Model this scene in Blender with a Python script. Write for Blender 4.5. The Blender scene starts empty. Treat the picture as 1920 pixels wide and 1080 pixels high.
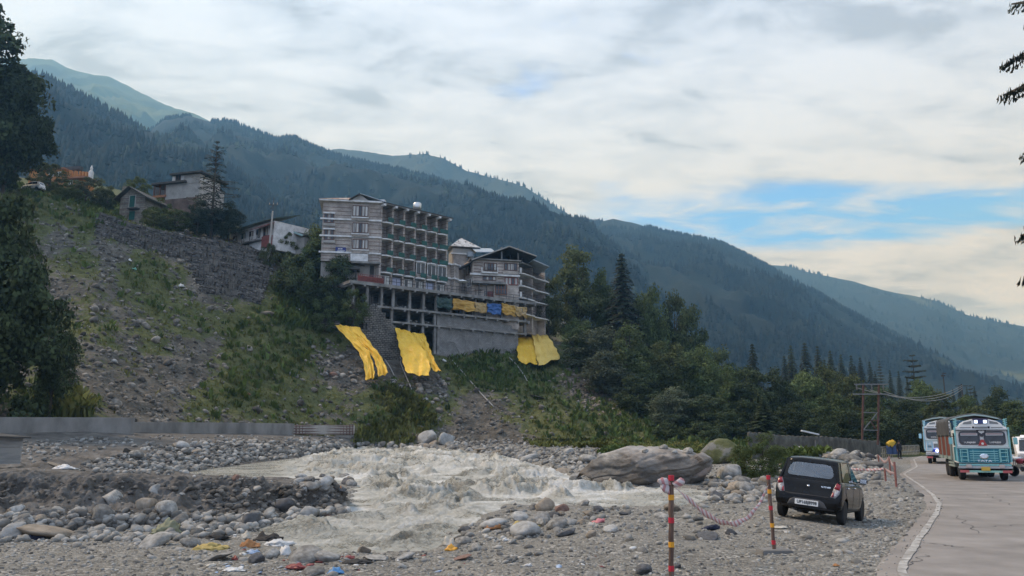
import bpy, bmesh, math, random
import numpy as np
from mathutils import Vector, Matrix, Euler
from mathutils.bvhtree import BVHTree
random.seed(7)
rng = np.random.default_rng(7)
S = bpy.context.scene
C = S.collection
R = math.radians
# ------------------------------------------------------------------ camera
CZ, FPX = 1.85, 1500.0
PITCH = math.atan(285 / 1500)
cd = bpy.data.cameras.new('camera')
cd.lens = 36 * FPX / 1920
cd.sensor_width = 36
cd.clip_start = 0.1
cd.clip_end = 20000
cam = bpy.data.objects.new('camera', cd)
cam.location = (0, 0, CZ)
cam.rotation_euler = (math.pi / 2 + PITCH, 0, 0)
C.objects.link(cam)
S.camera = cam
# ------------------------------------------------------------------ light
SUN_EL, SUN_AZ = R(50), R(-80)        # azimuth from +Y towards +X
W = bpy.data.worlds.new('World')
S.world = W
W.use_nodes = True
def build_world():
 nt = W.node_tree
 n, l = nt.nodes, nt.links
 n.clear()
 out = n.new('ShaderNodeOutputWorld')
 bg = n.new('ShaderNodeBackground')
 bg.inputs['Strength'].default_value = 0.125
 l.new(bg.outputs[0], out.inputs[0])
 sky = n.new('ShaderNodeTexSky')
 sky.sky_type = 'NISHITA'
 sky.sun_disc = False
 sky.sun_elevation = SUN_EL
 sky.sun_rotation = SUN_AZ
 sky.air_density = 1.0
 sky.dust_density = 0.6
 sky.ozone_density = 2.0
 def math_(op, a, b=None, c=None, clamp=False):
  m = n.new('ShaderNodeMath'); m.operation = op; m.use_clamp = clamp
  for i, v in enumerate((a, b, c)):
   if v is None: continue
   if isinstance(v, (int, float)): m.inputs[i].default_value = v
   else: l.new(v, m.inputs[i])
  return m.outputs[0]
 tc = n.new('ShaderNodeTexCoord')
 sep = n.new('ShaderNodeSeparateXYZ')
 l.new(tc.outputs['Generated'], sep.inputs[0])
 X, Y, Z = sep.outputs
 zz = math_('ADD', math_('MAXIMUM', Z, 0.0), 0.10)
 cx, cy = math_('DIVIDE', X, zz), math_('DIVIDE', Y, zz)
 comb = n.new('ShaderNodeCombineXYZ')
 l.new(cx, comb.inputs[0]); l.new(cy, comb.inputs[1])
 def noise(scale, detail, rough, off, dist=0.0, stretch=(1, 1, 1)):
  mp = n.new('ShaderNodeMapping')
  mp.inputs['Location'].default_value = off
  mp.inputs['Scale'].default_value = stretch
  l.new(comb.outputs[0], mp.inputs[0])
  t = n.new('ShaderNodeTexNoise')
  t.inputs['Scale'].default_value = scale
  t.inputs['Detail'].default_value = detail
  t.inputs['Roughness'].default_value = rough
  t.inputs['Distortion'].default_value = dist
  l.new(mp.outputs[0], t.inputs[0])
  return t.outputs['Fac']
 cov = noise(0.75, 6, 0.55, (3.1, 1.7, 0), 0.15)
 det = noise(4.2, 10, 0.62, (7.0, 2.0, 4.0), 0.35, (0.8, 1.3, 1))
 soft = noise(1.5, 6, 0.55, (1.0, 9.0, 2.0), 0.4, (0.8, 1.3, 1))
 wisp = noise(1.1, 7, 0.6, (4.0, 3.0, 8.0), 0.4, (0.55, 1.6, 1))
 # the cloud deck opens towards the horizon on the right: a long rift and thin veils below it
 tanel = math_('DIVIDE', Z, math_('MAXIMUM', Y, 0.05))
 tanaz = math_('DIVIDE', X, math_('MAXIMUM', Y, 0.05))
 wob = math_('MULTIPLY_ADD', wisp, 0.11, -0.055)
 e1 = math_('SUBTRACT', math_('ADD', tanel, wob), math_('MULTIPLY_ADD', tanaz, 0.015, 0.283))
 rift = math_('SUBTRACT', 1.0, math_('MULTIPLY', math_('ABSOLUTE', e1), 24.0), clamp=True)
 side = math_('MULTIPLY_ADD', tanaz, 4.2, -0.25, clamp=True)
 rift = math_('MULTIPLY', math_('MULTIPLY', rift, 2.2), side, clamp=True)
 low = math_('MULTIPLY_ADD', tanel, -9.0, 1.75, clamp=True)
 low = math_('MULTIPLY', low, math_('MULTIPLY_ADD', wisp, 3.0, -1.15, clamp=True))
 gap = math_('MULTIPLY_ADD', cov, -12.0, 4.7, clamp=True)
 front = math_('MULTIPLY', math_('GREATER_THAN', Y, 0.05), 1.0)
 thin = math_('MULTIPLY', math_('MAXIMUM', rift, math_('MULTIPLY', low, 0.9)), front)
 thin = math_('MAXIMUM', thin, math_('MULTIPLY', gap, 0.9))
 thin = math_('MULTIPLY', thin, math_('MULTIPLY_ADD', det, -3.4, 2.45, clamp=True))
 # cloud body brightness
 b = math_('ADD', math_('MULTIPLY', soft, 0.45), math_('MULTIPLY', det, 0.55))
 ramp = n.new('ShaderNodeValToRGB')
 cr = ramp.color_ramp
 cr.elements[0].position = 0.4; cr.elements[0].color = (2.35, 2.9, 4.0, 1)
 cr.elements[1].position = 0.55; cr.elements[1].color = (4.15, 5.2, 7.5, 1)
 e = cr.elements.new(0.465); e.color = (3.4, 4.3, 6.25, 1)
 l.new(b, ramp.inputs[0])
 blue = n.new('ShaderNodeMix'); blue.data_type = 'RGBA'; blue.blend_type = 'MULTIPLY'
 blue.inputs[0].default_value = 1.0
 l.new(sky.outputs[0], blue.inputs[6])
 blue.inputs[7].default_value = (0.42, 1.05, 2.5, 1)
 mix = n.new('ShaderNodeMix'); mix.data_type = 'RGBA'
 l.new(thin, mix.inputs[0])
 l.new(ramp.outputs[0], mix.inputs[6])
 l.new(blue.outputs[2], mix.inputs[7])
 l.new(mix.outputs[2], bg.inputs[0])
build_world()
sd = bpy.data.lights.new('sun', 'SUN')
sd.energy = 1.85
sd.angle = R(14)
sd.color = (1.0, 0.9, 0.77)
sun = bpy.data.objects.new('sun', sd)
sun.rotation_euler = Vector((-math.sin(SUN_AZ) * math.cos(SUN_EL), -math.cos(SUN_AZ) * math.cos(SUN_EL), -math.sin(SUN_EL))).to_track_quat('-Z', 'Y').to_euler()
C.objects.link(sun)
S.view_settings.view_transform = 'Standard'
S.view_settings.look = 'None'
S.view_settings.exposure = 0.72
S.view_settings.gamma = 1.0
S.view_settings.use_curve_mapping = False
S.cycles.max_bounces = 6
S.cycles.diffuse_bounces = 3
S.cycles.glossy_bounces = 2
S.cycles.transmission_bounces = 4
S.cycles.transparent_max_bounces = 8
S.cycles.volume_bounces = 0
S.cycles.sample_clamp_indirect = 4
# ------------------------------------------------------------------ picture rays -> places
cp_, sp_ = math.cos(PITCH), math.sin(PITCH)
def ray(x, y):
 u, v = (np.asarray(x, float) - 960) / FPX, (540 - np.asarray(y, float)) / FPX
 return u, cp_ - v * sp_, sp_ + v * cp_
def P(x, y, Y):
 u, dy, dz = ray(x, y)
 k = np.asarray(Y, float) / dy
 return np.stack([u * k, Y + 0 * k, CZ + dz * k], -1)
def PV(x, y, Y): return Vector(P(x, y, Y).tolist())
def G(x, y, z):
 u, dy, dz = ray(x, y)
 k = (z - CZ) / dz
 return np.stack([u * k, dy * k, z + 0 * k], -1)
def proj(V):
 V = np.asarray(V, float)
 d = V - np.array([0, 0, CZ])
 fw = d[..., 1] * cp_ + d[..., 2] * sp_
 up = -d[..., 1] * sp_ + d[..., 2] * cp_
 fw = np.where(fw < 0.01, 0.01, fw)
 return 960 + FPX * d[..., 0] / fw, 540 - FPX * up / fw
# ------------------------------------------------------------------ noise
def _hash(ix, iy, iz, s):
 with np.errstate(over='ignore'):
  h = ix.astype(np.uint32) * np.uint32(374761393) + iy.astype(np.uint32) * np.uint32(668265263) + iz.astype(np.uint32) * np.uint32(2246822519) + np.uint32(s * 3266489917 % 4294967296)
  h = (h ^ (h >> np.uint32(13))) * np.uint32(1274126177)
  h = (h ^ (h >> np.uint32(15))) * np.uint32(2654435761)
  h = h ^ (h >> np.uint32(16))
 return h.astype(np.float64) / 4294967295.0
def vnoise(p, s=0):
 p = np.asarray(p, float)
 i = np.floor(p).astype(np.int64)
 f = p - i
 f = f * f * f * (f * (f * 6 - 15) + 10)
 o = 0
 for dx in (0, 1):
  for dy in (0, 1):
   for dz in (0, 1):
    w = (f[..., 0] if dx else 1 - f[..., 0]) * (f[..., 1] if dy else 1 - f[..., 1]) * (f[..., 2] if dz else 1 - f[..., 2])
    o = o + w * _hash(i[..., 0] + dx, i[..., 1] + dy, i[..., 2] + dz, s)
 return o * 2 - 1
def fbm(p, octv=4, s=0, gain=0.5, lac=2.03):
 p = np.asarray(p, float)
 a, o, t = 1.0, 0, 0
 for k in range(octv):
  o = o + a * vnoise(p, s + k * 17)
  t += a
  p = p * lac + 11.3
  a *= gain
 return o / t
def sstep(a, b, x):
 t = np.clip((x - a) / (b - a), 0, 1)
 return t * t * (3 - 2 * t)
# ------------------------------------------------------------------ scene bookkeeping
def tag(o, label=None, cat=None, group=None, kind=None):
 if label: o['label'] = label
 if cat: o['category'] = cat
 if group: o['group'] = group
 if kind: o['kind'] = kind
 return o
def thing(name, label, cat, loc=(0, 0, 0), rotz=0.0, group=None):
 o = bpy.data.objects.new(name, None)
 o.empty_display_size = 0.2
 C.objects.link(o)
 o.location = loc
 o.rotation_euler = (0, 0, rotz)
 return tag(o, label, cat, group)
def link(name, me, parent=None):
 o = bpy.data.objects.new(name, me)
 C.objects.link(o)
 if parent is not None: o.parent = parent
 return o
def copy_tree(o, parent=None):
 c = o.copy()
 C.objects.link(c)
 if parent is not None: c.parent = parent
 for ch in list(o.children): copy_tree(ch, c)
 return c
def npmesh(name, V, Fc, mat=None, smooth=False, attrs=None):
 """V (n,3); Fc (m,k) array of faces with k corners, or a list of such arrays."""
 V = np.asarray(V, np.float32)
 Fl = Fc if isinstance(Fc, list) else [Fc]
 Fl = [np.asarray(f, np.int32) for f in Fl if len(f)]
 me = bpy.data.meshes.new(name)
 me.vertices.add(len(V))
 me.vertices.foreach_set('co', V.ravel())
 loops = np.concatenate([f.ravel() for f in Fl])
 tot = np.concatenate([np.full(len(f), f.shape[1], np.int32) for f in Fl])
 start = np.concatenate([[0], np.cumsum(tot)[:-1]]).astype(np.int32)
 me.loops.add(len(loops))
 me.loops.foreach_set('vertex_index', loops)
 me.polygons.add(len(tot))
 me.polygons.foreach_set('loop_start', start)
 me.polygons.foreach_set('loop_total', tot)
 if smooth: me.polygons.foreach_set('use_smooth', np.ones(len(tot), bool))
 for k, a in (attrs or {}).items():
  at = me.attributes.new(k, 'FLOAT', 'POINT')
  at.data.foreach_set('value', np.asarray(a, np.float32))
 if mat: me.materials.append(mat)
 me.update(calc_edges=True)
 me.validate()
 return me
class MB:
 def __init__(s, M=None):
  s.v, s.f, s.M = [], [], M
 def add(s, vs, fs, M=None):
  b = len(s.v)
  for p in vs:
   p = Vector(p)
   if M is not None: p = M @ p
   if s.M is not None: p = s.M @ p
   s.v.append(tuple(p))
  for f in fs: s.f.append(tuple(i + b for i in f))
  return s
 def bx(s, x0, x1, y0, y1, z0, z1, M=None):
  vs = [(x, y, z) for z in (z0, z1) for y in (y0, y1) for x in (x0, x1)]
  return s.add(vs, [(0, 2, 3, 1), (4, 5, 7, 6), (0, 1, 5, 4), (2, 6, 7, 3), (0, 4, 6, 2), (1, 3, 7, 5)], M)
 def tube(s, pts, r, n=6, cap=True, M=None):
  pts = [Vector(p) for p in pts]
  k = len(pts)
  rr = r if isinstance(r, (list, tuple)) else [r] * k
  vs, fs = [], []
  prev = None
  for i, p in enumerate(pts):
   d = (pts[min(i + 1, k - 1)] - pts[max(i - 1, 0)])
   d = d.normalized() if d.length > 1e-9 else Vector((0, 0, 1))
   a = Vector((0, 0, 1)) if abs(d.z) < 0.9 else Vector((1, 0, 0))
   if prev is not None: a = prev
   u = (a - d * a.dot(d)).normalized()
   prev = u
   w = d.cross(u)
   for j in range(n):
    t = 2 * math.pi * j / n
    vs.append(p + (u * math.cos(t) + w * math.sin(t)) * rr[i])
  for i in range(k - 1):
   for j in range(n):
    a, b = i * n + j, i * n + (j + 1) % n
    fs.append((a, b, b + n, a + n))
  if cap:
   fs.append(tuple(range(n - 1, -1, -1)))
   fs.append(tuple((k - 1) * n + j for j in range(n)))
  return s.add(vs, fs, M)
 def beam(s, a, b, w, h):
  """rectangular bar from a to b, w across, h up"""
  a, b = Vector(a), Vector(b)
  d = (b - a).normalized()
  up = Vector((0, 0, 1)) if abs(d.z) < 0.95 else Vector((0, 1, 0))
  u = d.cross(up).normalized(); w2 = u.cross(d)
  vs = [p + u * (w / 2 * i) + w2 * (h / 2 * j) for p in (a, b) for i, j in ((-1, -1), (1, -1), (1, 1), (-1, 1))]
  return s.add(vs, [(3, 2, 1, 0), (4, 5, 6, 7), (0, 1, 5, 4), (1, 2, 6, 5), (2, 3, 7, 6), (3, 0, 4, 7)])
 def prism(s, poly, ext, M=None):
  """poly: list of 3D points, ext: extrusion vector"""
  k = len(poly)
  e = Vector(ext)
  vs = [Vector(p) for p in poly] + [Vector(p) + e for p in poly]
  fs = [tuple(range(k - 1, -1, -1)), tuple(range(k, 2 * k))] + [(i, (i + 1) % k, (i + 1) % k + k, i + k) for i in range(k)]
  return s.add(vs, fs, M)
 def lathe(s, prof, n=16, M=None):
  """prof [(r, z)]"""
  vs, fs = [], []
  for r, z in prof:
   for j in range(n):
    t = 2 * math.pi * j / n
    vs.append((r * math.cos(t), r * math.sin(t), z))
  for i in range(len(prof) - 1):
   for j in range(n):
    a, b = i * n + j, i * n + (j + 1) % n
    fs.append((a, b, b + n, a + n))
  fs.append(tuple(range(n - 1, -1, -1)))
  fs.append(tuple((len(prof) - 1) * n + j for j in range(n)))
  return s.add(vs, fs, M)
 def mesh(s, name, mat, smooth=False, bevel=0.0, seg=2, recalc=True):
  me = bpy.data.meshes.new(name)
  me.from_pydata(s.v, [], s.f)
  if recalc or bevel:
   bm = bmesh.new(); bm.from_mesh(me)
   bmesh.ops.recalc_face_normals(bm, faces=bm.faces)
   if bevel:
    es = [e for e in bm.edges if e.is_manifold and e.calc_face_angle(0) > 0.5]
    bmesh.ops.bevel(bm, geom=es, offset=bevel, segments=seg, affect='EDGES', clamp_overlap=True)
   bm.to_mesh(me); bm.free()
  if smooth:
   me.polygons.foreach_set('use_smooth', [True] * len(me.polygons))
   if smooth != 'all':
    bm = bmesh.new(); bm.from_mesh(me)
    for e in bm.edges:
     if len(e.link_faces) == 2 and e.calc_face_angle(0) > 0.6: e.smooth = False
    bm.to_mesh(me); bm.free()
  if mat: me.materials.append(mat)
  return me
 def build(s, name, mat, parent=None, smooth=False, bevel=0.0, seg=2, local=False):
  """world-space shapes; under a parent they are re-based on its (unrotated) location unless local"""
  if parent is not None and not local:
   o = parent
   off = Vector((0, 0, 0))
   while o is not None:
    off += Vector(o.location); o = o.parent
   s.v = [tuple(Vector(p) - off) for p in s.v]
  return link(name, s.mesh(name, mat, smooth, bevel, seg), parent)
# ------------------------------------------------------------------ materials
MATS = {}
def mat(name, cols, scale=4.0, rough=0.85, bump=0.0, bscale=None, metal=0.0, coord='OBJ', detail=6, tint=0.0, rnd=0.0, spec=0.3, stretch=(1, 1, 1), nrough=0.6, bdist=0.03, trans=0.0, emit=None, coat=0.0):
 """cols: one colour or [(pos, colour), ...] spread by a noise"""
 if name in MATS: return MATS[name]
 m = bpy.data.materials.new(name)
 m.use_nodes = True
 nt = m.node_tree; n, l = nt.nodes, nt.links
 b = n['Principled BSDF']
 b.inputs['Roughness'].default_value = rough
 b.inputs['Metallic'].default_value = metal
 b.inputs['Specular IOR Level'].default_value = spec
 b.inputs['Coat Weight'].default_value = coat
 if isinstance(cols[0], (int, float)): cols = [(0.0, cols)]
 tc = n.new('ShaderNodeTexCoord')
 geo = n.new('ShaderNodeNewGeometry')
 src = tc.outputs['Object'] if coord == 'OBJ' else geo.outputs['Position']
 mp = n.new('ShaderNodeMapping')
 mp.inputs['Scale'].default_value = stretch
 l.new(src, mp.inputs[0])
 vec = mp.outputs[0]
 if rnd:
  oi = n.new('ShaderNodeObjectInfo')
  va = n.new('ShaderNodeVectorMath'); va.operation = 'MULTIPLY_ADD'
  l.new(oi.outputs['Random'], va.inputs[0]); va.inputs[1].default_value = (37, 51, 23); l.new(vec, va.inputs[2])
  vec = va.outputs[0]
 colout = None
 if len(cols) > 1:
  t = n.new('ShaderNodeTexNoise')
  t.inputs['Scale'].default_value = scale
  t.inputs['Detail'].default_value = detail
  t.inputs['Roughness'].default_value = nrough
  l.new(vec, t.inputs[0])
  r = n.new('ShaderNodeValToRGB')
  el = r.color_ramp.elements
  el[0].position, el[0].color = cols[0][0], (*cols[0][1], 1)
  el[1].position, el[1].color = cols[-1][0], (*cols[-1][1], 1)
  for p_, c_ in cols[1:-1]:
   e = el.new(p_); e.color = (*c_, 1)
  l.new(t.outputs['Fac'], r.inputs[0])
  colout = r.outputs[0]
 else:
  rgb = n.new('ShaderNodeRGB'); rgb.outputs[0].default_value = (*cols[0][1], 1)
  colout = rgb.outputs[0]
 def scale_by(colout, fac, amt):
  ma = n.new('ShaderNodeMath'); ma.operation = 'MULTIPLY_ADD'
  l.new(fac, ma.inputs[0]); ma.inputs[1].default_value = 2 * amt; ma.inputs[2].default_value = 1 - amt
  vm = n.new('ShaderNodeVectorMath'); vm.operation = 'SCALE'
  l.new(colout, vm.inputs[0]); l.new(ma.outputs[0], vm.inputs['Scale'])
  return vm.outputs[0]
 if tint:
  at = n.new('ShaderNodeAttribute'); at.attribute_name = 'tint'
  colout = scale_by(colout, at.outputs['Fac'], tint)
 if rnd:
  colout = scale_by(colout, oi.outputs['Random'], rnd)
 l.new(colout, b.inputs['Base Color'])
 if bump:
  t2 = n.new('ShaderNodeTexNoise')
  t2.inputs['Scale'].default_value = bscale or scale * 2
  t2.inputs['Detail'].default_value = 8
  t2.inputs['Roughness'].default_value = 0.65
  l.new(vec, t2.inputs[0])
  bp = n.new('ShaderNodeBump')
  bp.inputs['Strength'].default_value = bump
  bp.inputs['Distance'].default_value = bdist
  l.new(t2.outputs['Fac'], bp.inputs['Height'])
  l.new(bp.outputs[0], b.inputs['Normal'])
 if trans:
  tr = n.new('ShaderNodeBsdfTranslucent')
  l.new(colout, tr.inputs[0])
  mx = n.new('ShaderNodeMixShader'); mx.inputs[0].default_value = trans
  l.new(b.outputs[0], mx.inputs[1]); l.new(tr.outputs[0], mx.inputs[2])
  l.new(mx.outputs[0], n['Material Output'].inputs[0])
 if emit:
  b.inputs['Emission Color'].default_value = (*emit[0], 1)
  b.inputs['Emission Strength'].default_value = emit[1]
 MATS[name] = m
 return m
# ------------------------------------------------------------------ the land
def zriv(Y): return np.interp(Y, [0, 18, 25, 35, 50, 66, 90, 112, 150], [-0.8, -0.66, -0.46, -0.2, 0.12, 0.36, 0.66, 0.92, 1.3])
def onriver(pts):
 o = []
 for x, y in pts:
  z = 0.0
  for _ in range(30):
   g = G(x, y, z); z = 0.5 * z + 0.5 * float(zriv(g[1]))
  o.append(G(x, y, z)[:2])
 return np.array(o)
SHORE = onriver([(470, 985), (520, 1012), (560, 1030), (620, 1041), (700, 1037), (780, 1031), (830, 1013), (880, 979), (950, 946), (1050, 949),
     (1200, 953), (1290, 946), (1335, 936), (1330, 917), (1250, 911), (1090, 911), (1075, 893), (1010, 871), (950, 856), (830, 843),
     (670, 839), (560, 857), (450, 871), (330, 888), (240, 888), (420, 893), (640, 892), (662, 905), (652, 964), (560, 972)])
def polydist(X, Y, poly):
 """signed distance, negative inside"""
 X, Y = np.asarray(X, float), np.asarray(Y, float)
 d = np.full(X.shape, 1e9); inside = np.zeros(X.shape, bool)
 n = len(poly)
 for i in range(n):
  x0, y0 = poly[i]; x1, y1 = poly[(i + 1) % n]
  ex, ey = x1 - x0, y1 - y0
  t = np.clip(((X - x0) * ex + (Y - y0) * ey) / (ex * ex + ey * ey + 1e-12), 0, 1)
  d = np.minimum(d, np.hypot(X - x0 - t * ex, Y - y0 - t * ey))
  c = ((y0 > Y) != (y1 > Y)) & (X < ex * (Y - y0) / (ey + 1e-12) + x0)
  inside ^= c
 return np.where(inside, -d, d)
# left edge of the asphalt (inside of the white line), pixel -> ground
_le = [G(x, y, 0.0)[:2] for x, y in [(1672, 1078), (1703, 1030), (1728, 995), (1751, 963), (1757, 944), (1744, 924), (1719, 903), (1692, 886)]]
ROADL = np.array([(3.1, -12), (3.5, -4), (4.2, 4)] + [tuple(p) for p in _le] + [(28.6, 58), (38.5, 78.5), (50, 99), (64, 122), (85, 155), (120, 215)])
def smooth_line(p, n=520):
 s = np.concatenate([[0], np.cumsum(np.hypot(*np.diff(p, axis=0).T))])
 t = np.linspace(0, s[-1], n)
 q = np.stack([np.interp(t, s, p[:, 0]), np.interp(t, s, p[:, 1])], 1)
 for _ in range(3):
  q[1:-1] = 0.25 * q[:-2] + 0.5 * q[1:-1] + 0.25 * q[2:]
 return q
ROADL = smooth_line(ROADL)
_t = np.gradient(ROADL, axis=0); _t /= np.linalg.norm(_t, axis=1)[:, None]
ROADN = np.stack([_t[:, 1], -_t[:, 0]], 1)          # to the right
ROADW = 9.5
def zroad(Y): return np.interp(Y, [-20, 22, 40, 62, 90, 140, 220], [0, 0, -0.13, 0.0, 0.05, 0.3, 0.6])
ROADR = ROADL + ROADN * ROADW
ROADPOLY = np.concatenate([ROADL, ROADR[::-1]])
# where the car stands: ground tilts a little towards its front right
CAR_HEAD = R(32)                                     # clockwise from +Y
CAR_POS = np.array([*G(1524, 976, 0.0)[:2]])
_ch = np.array([math.sin(CAR_HEAD), math.cos(CAR_HEAD)])
CAR_POS = CAR_POS + _ch * 1.0
CAR_PITCH, CAR_ROLL, CAR_Z = R(2.6), R(6.0), -0.03
def carplane(X, Y):
 dx, dy = X - CAR_POS[0], Y - CAR_POS[1]
 f = dx * _ch[0] + dy * _ch[1]
 s = dx * _ch[1] - dy * _ch[0]
 return CAR_Z - f * math.tan(CAR_PITCH) - s * math.tan(CAR_ROLL), np.hypot(f / 2.4, s / 1.4)
def ground_base(X, Y):
 u = X / np.maximum(Y, 1)
 b = np.zeros_like(X)
 far = np.interp(Y, [40, 100, 140], [0, 1.25, 1.6]) * (1 - sstep(0.26, 0.42, u))
 b = b + far
 left = np.interp(Y, [10.5, 13, 16, 18, 60], [0, -0.06, -0.32, -0.52, -0.5])
 b = b * sstep(-0.36, -0.12, u) + left * (1 - sstep(-0.36, -0.12, u))
 for (x, y, Y0, sx, sy, h) in [(1590, 862, 52, 4.2, 7, 1.0), (1500, 862, 48, 3, 5, 0.55), (1410, 905, 30, 2.4, 4, 0.35), (1010, 980, 17.5, 1.0, 1.2, 0.22), (1120, 845, 62, 5, 7, 0.9), (1010, 850, 74, 4, 6, 0.6), (1170, 970, None, 3.6, 4.2, -0.26), (700, 1050, None, 2.5, 2.0, -0.08)]:
  c = G(x, y, 0) if Y0 is None else P(x, y, Y0)
  b = b + h * np.exp(-((X - c[0]) / sx) ** 2 - ((Y - c[1]) / sy) ** 2)
 return b
def ground_z(X, Y, fine=True):
 d = polydist(X, Y, SHORE) + 0.5 * fbm(np.stack([X, Y, 0 * X], -1) * 0.9, 3, 19)
 zw = zriv(Y)
 base = ground_base(X, Y)
 slope = 0.62 * (CZ - zw) / np.maximum(Y, 8)
 z = np.where(d > 0, np.minimum(base, zw + 0.04 + slope * d), zw - 0.05 - 0.55 * np.minimum(-d, 1.4))
 z = np.where((d > 0) & (Y > 40), np.minimum(base, zw + 0.05 + 0.25 * d), z)
 rd = polydist(X, Y, ROADPOLY)
 amp = sstep(0.1, 2.2, rd)
 p = np.stack([X, Y, 0 * X], -1)
 n = 0.10 * fbm(p * 0.45, 3, 3) + 0.05 * fbm(p * 1.6, 4, 9)
 if fine: n = n + 0.034 * fbm(p * 5.5, 4, 21) * np.clip(1.6 - Y / 30, 0.2, 1)
 cz, cr = carplane(X, Y)
 cw = 1 - sstep(0.75, 1.7, cr)
 z = (z + n * (0.25 + 0.75 * amp)) * (1 - cw) + (cz + 0.2 * n) * cw
 k = 1 - sstep(0.0, 1.5, rd)
 z = z * (1 - k) + (zroad(Y) - 0.035 + 0.10 * n) * k
 return z
TERR = []            # (V, F) collected for placing things on the land
def grid_faces(nr, nc):
 i = np.arange(nr - 1)[:, None] * nc + np.arange(nc - 1)[None, :]
 return np.stack([i, i + 1, i + nc + 1, i + nc], -1).reshape(-1, 4)
def grid_mesh(name, V, mat_, attrs=None, smooth=True, kind='structure', keep=True, label=None):
 nr, nc = V.shape[:2]
 Fq = grid_faces(nr, nc)
 me = npmesh(name, V.reshape(-1, 3), Fq, mat_, smooth, attrs)
 o = link(name, me)
 if kind: tag(o, label, None, None, kind)
 if keep: TERR.append((V.reshape(-1, 3), Fq))
 return o
def ground_material():
 m = bpy.data.materials.new('gravel_ground'); m.use_nodes = True
 nt = m.node_tree; n, l = nt.nodes, nt.links
 b = n['Principled BSDF']; b.inputs['Roughness'].default_value = 0.9; b.inputs['Specular IOR Level'].default_value = 0.25
 geo = n.new('ShaderNodeNewGeometry')
 def vor(scale, feat='F1'):
  v = n.new('ShaderNodeTexVoronoi'); v.inputs['Scale'].default_value = scale; v.feature = feat
  v.inputs['Randomness'].default_value = 1.0
  l.new(geo.outputs['Position'], v.inputs['Vector']); return v
 def noi(scale, det=6):
  t = n.new('ShaderNodeTexNoise'); t.inputs['Scale'].default_value = scale; t.inputs['Detail'].default_value = det
  t.inputs['Roughness'].default_value = 0.65
  l.new(geo.outputs['Position'], t.inputs[0]); return t
 def ramp(src, els):
  r = n.new('ShaderNodeValToRGB'); e = r.color_ramp.elements
  e[0].position, e[0].color = els[0][0], (*els[0][1], 1); e[1].position, e[1].color = els[-1][0], (*els[-1][1], 1)
  for p_, c_ in els[1:-1]: q = e.new(p_); q.color = (*c_, 1)
  l.new(src, r.inputs[0]); return r.outputs[0]
 def mixc(f, a, b_, mode='MIX'):
  x = n.new('ShaderNodeMix'); x.data_type = 'RGBA'; x.blend_type = mode
  if isinstance(f, float): x.inputs[0].default_value = f
  else: l.new(f, x.inputs[0])
  l.new(a, x.inputs[6]); l.new(b_, x.inputs[7]); return x.outputs[2]
 mud = ramp(noi(0.55, 8).outputs['Fac'], [(0.34, (0.1, 0.093, 0.078)), (0.5, (0.225, 0.21, 0.178)), (0.66, (0.32, 0.3, 0.258))])
 peb = vor(17)
 sc = n.new('ShaderNodeSeparateColor'); l.new(peb.outputs['Color'], sc.inputs[0])
 pcol = ramp(sc.outputs[0], [(0.0, (0.06, 0.058, 0.052)), (0.45, (0.2, 0.19, 0.165)), (0.8, (0.32, 0.305, 0.27)), (1.0, (0.5, 0.475, 0.425))])
 peb2 = vor(48)
 sc2 = n.new('ShaderNodeSeparateColor'); l.new(peb2.outputs['Color'], sc2.inputs[0])
 pcol2 = ramp(sc2.outputs[1], [(0.0, (0.08, 0.075, 0.065)), (0.6, (0.22, 0.208, 0.18)), (1.0, (0.42, 0.4, 0.355))])
 msk = ramp(noi(1.9, 5).outputs['Fac'], [(0.42, (0, 0, 0)), (0.58, (1, 1, 1))])
 msk2 = ramp(noi(0.9, 5).outputs['Fac'], [(0.35, (0.15, 0.15, 0.15)), (0.6, (0.85, 0.85, 0.85))])
 c = mixc(msk2, mud, pcol2)
 c = mixc(msk, c, pcol)
 l.new(c, b.inputs['Base Color'])
 h = n.new('ShaderNodeMath'); h.operation = 'MULTIPLY_ADD'
 l.new(peb.outputs['Distance'], h.inputs[0]); h.inputs[1].default_value = -0.9
 l.new(noi(30, 4).outputs['Fac'], h.inputs[2])
 bp = n.new('ShaderNodeBump'); bp.inputs['Strength'].default_value = 1.0; bp.inputs['Distance'].default_value = 0.05
 l.new(h.outputs[0], bp.inputs['Height']); l.new(bp.outputs[0], b.inputs['Normal'])
 return m
GM = ground_material()
def build_ground():
 rows = np.concatenate([np.linspace(2.5, 9.5, 18)[:-1], 9.5 * (140 / 9.5) ** np.linspace(0, 1, 250)])
 u = np.linspace(-0.95, 0.95, 400)
 Y, U = np.meshgrid(rows, u, indexing='ij')
 X = U * Y
 V = np.stack([X, Y, ground_z(X, Y)], -1)
 grid_mesh('gravel_ground', V, GM)
 # the valley floor carries on to the horizon, below everything
 xs = np.linspace(-4500, 4500, 40); ys = np.linspace(-300, 4300, 40)
 yy, xx = np.meshgrid(ys, xs, indexing='ij')
 zz = -6 + 2 * fbm(np.stack([xx, yy, 0 * xx], -1) * 0.002, 3, 5)
 grid_mesh('valley_floor', np.stack([xx, yy, zz], -1), mat('valley_green', [(0.3, (0.03, 0.04, 0.02)), (0.7, (0.07, 0.085, 0.04))], 0.01, coord='W'), keep=False)
build_ground()
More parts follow.
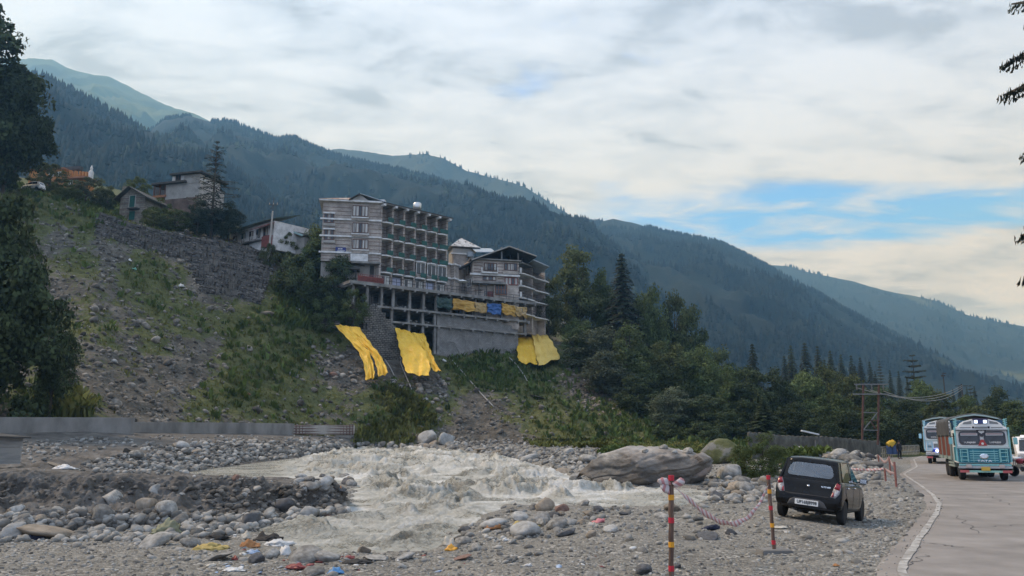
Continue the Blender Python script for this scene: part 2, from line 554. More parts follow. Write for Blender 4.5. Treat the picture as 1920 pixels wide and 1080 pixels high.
# ------------------------------------------------------------------ road
def build_road():
 m = mat('asphalt', [(0.3, (0.155, 0.14, 0.125)), (0.52, (0.215, 0.195, 0.176)), (0.72, (0.275, 0.252, 0.229))], 0.8, 0.82, 0.35, 60, coord='W', bdist=0.006, spec=0.35, detail=9)
 n = len(ROADL); k = 14
 V = np.zeros((n, k, 3))
 for j in range(k):
  f = 0.0 if j == 0 else (0.012 + 0.988 * (j - 1) / (k - 2))
  e = 0.12 * fbm(np.stack([ROADL[:, 0], ROADL[:, 1], np.full(n, 0.3)], -1) * 0.9, 3, 5) if j == 0 else 0
  q = ROADL - ROADN * 0.32 + ROADN * (f * (ROADW + 0.32)) + (ROADN * np.reshape(e, (-1, 1)) if j == 0 else 0)
  V[:, j, 0], V[:, j, 1] = q[:, 0], q[:, 1]
  V[:, j, 2] = zroad(q[:, 1]) + (0.0 if 0 < j < k - 1 else -0.05)
 grid_mesh('road', V, m)
 # worn edge line, broken by bare patches
 pm = mat('worn_white_paint', [(0.36, (0.2, 0.185, 0.165)), (0.5, (0.31, 0.295, 0.27)), (0.64, (0.47, 0.455, 0.42))], 4.5, 0.8, 0.2, 50, coord='W', detail=10, bdist=0.004)
 s = np.linspace(0, 1, 900)
 idx = s * (n - 1)
 cx, cy = np.interp(idx, np.arange(n), ROADL[:, 0]), np.interp(idx, np.arange(n), ROADL[:, 1])
 nx, ny = np.interp(idx, np.arange(n), ROADN[:, 0]), np.interp(idx, np.arange(n), ROADN[:, 1])
 w = np.stack([cx, cy, 0 * cx], -1)
 a = 0.0 + 0.02 * fbm(w * 2.3, 3, 40); b = 0.125 + 0.03 * fbm(w * 2.5, 3, 41)
 V = np.zeros((900, 2, 3))
 for j, o in enumerate((a, b)):
  V[:, j, 0] = cx + nx * o; V[:, j, 1] = cy + ny * o; V[:, j, 2] = zroad(V[:, j, 1]) + 0.014
 Fq = grid_faces(900, 2)
 o = link('road_edge_line', npmesh('road_edge_line', V.reshape(-1, 3), Fq, pm))
 tag(o, kind='structure')
 # cracks and tar seams
 ck = mat('tar_seam', (0.035, 0.033, 0.031), rough=0.7)
 mb = MB()
 for (x0, y0, x1, y1) in [(1738, 1018, 1800, 1026), (1690, 1068, 1738, 1040), (1820, 990, 1915, 984), (1765, 930, 1840, 938), (1700, 905, 1790, 897), (1850, 925, 1900, 948), (1790, 965, 1836, 1000)]:
  p0, p1 = G(x0, y0, 0), G(x1, y1, 0)
  pts = []
  for t in np.linspace(0, 1, 22):
   q = p0 * (1 - t) + p1 * t
   q = q + 0.06 * np.array([math.sin(t * 23 + x0), math.cos(t * 17 + y0), 0])
   pts.append((q[0], q[1], float(zroad(q[1])) + 0.003))
  for i in range(21):
   a, b = Vector(pts[i]), Vector(pts[i + 1])
   d = (b - a).normalized(); w_ = Vector((d.y, -d.x, 0)) * random.uniform(0.006, 0.014)
   k0 = len(mb.v); mb.v += [tuple(a - w_), tuple(a + w_), tuple(b + w_), tuple(b - w_)]; mb.f.append((k0, k0 + 1, k0 + 2, k0 + 3))
 tag(mb.build('road_crack', ck), kind='structure')
build_road()
# ------------------------------------------------------------------ sheets laid through measured profiles
def sheet(cols, nx, nr, sm=2, foot=0.0, back=0.0):
 """cols [(x_px, [(y_px, depth), ...])] -> world grid (nr, nx, 3)"""
 xs = np.array([c[0] for c in cols], float)
 tt = np.linspace(0, 1, nr)
 A = []
 for _, pts in cols:
  pts = np.array(pts, float)
  k = np.linspace(0, 1, len(pts))
  A.append(np.stack([np.interp(tt, k, pts[:, 0]), np.interp(tt, k, pts[:, 1])], -1))
 A = np.array(A)                                   # (ncol, nr, 2)
 gx = np.linspace(xs[0], xs[-1], nx)
 out = np.zeros((nr, nx, 2))
 for r in range(nr):
  for c in range(2): out[r, :, c] = np.interp(gx, xs, A[:, r, c])
 for _ in range(sm):
  o2 = out.copy(); o2[:, 1:-1] = 0.25 * out[:, :-2] + 0.5 * out[:, 1:-1] + 0.25 * out[:, 2:]; out = o2
  o2 = out.copy(); o2[1:-1] = 0.25 * out[:-2] + 0.5 * out[1:-1] + 0.25 * out[2:]; out = o2
 gxx = np.broadcast_to(gx[None, :], (nr, nx))
 V = P(gxx, out[..., 0], out[..., 1])
 if foot:                                          # carry the foot on down into the ground
  a, b = V[:1].copy(), V[:1].copy()
  a[..., 2] -= foot; b[..., 2] -= foot * 0.4
  V = np.concatenate([a, b, V])
 if back:                                          # and the top on backwards
  a = V[-1:].copy(); d = a[..., :2] / np.linalg.norm(a[..., :2], axis=-1, keepdims=True)
  a[..., :2] += d * back; a[..., 2] -= 0.1 * back
  V = np.concatenate([V, a])
 return V
def normals(V):
 a = np.gradient(V, axis=1); b = np.gradient(V, axis=0)
 n = np.cross(a, b)
 n /= np.linalg.norm(n, axis=-1, keepdims=True) + 1e-9
 return n
HILL = [
 (-330, [(800, 57), (700, 69), (560, 86), (430, 102), (342, 113), (320, 140), (300, 220)]),
 (0, [(797, 60), (700, 72), (560, 89), (430, 104), (352, 117), (343, 150), (330, 220)]),
 (100, [(792, 63), (690, 76), (560, 92), (440, 107), (376, 117), (355, 150), (340, 220)]),
 (180, [(790, 65.5), (680, 79), (560, 94), (460, 107), (400, 118), (378, 145), (345, 220)]),
 (330, [(802, 76), (700, 90), (600, 102), (510, 113), (441, 121), (412, 145), (380, 220)]),
 (430, [(806, 84), (710, 96), (620, 107), (530, 116), (459, 124), (440, 145), (420, 220)]),
 (500, [(810, 90), (715, 101), (630, 110), (545, 118), (476, 126), (465, 145), (440, 220)]),
 (600, [(816, 99), (735, 107), (665, 114), (625, 119), (590, 122), (535, 131), (460, 220)]),
 (700, [(832, 103), (752, 109.5), (700, 115), (676, 118), (662, 120.5), (652, 134), (560, 220)]),
 (800, [(840, 103), (772, 111), (712, 118), (684, 123), (660, 128.6), (652, 134), (560, 220)]),
 (900, [(841, 105), (778, 113), (715, 121), (688, 127), (664, 134), (655, 140), (560, 220)]),
 (1000, [(848, 100), (790, 111), (740, 121), (705, 130), (676, 138), (640, 146), (560, 220)]),
 (1100, [(852, 95), (812, 105), (772, 115), (738, 124), (704, 133), (655, 146), (620, 220)]),
 (1200, [(852, 88), (828, 98), (802, 110), (782, 120), (762, 131), (735, 150), (700, 220)]),
 (1300, [(850, 80), (838, 92), (824, 105), (808, 118), (798, 130), (784, 150), (760, 220)]),
 (1400, [(848, 75), (840, 90), (834, 105), (828, 120), (823, 135), (815, 160), (800, 220)]),
 (1560, [(846, 75), (840, 95), (836, 110), (833, 125), (830, 140), (827, 165), (820, 220)]),
 (1660, [(853, 88), (847, 100), (842, 112), (838, 128), (834, 142), (830, 165), (820, 220)]),
 (1960, [(850, 108), (846, 116), (842, 124), (838, 135), (832, 150), (828, 170), (818, 220)]),
 (2300, [(850, 108), (846, 116), (842, 124), (838, 135), (832, 150), (828, 170), (818, 220)]),
]
GREEN = [  # (x, y, rx, ry, weight) patches of green on the scree
 (290, 480, 55, 45, 0.8), (445, 655, 30, 65, 0.9), (500, 690, 50, 60, 0.8), (400, 745, 75, 35, 0.8), (330, 600, 60, 60, 0.35), (560, 640, 70, 60, 0.75), (740, 745, 60, 40, 1.0), (790, 770, 60, 40, 0.8),
 (560, 760, 80, 45, 0.45), (930, 705, 75, 50, 1.1), (870, 690, 40, 40, 0.9), (1010, 700, 40, 40, 0.7), (1060, 760, 60, 40, 0.6), (1140, 760, 70, 40, 0.6), (1180, 810, 90, 40, 1.0), (1060, 815, 80, 25, 0.8),
 (1300, 815, 100, 40, 1.2), (1500, 820, 160, 30, 1.2), (160, 460, 30, 70, 0.6), (170, 620, 50, 40, 0.3), (100, 760, 60, 45, 0.9), (260, 540, 40, 40, 0.4), (540, 560, 40, 50, 0.9), (660, 590, 60, 40, 0.7), (970, 790, 60, 25, 0.4),
 (250, 395, 200, 30, 0.8), (420, 440, 120, 25, 0.7), (80, 360, 160, 25, 0.9), (640, 830, 40, 30, 0.5), (700, 780, 40, 30, 0.5)]
BARE = [(900, 770, 60, 50, 0.9), (690, 695, 60, 40, 0.9), (800, 720, 40, 30, 0.8), (360, 460, 150, 40, 0.9), (460, 520, 60, 50, 0.6), (300, 760, 60, 60, 0.6), (1100, 730, 50, 35, 0.7), (350, 700, 40, 60, 0.4), (960, 825, 60, 25, 0.8)]
def green_weight(x, y, p):
 g = np.full(x.shape, 0.25)
 for a, b, rx, ry, w in GREEN: g = g + w * np.exp(-((x - a) / rx) ** 2 - ((y - b) / ry) ** 2)
 for a, b, rx, ry, w in BARE: g = g - w * np.exp(-((x - a) / rx) ** 2 - ((y - b) / ry) ** 2)
 g = g + sstep(1150, 1250, x) * 0.8
 g = g + 0.55 * fbm(p * 0.16, 4, 61) + 0.35 * fbm(p * 0.6, 3, 62)
 return np.clip(g, 0, 1)
def slope_material():
 m = bpy.data.materials.new('scree_slope'); m.use_nodes = True
 nt = m.node_tree; n, l = nt.nodes, nt.links
 b = n['Principled BSDF']; b.inputs['Roughness'].default_value = 0.95; b.inputs['Specular IOR Level'].default_value = 0.2
 geo = n.new('ShaderNodeNewGeometry')
 def noi(scale, det=6, st=(1, 1, 1)):
  mp = n.new('ShaderNodeMapping'); mp.inputs['Scale'].default_value = st; l.new(geo.outputs['Position'], mp.inputs[0])
  t = n.new('ShaderNodeTexNoise'); t.inputs['Scale'].default_value = scale; t.inputs['Detail'].default_value = det
  t.inputs['Roughness'].default_value = 0.68; l.new(mp.outputs[0], t.inputs[0]); return t.outputs['Fac']
 def ramp(src, els):
  r = n.new('ShaderNodeValToRGB'); e = r.color_ramp.elements
  e[0].position, e[0].color = els[0][0], (*els[0][1], 1); e[1].position, e[1].color = els[-1][0], (*els[-1][1], 1)
  for p_, c_ in els[1:-1]: q = e.new(p_); q.color = (*c_, 1)
  l.new(src, r.inputs[0]); return r.outputs[0]
 soil = ramp(noi(0.5, 10), [(0.32, (0.046, 0.04, 0.032)), (0.5, (0.1, 0.09, 0.073)), (0.68, (0.17, 0.155, 0.128))])
 v = n.new('ShaderNodeTexVoronoi'); v.inputs['Scale'].default_value = 2.6; l.new(geo.outputs['Position'], v.inputs['Vector'])
 sc = n.new('ShaderNodeSeparateColor'); l.new(v.outputs['Color'], sc.inputs[0])
 st = ramp(sc.outputs[0], [(0.0, (0.05, 0.045, 0.038)), (0.6, (0.11, 0.1, 0.085)), (1.0, (0.23, 0.213, 0.185))])
 mk = ramp(noi(0.8, 6), [(0.5, (0, 0, 0)), (0.6, (0.55, 0.55, 0.55))])
 x1 = n.new('ShaderNodeMix'); x1.data_type = 'RGBA'; l.new(mk, x1.inputs[0]); l.new(soil, x1.inputs[6]); l.new(st, x1.inputs[7])
 gr = ramp(noi(1.4, 8), [(0.3, (0.05, 0.058, 0.02)), (0.5, (0.085, 0.095, 0.032)), (0.7, (0.135, 0.138, 0.055))])
 at = n.new('ShaderNodeAttribute'); at.attribute_name = 'grass'
 ad = n.new('ShaderNodeMath'); ad.operation = 'MULTIPLY_ADD'; l.new(noi(2.2, 6), ad.inputs[0]); ad.inputs[1].default_value = 1.3; l.new(at.outputs['Fac'], ad.inputs[2])
 gm = ramp(ad.outputs[0], [(0.92, (0, 0, 0)), (1.25, (0.9, 0.9, 0.9))])
 x2 = n.new('ShaderNodeMix'); x2.data_type = 'RGBA'; l.new(gm, x2.inputs[0]); l.new(x1.outputs[2], x2.inputs[6]); l.new(gr, x2.inputs[7])
 l.new(x2.outputs[2], b.inputs['Base Color'])
 bp = n.new('ShaderNodeBump'); bp.inputs['Strength'].default_value = 0.8; bp.inputs['Distance'].default_value = 0.25
 hh = n.new('ShaderNodeMath'); hh.operation = 'MULTIPLY_ADD'; l.new(v.outputs['Distance'], hh.inputs[0]); hh.inputs[1].default_value = -0.6; l.new(noi(3.5, 8), hh.inputs[2])
 l.new(hh.outputs[0], bp.inputs['Height']); l.new(bp.outputs[0], b.inputs['Normal'])
 return m
SM = slope_material()
def build_hill():
 V = sheet(HILL, 520, 258, 3, 5.0)
 N = normals(V)
 N = np.where(N[..., 2:3] < 0, -N, N)
 x, y = proj(V)
 a = 0.75 * fbm(V * 0.11, 4, 31) + 0.38 * fbm(V * 0.45, 3, 33) + 0.16 * fbm(V * 1.5, 3, 35)
 # gullies running down the scree
 a = a - 0.5 * np.maximum(0, fbm(np.stack([V[..., 0] * 0.35, V[..., 1] * 0.05, V[..., 2] * 0.02], -1), 3, 37) - 0.05)
 e = sstep(0, 0.06, np.linspace(0, 1, 260))[:, None]
 V = V + N * (a * e)[..., None]
 g = green_weight(x, y, V)
 grid_mesh('hillside', V, SM, {'grass': g.ravel()})
 return V, g
HV, HG = build_hill()
# ------------------------------------------------------------------ rubble bank with the dirt track, and the broken earth ledge
def wy(x): return 0
BANK = [
 (-330, [(900, 27), (880, 31), (862, 38), (842, 47), (825, 53), (807, 58)]),
 (0, [(892, 30.5), (880, 33), (868, 37), (850, 46), (829, 54), (809, 59.5)]),
 (100, [(890, 32), (882, 34.5), (868, 40), (848, 49), (829, 57), (810, 62)]),
 (180, [(888, 36), (878, 39), (862, 44), (842, 53), (827, 60), (810, 64.8)]),
 (300, [(893, 43), (880, 45), (855, 49), (836, 57), (823, 63), (811, 72)]),
 (450, [(874, 56), (862, 58), (845, 61), (833, 66), (824, 73), (813, 83)]),
 (560, [(860, 68), (852, 70), (840, 73), (831, 77), (825, 84), (816, 92)]),
 (640, [(846, 88), (842, 90), (836, 92), (830, 94), (826, 97), (818, 101)]),
 (664, [(842, 97), (840, 98), (835, 99.5), (830, 100.5), (826, 101.5), (819, 102.5)]),
]
EARTH = mat('dark_earth', [(0.3, (0.05, 0.046, 0.04)), (0.5, (0.105, 0.097, 0.086)), (0.7, (0.175, 0.163, 0.146))], 0.9, 0.95, 0.9, 4.0, coord='W', detail=9, bdist=0.12)
def build_bank():
 V = sheet(BANK, 330, 107, 1, 2.5, 12.0)
 N = normals(V); N = np.where(N[..., 2:3] < 0, -N, N)
 r = np.linspace(0, 1, 110)[:, None]
 k = np.clip(np.sin(math.pi * np.minimum(r * 1.5, 1)), 0, 1) + 0.15
 a = (0.45 * fbm(V * 0.5, 4, 51) + 0.2 * fbm(V * 1.7, 3, 53)) * k
 V = V + N * a[..., None]
 grid_mesh('rubble_bank', V, EARTH)
 return V
BKV = build_bank()
LEDGE = [
 (-330, [(985, 21.5), (950, 22.6), (925, 23.2), (900, 23.6), (891, 24.0), (880, 28), (876, 32)]),
 (0, [(985, 21.8), (950, 23), (925, 23.6), (900, 24), (891, 24.4), (880, 29), (880, 33)]),
 (60, [(978, 22.2), (945, 23.4), (922, 24), (897, 24.3), (884, 24.7), (876, 29), (878, 33)]),
 (200, [(975, 22.8), (945, 24), (920, 24.6), (897, 25), (887, 25.5), (880, 30), (884, 34)]),
 (330, [(968, 23.6), (945, 24.6), (922, 25.2), (902, 25.6), (893, 26), (884, 30), (892, 34)]),
 (450, [(980, 23.8), (955, 25), (930, 25.8), (911, 26.2), (904, 26.6), (895, 29), (905, 33)]),
 (560, [(976, 24.6), (955, 25.8), (932, 26.4), (913, 26.8), (904, 27.3), (897, 29), (908, 32)]),
 (625, [(968, 25.6), (950, 26.4), (930, 27), (912, 27.4), (902, 27.8), (898, 29), (908, 31)]),
 (652, [(966, 26.6), (956, 27), (945, 27.4), (934, 27.8), (926, 28.2), (922, 29), (930, 30)]),
]
def build_ledge():
 V = sheet(LEDGE, 420, 108, 1, 1.2)
 N = normals(V); N = np.where(N[..., 1:2] > 0, -N, N)
 r = np.linspace(0, 1, 110)[:, None]
 k = 0.06 + 0.5 * np.clip(np.sin(math.pi * np.clip(r / 0.7, 0, 1)), 0, 1)
 a = k * (0.9 * fbm(V * np.array([1.1, 1.1, 2.2]), 4, 71) + 0.45 * np.abs(fbm(V * 3.1, 3, 73)) + 0.22 * fbm(V * 7, 2, 74))
 V = V + N * a[..., None]
 V[..., 2] += 0.05 * fbm(V * 0.7, 3, 76)
 grid_mesh('earth_ledge', V, mat('ledge_earth', [(0.28, (0.042, 0.038, 0.033)), (0.48, (0.1, 0.092, 0.081)), (0.7, (0.185, 0.172, 0.154))], 1.7, 0.95, 1.0, 7.0, coord='W', detail=10, bdist=0.08))
 return V
LGV = build_ledge()
# ------------------------------------------------------------------ river
def river_material():
 m = bpy.data.materials.new('silty_torrent'); m.use_nodes = True
 nt = m.node_tree; n, l = nt.nodes, nt.links
 b = n['Principled BSDF']
 geo = n.new('ShaderNodeNewGeometry')
 at = n.new('ShaderNodeAttribute'); at.attribute_name = 'foam'
 def noi(scale, det, st=(1, 1, 1), dist=0.0):
  mp = n.new('ShaderNodeMapping'); mp.inputs['Scale'].default_value = st; l.new(geo.outputs['Position'], mp.inputs[0])
  t = n.new('ShaderNodeTexNoise'); t.inputs['Scale'].default_value = scale; t.inputs['Detail'].default_value = det
  t.inputs['Roughness'].default_value = 0.7; t.inputs['Distortion'].default_value = dist; l.new(mp.outputs[0], t.inputs[0]); return t.outputs['Fac']
 nf = noi(3.0, 12, (1, 0.6, 1.4), 2.6)
 ad = n.new('ShaderNodeMath'); ad.operation = 'MULTIPLY_ADD'; l.new(nf, ad.inputs[0]); ad.inputs[1].default_value = 2.2; sh = n.new('ShaderNodeMath'); sh.operation = 'ADD'; sh.inputs[1].default_value = -0.55; l.new(at.outputs['Fac'], sh.inputs[0]); l.new(sh.outputs[0], ad.inputs[2])
 r = n.new('ShaderNodeValToRGB'); e = r.color_ramp.elements
 e[0].position, e[0].color = 0.55, (0.10, 0.096, 0.078, 1)
 e[1].position, e[1].color = 1.75, (0.62, 0.615, 0.58, 1)
 for p_, c_ in [(0.8, (0.2, 0.193, 0.162)), (1.0, (0.285, 0.275, 0.238)), (1.0, (0.36, 0.35, 0.31))]:
  q = e.new(min(p_, 1.0)); q.color = (*c_, 1)
 dv = n.new('ShaderNodeMath'); dv.operation = 'MULTIPLY'; dv.inputs[1].default_value = 0.5; l.new(ad.outputs[0], dv.inputs[0])
 # ramp runs on half the value so that it stays within 0..1
 while len(e) > 2: e.remove(e[1])
 e[0].position, e[0].color = 0.08, (0.09, 0.083, 0.062, 1)
 e[1].position, e[1].color = 0.9, (0.62, 0.61, 0.565, 1)
 for p_, c_ in [(0.25, (0.2, 0.19, 0.15)), (0.42, (0.3, 0.288, 0.238)), (0.6, (0.4, 0.388, 0.335))]:
  q = e.new(p_); q.color = (*c_, 1)
 l.new(dv.outputs[0], r.inputs[0])
 l.new(r.outputs[0], b.inputs['Base Color'])
 rr = n.new('ShaderNodeMapRange'); rr.inputs[1].default_value = 0.3; rr.inputs[2].default_value = 0.7; rr.inputs[3].default_value = 0.12; rr.inputs[4].default_value = 0.7
 l.new(dv.outputs[0], rr.inputs[0]); l.new(rr.outputs[0], b.inputs['Roughness'])
 b.inputs['Specular IOR Level'].default_value = 0.4
 bp = n.new('ShaderNodeBump'); bp.inputs['Strength'].default_value = 1.0; bp.inputs['Distance'].default_value = 0.14
 l.new(noi(6.5, 10, (1, 0.8, 1), 0.8), bp.inputs['Height']); l.new(bp.outputs[0], b.inputs['Normal'])
 return m
def build_river():
 nr, nc = 560, 520
 rows = 14.5 * (118 / 14.5) ** np.linspace(0, 1, nr)
 u = np.linspace(-0.5, 0.3, nc)
 Y, U = np.meshgrid(rows, u, indexing='ij')
 X = U * Y
 d = np.minimum(-polydist(X, Y, SHORE), 6)
 # quiet pool behind the ledge on the left
 calm = sstep(-0.24, -0.31, X / Y) * sstep(30, 36, Y)
 px = 960 + FPX * U * 1.0
 edge = sstep(-0.3, 1.6, d)
 p = np.stack([X, Y, 0 * X], -1)
 w = p + 0.9 * np.stack([fbm(p * 0.5, 2, 81), fbm(p * 0.5, 2, 82), 0 * X], -1)
 n1 = fbm(w * np.array([0.48, 0.62, 1]), 3, 83)
 mound = sstep(0.02, 0.42, n1)                     # heaped up, muddy water over hidden boulders
 chop = fbm(w * np.array([1.5, 1.9, 1]), 3, 85)
 rid = 1 - np.abs(fbm(w * np.array([2.6, 3.2, 1]), 3, 87)) * 2.4
 tiny = fbm(w * np.array([8.0, 9.0, 1]), 3, 97)
 nr_ = np.interp(Y, [15, 19, 26, 40], [0.45, 0.65, 0.95, 1.1])
 amp = nr_ * (0.12 + 0.88 * edge) * (1 - 0.95 * calm)
 h = mound * (0.26 + 0.28 * chop + 0.15 * rid + 0.06 * tiny) + (1 - mound) * (0.10 * chop + 0.05 * rid) + 0.05 * tiny * np.interp(Y, [25, 60], [1, 0.3])
 # a standing wave in the bend close to the gravel bar
 sx, sy = onriver([(830, 978)])[0]
 st = np.exp(-((X - sx) / 1.8) ** 2 - ((Y - sy) / 2.4) ** 2)
 h = h * amp + 0.16 * st * np.sin((Y - sy) * 2.6 + 1.4 * fbm(p * 0.8, 2, 89)) * edge
 z = zriv(Y) + h - 0.07
 V = np.stack([X, Y, z], -1)
 streak = fbm(w * np.array([0.35, 1.3, 1]), 4, 99)
 foam = 0.64 - 0.36 * mound + 0.5 * mound * np.clip(rid - 0.3, -0.5, 1) + 0.95 * streak + 0.4 * np.clip(chop, -0.5, 0.5) - 0.25 * st
 foam = foam * (1 - calm) + calm * (0.22 + 0.4 * np.clip(fbm(w * np.array([0.25, 1.2, 1]), 4, 93), -0.4, 1))
 foam = foam + 0.15 * (1 - sstep(0.0, 0.9, np.abs(d))) * (1 - calm)
 Fq = grid_faces(nr, nc)
 keep = (d.ravel()[Fq] > -1.6).any(1)
 o = link('river', npmesh('river', V.reshape(-1, 3), Fq[keep], river_material(), True, {'foam': foam.ravel()}))
 tag(o, kind='structure')
 TERR_W.append((V.reshape(-1, 3), Fq[keep]))
TERR_W = []
build_river()
def make_bvh(parts):
 vs, fs, b = [], [], 0
 for V, Fq in parts:
  vs.append(V); fs += (np.asarray(Fq) + b).tolist(); b += len(V)
 return BVHTree.FromPolygons(np.concatenate(vs).tolist(), fs)
BVH = make_bvh(TERR)
def hit(x, y):
 u, dy, dz = ray(x, y)
 d = Vector((float(u), float(dy), float(dz))).normalized()
 h = BVH.ray_cast(Vector((0, 0, CZ)), d, 2000)
 return h[0], h[1]
def down(X, Y, top=400):
 h = BVH.ray_cast(Vector((X, Y, top)), Vector((0, 0, -1)), 1000)
 return h[0].z if h[0] is not None else 0.0
# ------------------------------------------------------------------ mountains and their woods
def mountain_material(name, green, patch=None, amt=0.5, scale=0.012):
 els = [(0.3, tuple(c * 0.6 for c in green)), (0.52, green), (0.72, tuple(c * 1.5 for c in green))]
 if patch: els = els[:2] + [(amt, green), (min(amt + 0.07, 0.98), patch)]
 return mat(name, els, scale, 0.95, 0.5, scale * 6, coord='W', detail=10, bdist=8.0, spec=0.1)
def mountain(name, ridge, zb, Yb, m, seed, ndiv=220, nt=60, bulge=0.6, rough=0.05, back=0.6):
 """ridge [(x_px, y_px, depth)]; the face runs down to height zb at depth Yb, the far side falls away again"""
 rg = np.array(ridge, float)
 x = np.linspace(rg[0, 0], rg[-1, 0], ndiv)
 top = P(x, np.interp(x, rg[:, 0], rg[:, 1]), np.interp(x, rg[:, 0], rg[:, 2]))
 t = np.linspace(0, 1, nt)[:, None]
 bx = (x - 960) / FPX * Yb
 zz = zb + (top[None, :, 2] - zb) * t ** (1 / (1 + bulge * (1 - t) * 0.6))
 V = np.stack([bx[None] + (top[None, :, 0] - bx[None]) * t, Yb + (top[None, :, 1] - Yb) * t, zz], -1)
 H = (top[:, 2].max() - zb)
 f = 5.0 / H
 k = (np.sin(math.pi * np.clip(t, 0, 1)) ** 0.7 + 0.05) * (1 - t * 0.15)
 q = V * np.array([f, f * 0.6, f * 0.35])
 dz = H * rough * 1.6 * k * (fbm(q, 5, seed) + 0.6 * (0.4 - np.abs(fbm(q * 1.7, 4, seed + 1)) * 1.4)) + H * rough * 0.05 * fbm(V * f * 9, 3, seed + 2)
 V[..., 2] += dz
 V[..., 1] -= dz * 0.8
 bk = []
 for s in (0.15, 0.5, 1.0):
  b = V[-1].copy(); b[:, 1] += s * H * 1.5; b[:, 2] = V[-1][:, 2] * (1 - s * back); bk.append(b)
 A = np.concatenate([V, np.array(bk)])
 grid_mesh(name, A, m, keep=False)
 return V
def wood(name, V, n, hmin, hmax, m, seed, fmask=None, tmin=0.0, fat=0.2):
 """n small conifers standing on the face V, joined: a far-off wood"""
 r = np.random.default_rng(seed)
 nr, nc = V.shape[:2]
 a = r.random(n) ** 0.8 * (nr - 1.001) * (1 - tmin) + tmin * (nr - 1.001); b = r.random(n) * (nc - 1.001)
 a = np.where(r.random(n) < 0.12, (nr - 1.001) * (1 - 0.012 * r.random(n)), a)
 i, j = a.astype(int), b.astype(int); fa, fb = (a - i)[:, None], (b - j)[:, None]
 p = V[i, j] * (1 - fa) * (1 - fb) + V[i + 1, j] * fa * (1 - fb) + V[i, j + 1] * (1 - fa) * fb + V[i + 1, j + 1] * fa * fb
 if fmask is not None:
  k = fmask(p); p = p[k]
 n = len(p)
 h = hmin + (hmax - hmin) * r.random(n) ** 1.3
 rad = h * (fat + 0.1 * r.random(n))
 sides = 5
 ang = r.random((n, 1)) * 6.28 + np.arange(sides)[None] * (2 * math.pi / sides)
 jr = 0.7 + 0.6 * r.random((n, sides))
 vs, fs, tint = [], [], []
 base = 0
 tn = np.clip(0.55 * r.random(n) + 0.55 * (0.45 + 0.9 * fbm(p / (hmax * 9), 3, seed)), 0, 1)
 for z0, z1, k in ((0.02, 0.62, 1.0), (0.34, 1.0, 0.66)):
  ring = np.stack([p[:, None, 0] + np.cos(ang) * rad[:, None] * jr * k, p[:, None, 1] + np.sin(ang) * rad[:, None] * jr * k, (p[:, 2] + h * z0)[:, None] + 0 * ang + h[:, None] * 0.08 * r.random((n, sides))], -1)
  tip = np.stack([p[:, 0], p[:, 1], p[:, 2] + h * z1], -1)[:, None]
  allv = np.concatenate([ring, tip], 1)
  vs.append(allv.reshape(-1, 3))
  idx = np.arange(n)[:, None, None] * (sides + 1) + base
  s = np.arange(sides)
  tri = np.stack([s, (s + 1) % sides, np.full(sides, sides)], -1)[None]
  fs.append((idx + tri).reshape(-1, 3))
  base += n * (sides + 1)
  tint.append(np.repeat(tn, sides + 1))
 o = link(name, npmesh(name, np.concatenate(vs), np.concatenate(fs), m, False, {'tint': np.concatenate(tint)}))
 return tag(o, kind='stuff')
CONIF = mat('far_conifers', [(0.3, (0.008, 0.012, 0.013)), (0.7, (0.021, 0.028, 0.025))], 0.02, 0.95, coord='W', tint=0.6, spec=0.05)
BROAD = mat('far_broadleaf', [(0.3, (0.02, 0.03, 0.022)), (0.7, (0.04, 0.054, 0.034))], 0.015, 0.95, coord='W', tint=0.55, spec=0.05)
mA = mountain_material('alpine_meadow', (0.08, 0.11, 0.042), (0.12, 0.145, 0.06), 0.55, 0.004)
mF = mountain_material('wooded_slope', (0.018, 0.026, 0.022), (0.06, 0.078, 0.045), 0.6, 0.006)
mD = mountain_material('bare_ridge', (0.05, 0.06, 0.04), (0.12, 0.12, 0.1), 0.62, 0.006)
VA = mountain('meadow_mountain', [(-500, 100, 2700), (-100, 100, 2650), (95, 117, 2600), (150, 136, 2600), (205, 145, 2600), (260, 172, 2600), (310, 196, 2600), (375, 217, 2550), (430, 250, 2500), (520, 300, 2450), (640, 380, 2400)], 250, 1300, mA, 101, rough=0.05)
VD = mountain('bare_mountain', [(480, 330, 2400), (560, 290, 2350), (636, 278, 2300), (680, 283, 2300), (735, 292, 2280), (800, 289, 2250), (830, 296, 2250), (870, 318, 2230), (930, 336, 2200), (985, 352, 2200), (1030, 380, 2180), (1075, 408, 2150), (1130, 440, 2120), (1250, 520, 2100)], 150, 1500, mD, 111, rough=0.05)
VC = mountain('forest_mountain', [(180, 330, 1500), (260, 262, 1500), (310, 226, 1500), (355, 219, 1500), (400, 230, 1490), (432, 226, 1480), (470, 243, 1470), (520, 262, 1460), (545, 258, 1450), (600, 282, 1430), (660, 300, 1410), (740, 318, 1390), (800, 330, 1370), (880, 355, 1350), (950, 378, 1330), (1020, 398, 1310), (1090, 418, 1290), (1160, 470, 1250), (1300, 590, 1200), (1500, 760, 1150)], -5, 420, mF, 121, 260, 70, rough=0.045)
VE = mountain('far_forest_mountain', [(1000, 520, 1900), (1060, 440, 1900), (1095, 416, 1900), (1120, 417, 1890), (1150, 410, 1880), (1200, 421, 1870), (1250, 437, 1860), (1300, 444, 1850), (1350, 456, 1840), (1400, 480, 1820), (1450, 506, 1800), (1520, 545, 1780), (1600, 590, 1760), (1700, 640, 1740), (1800, 690, 1700), (1900, 735, 1680), (2050, 790, 1650)], -5, 600, mF, 131, 260, 70, rough=0.04)
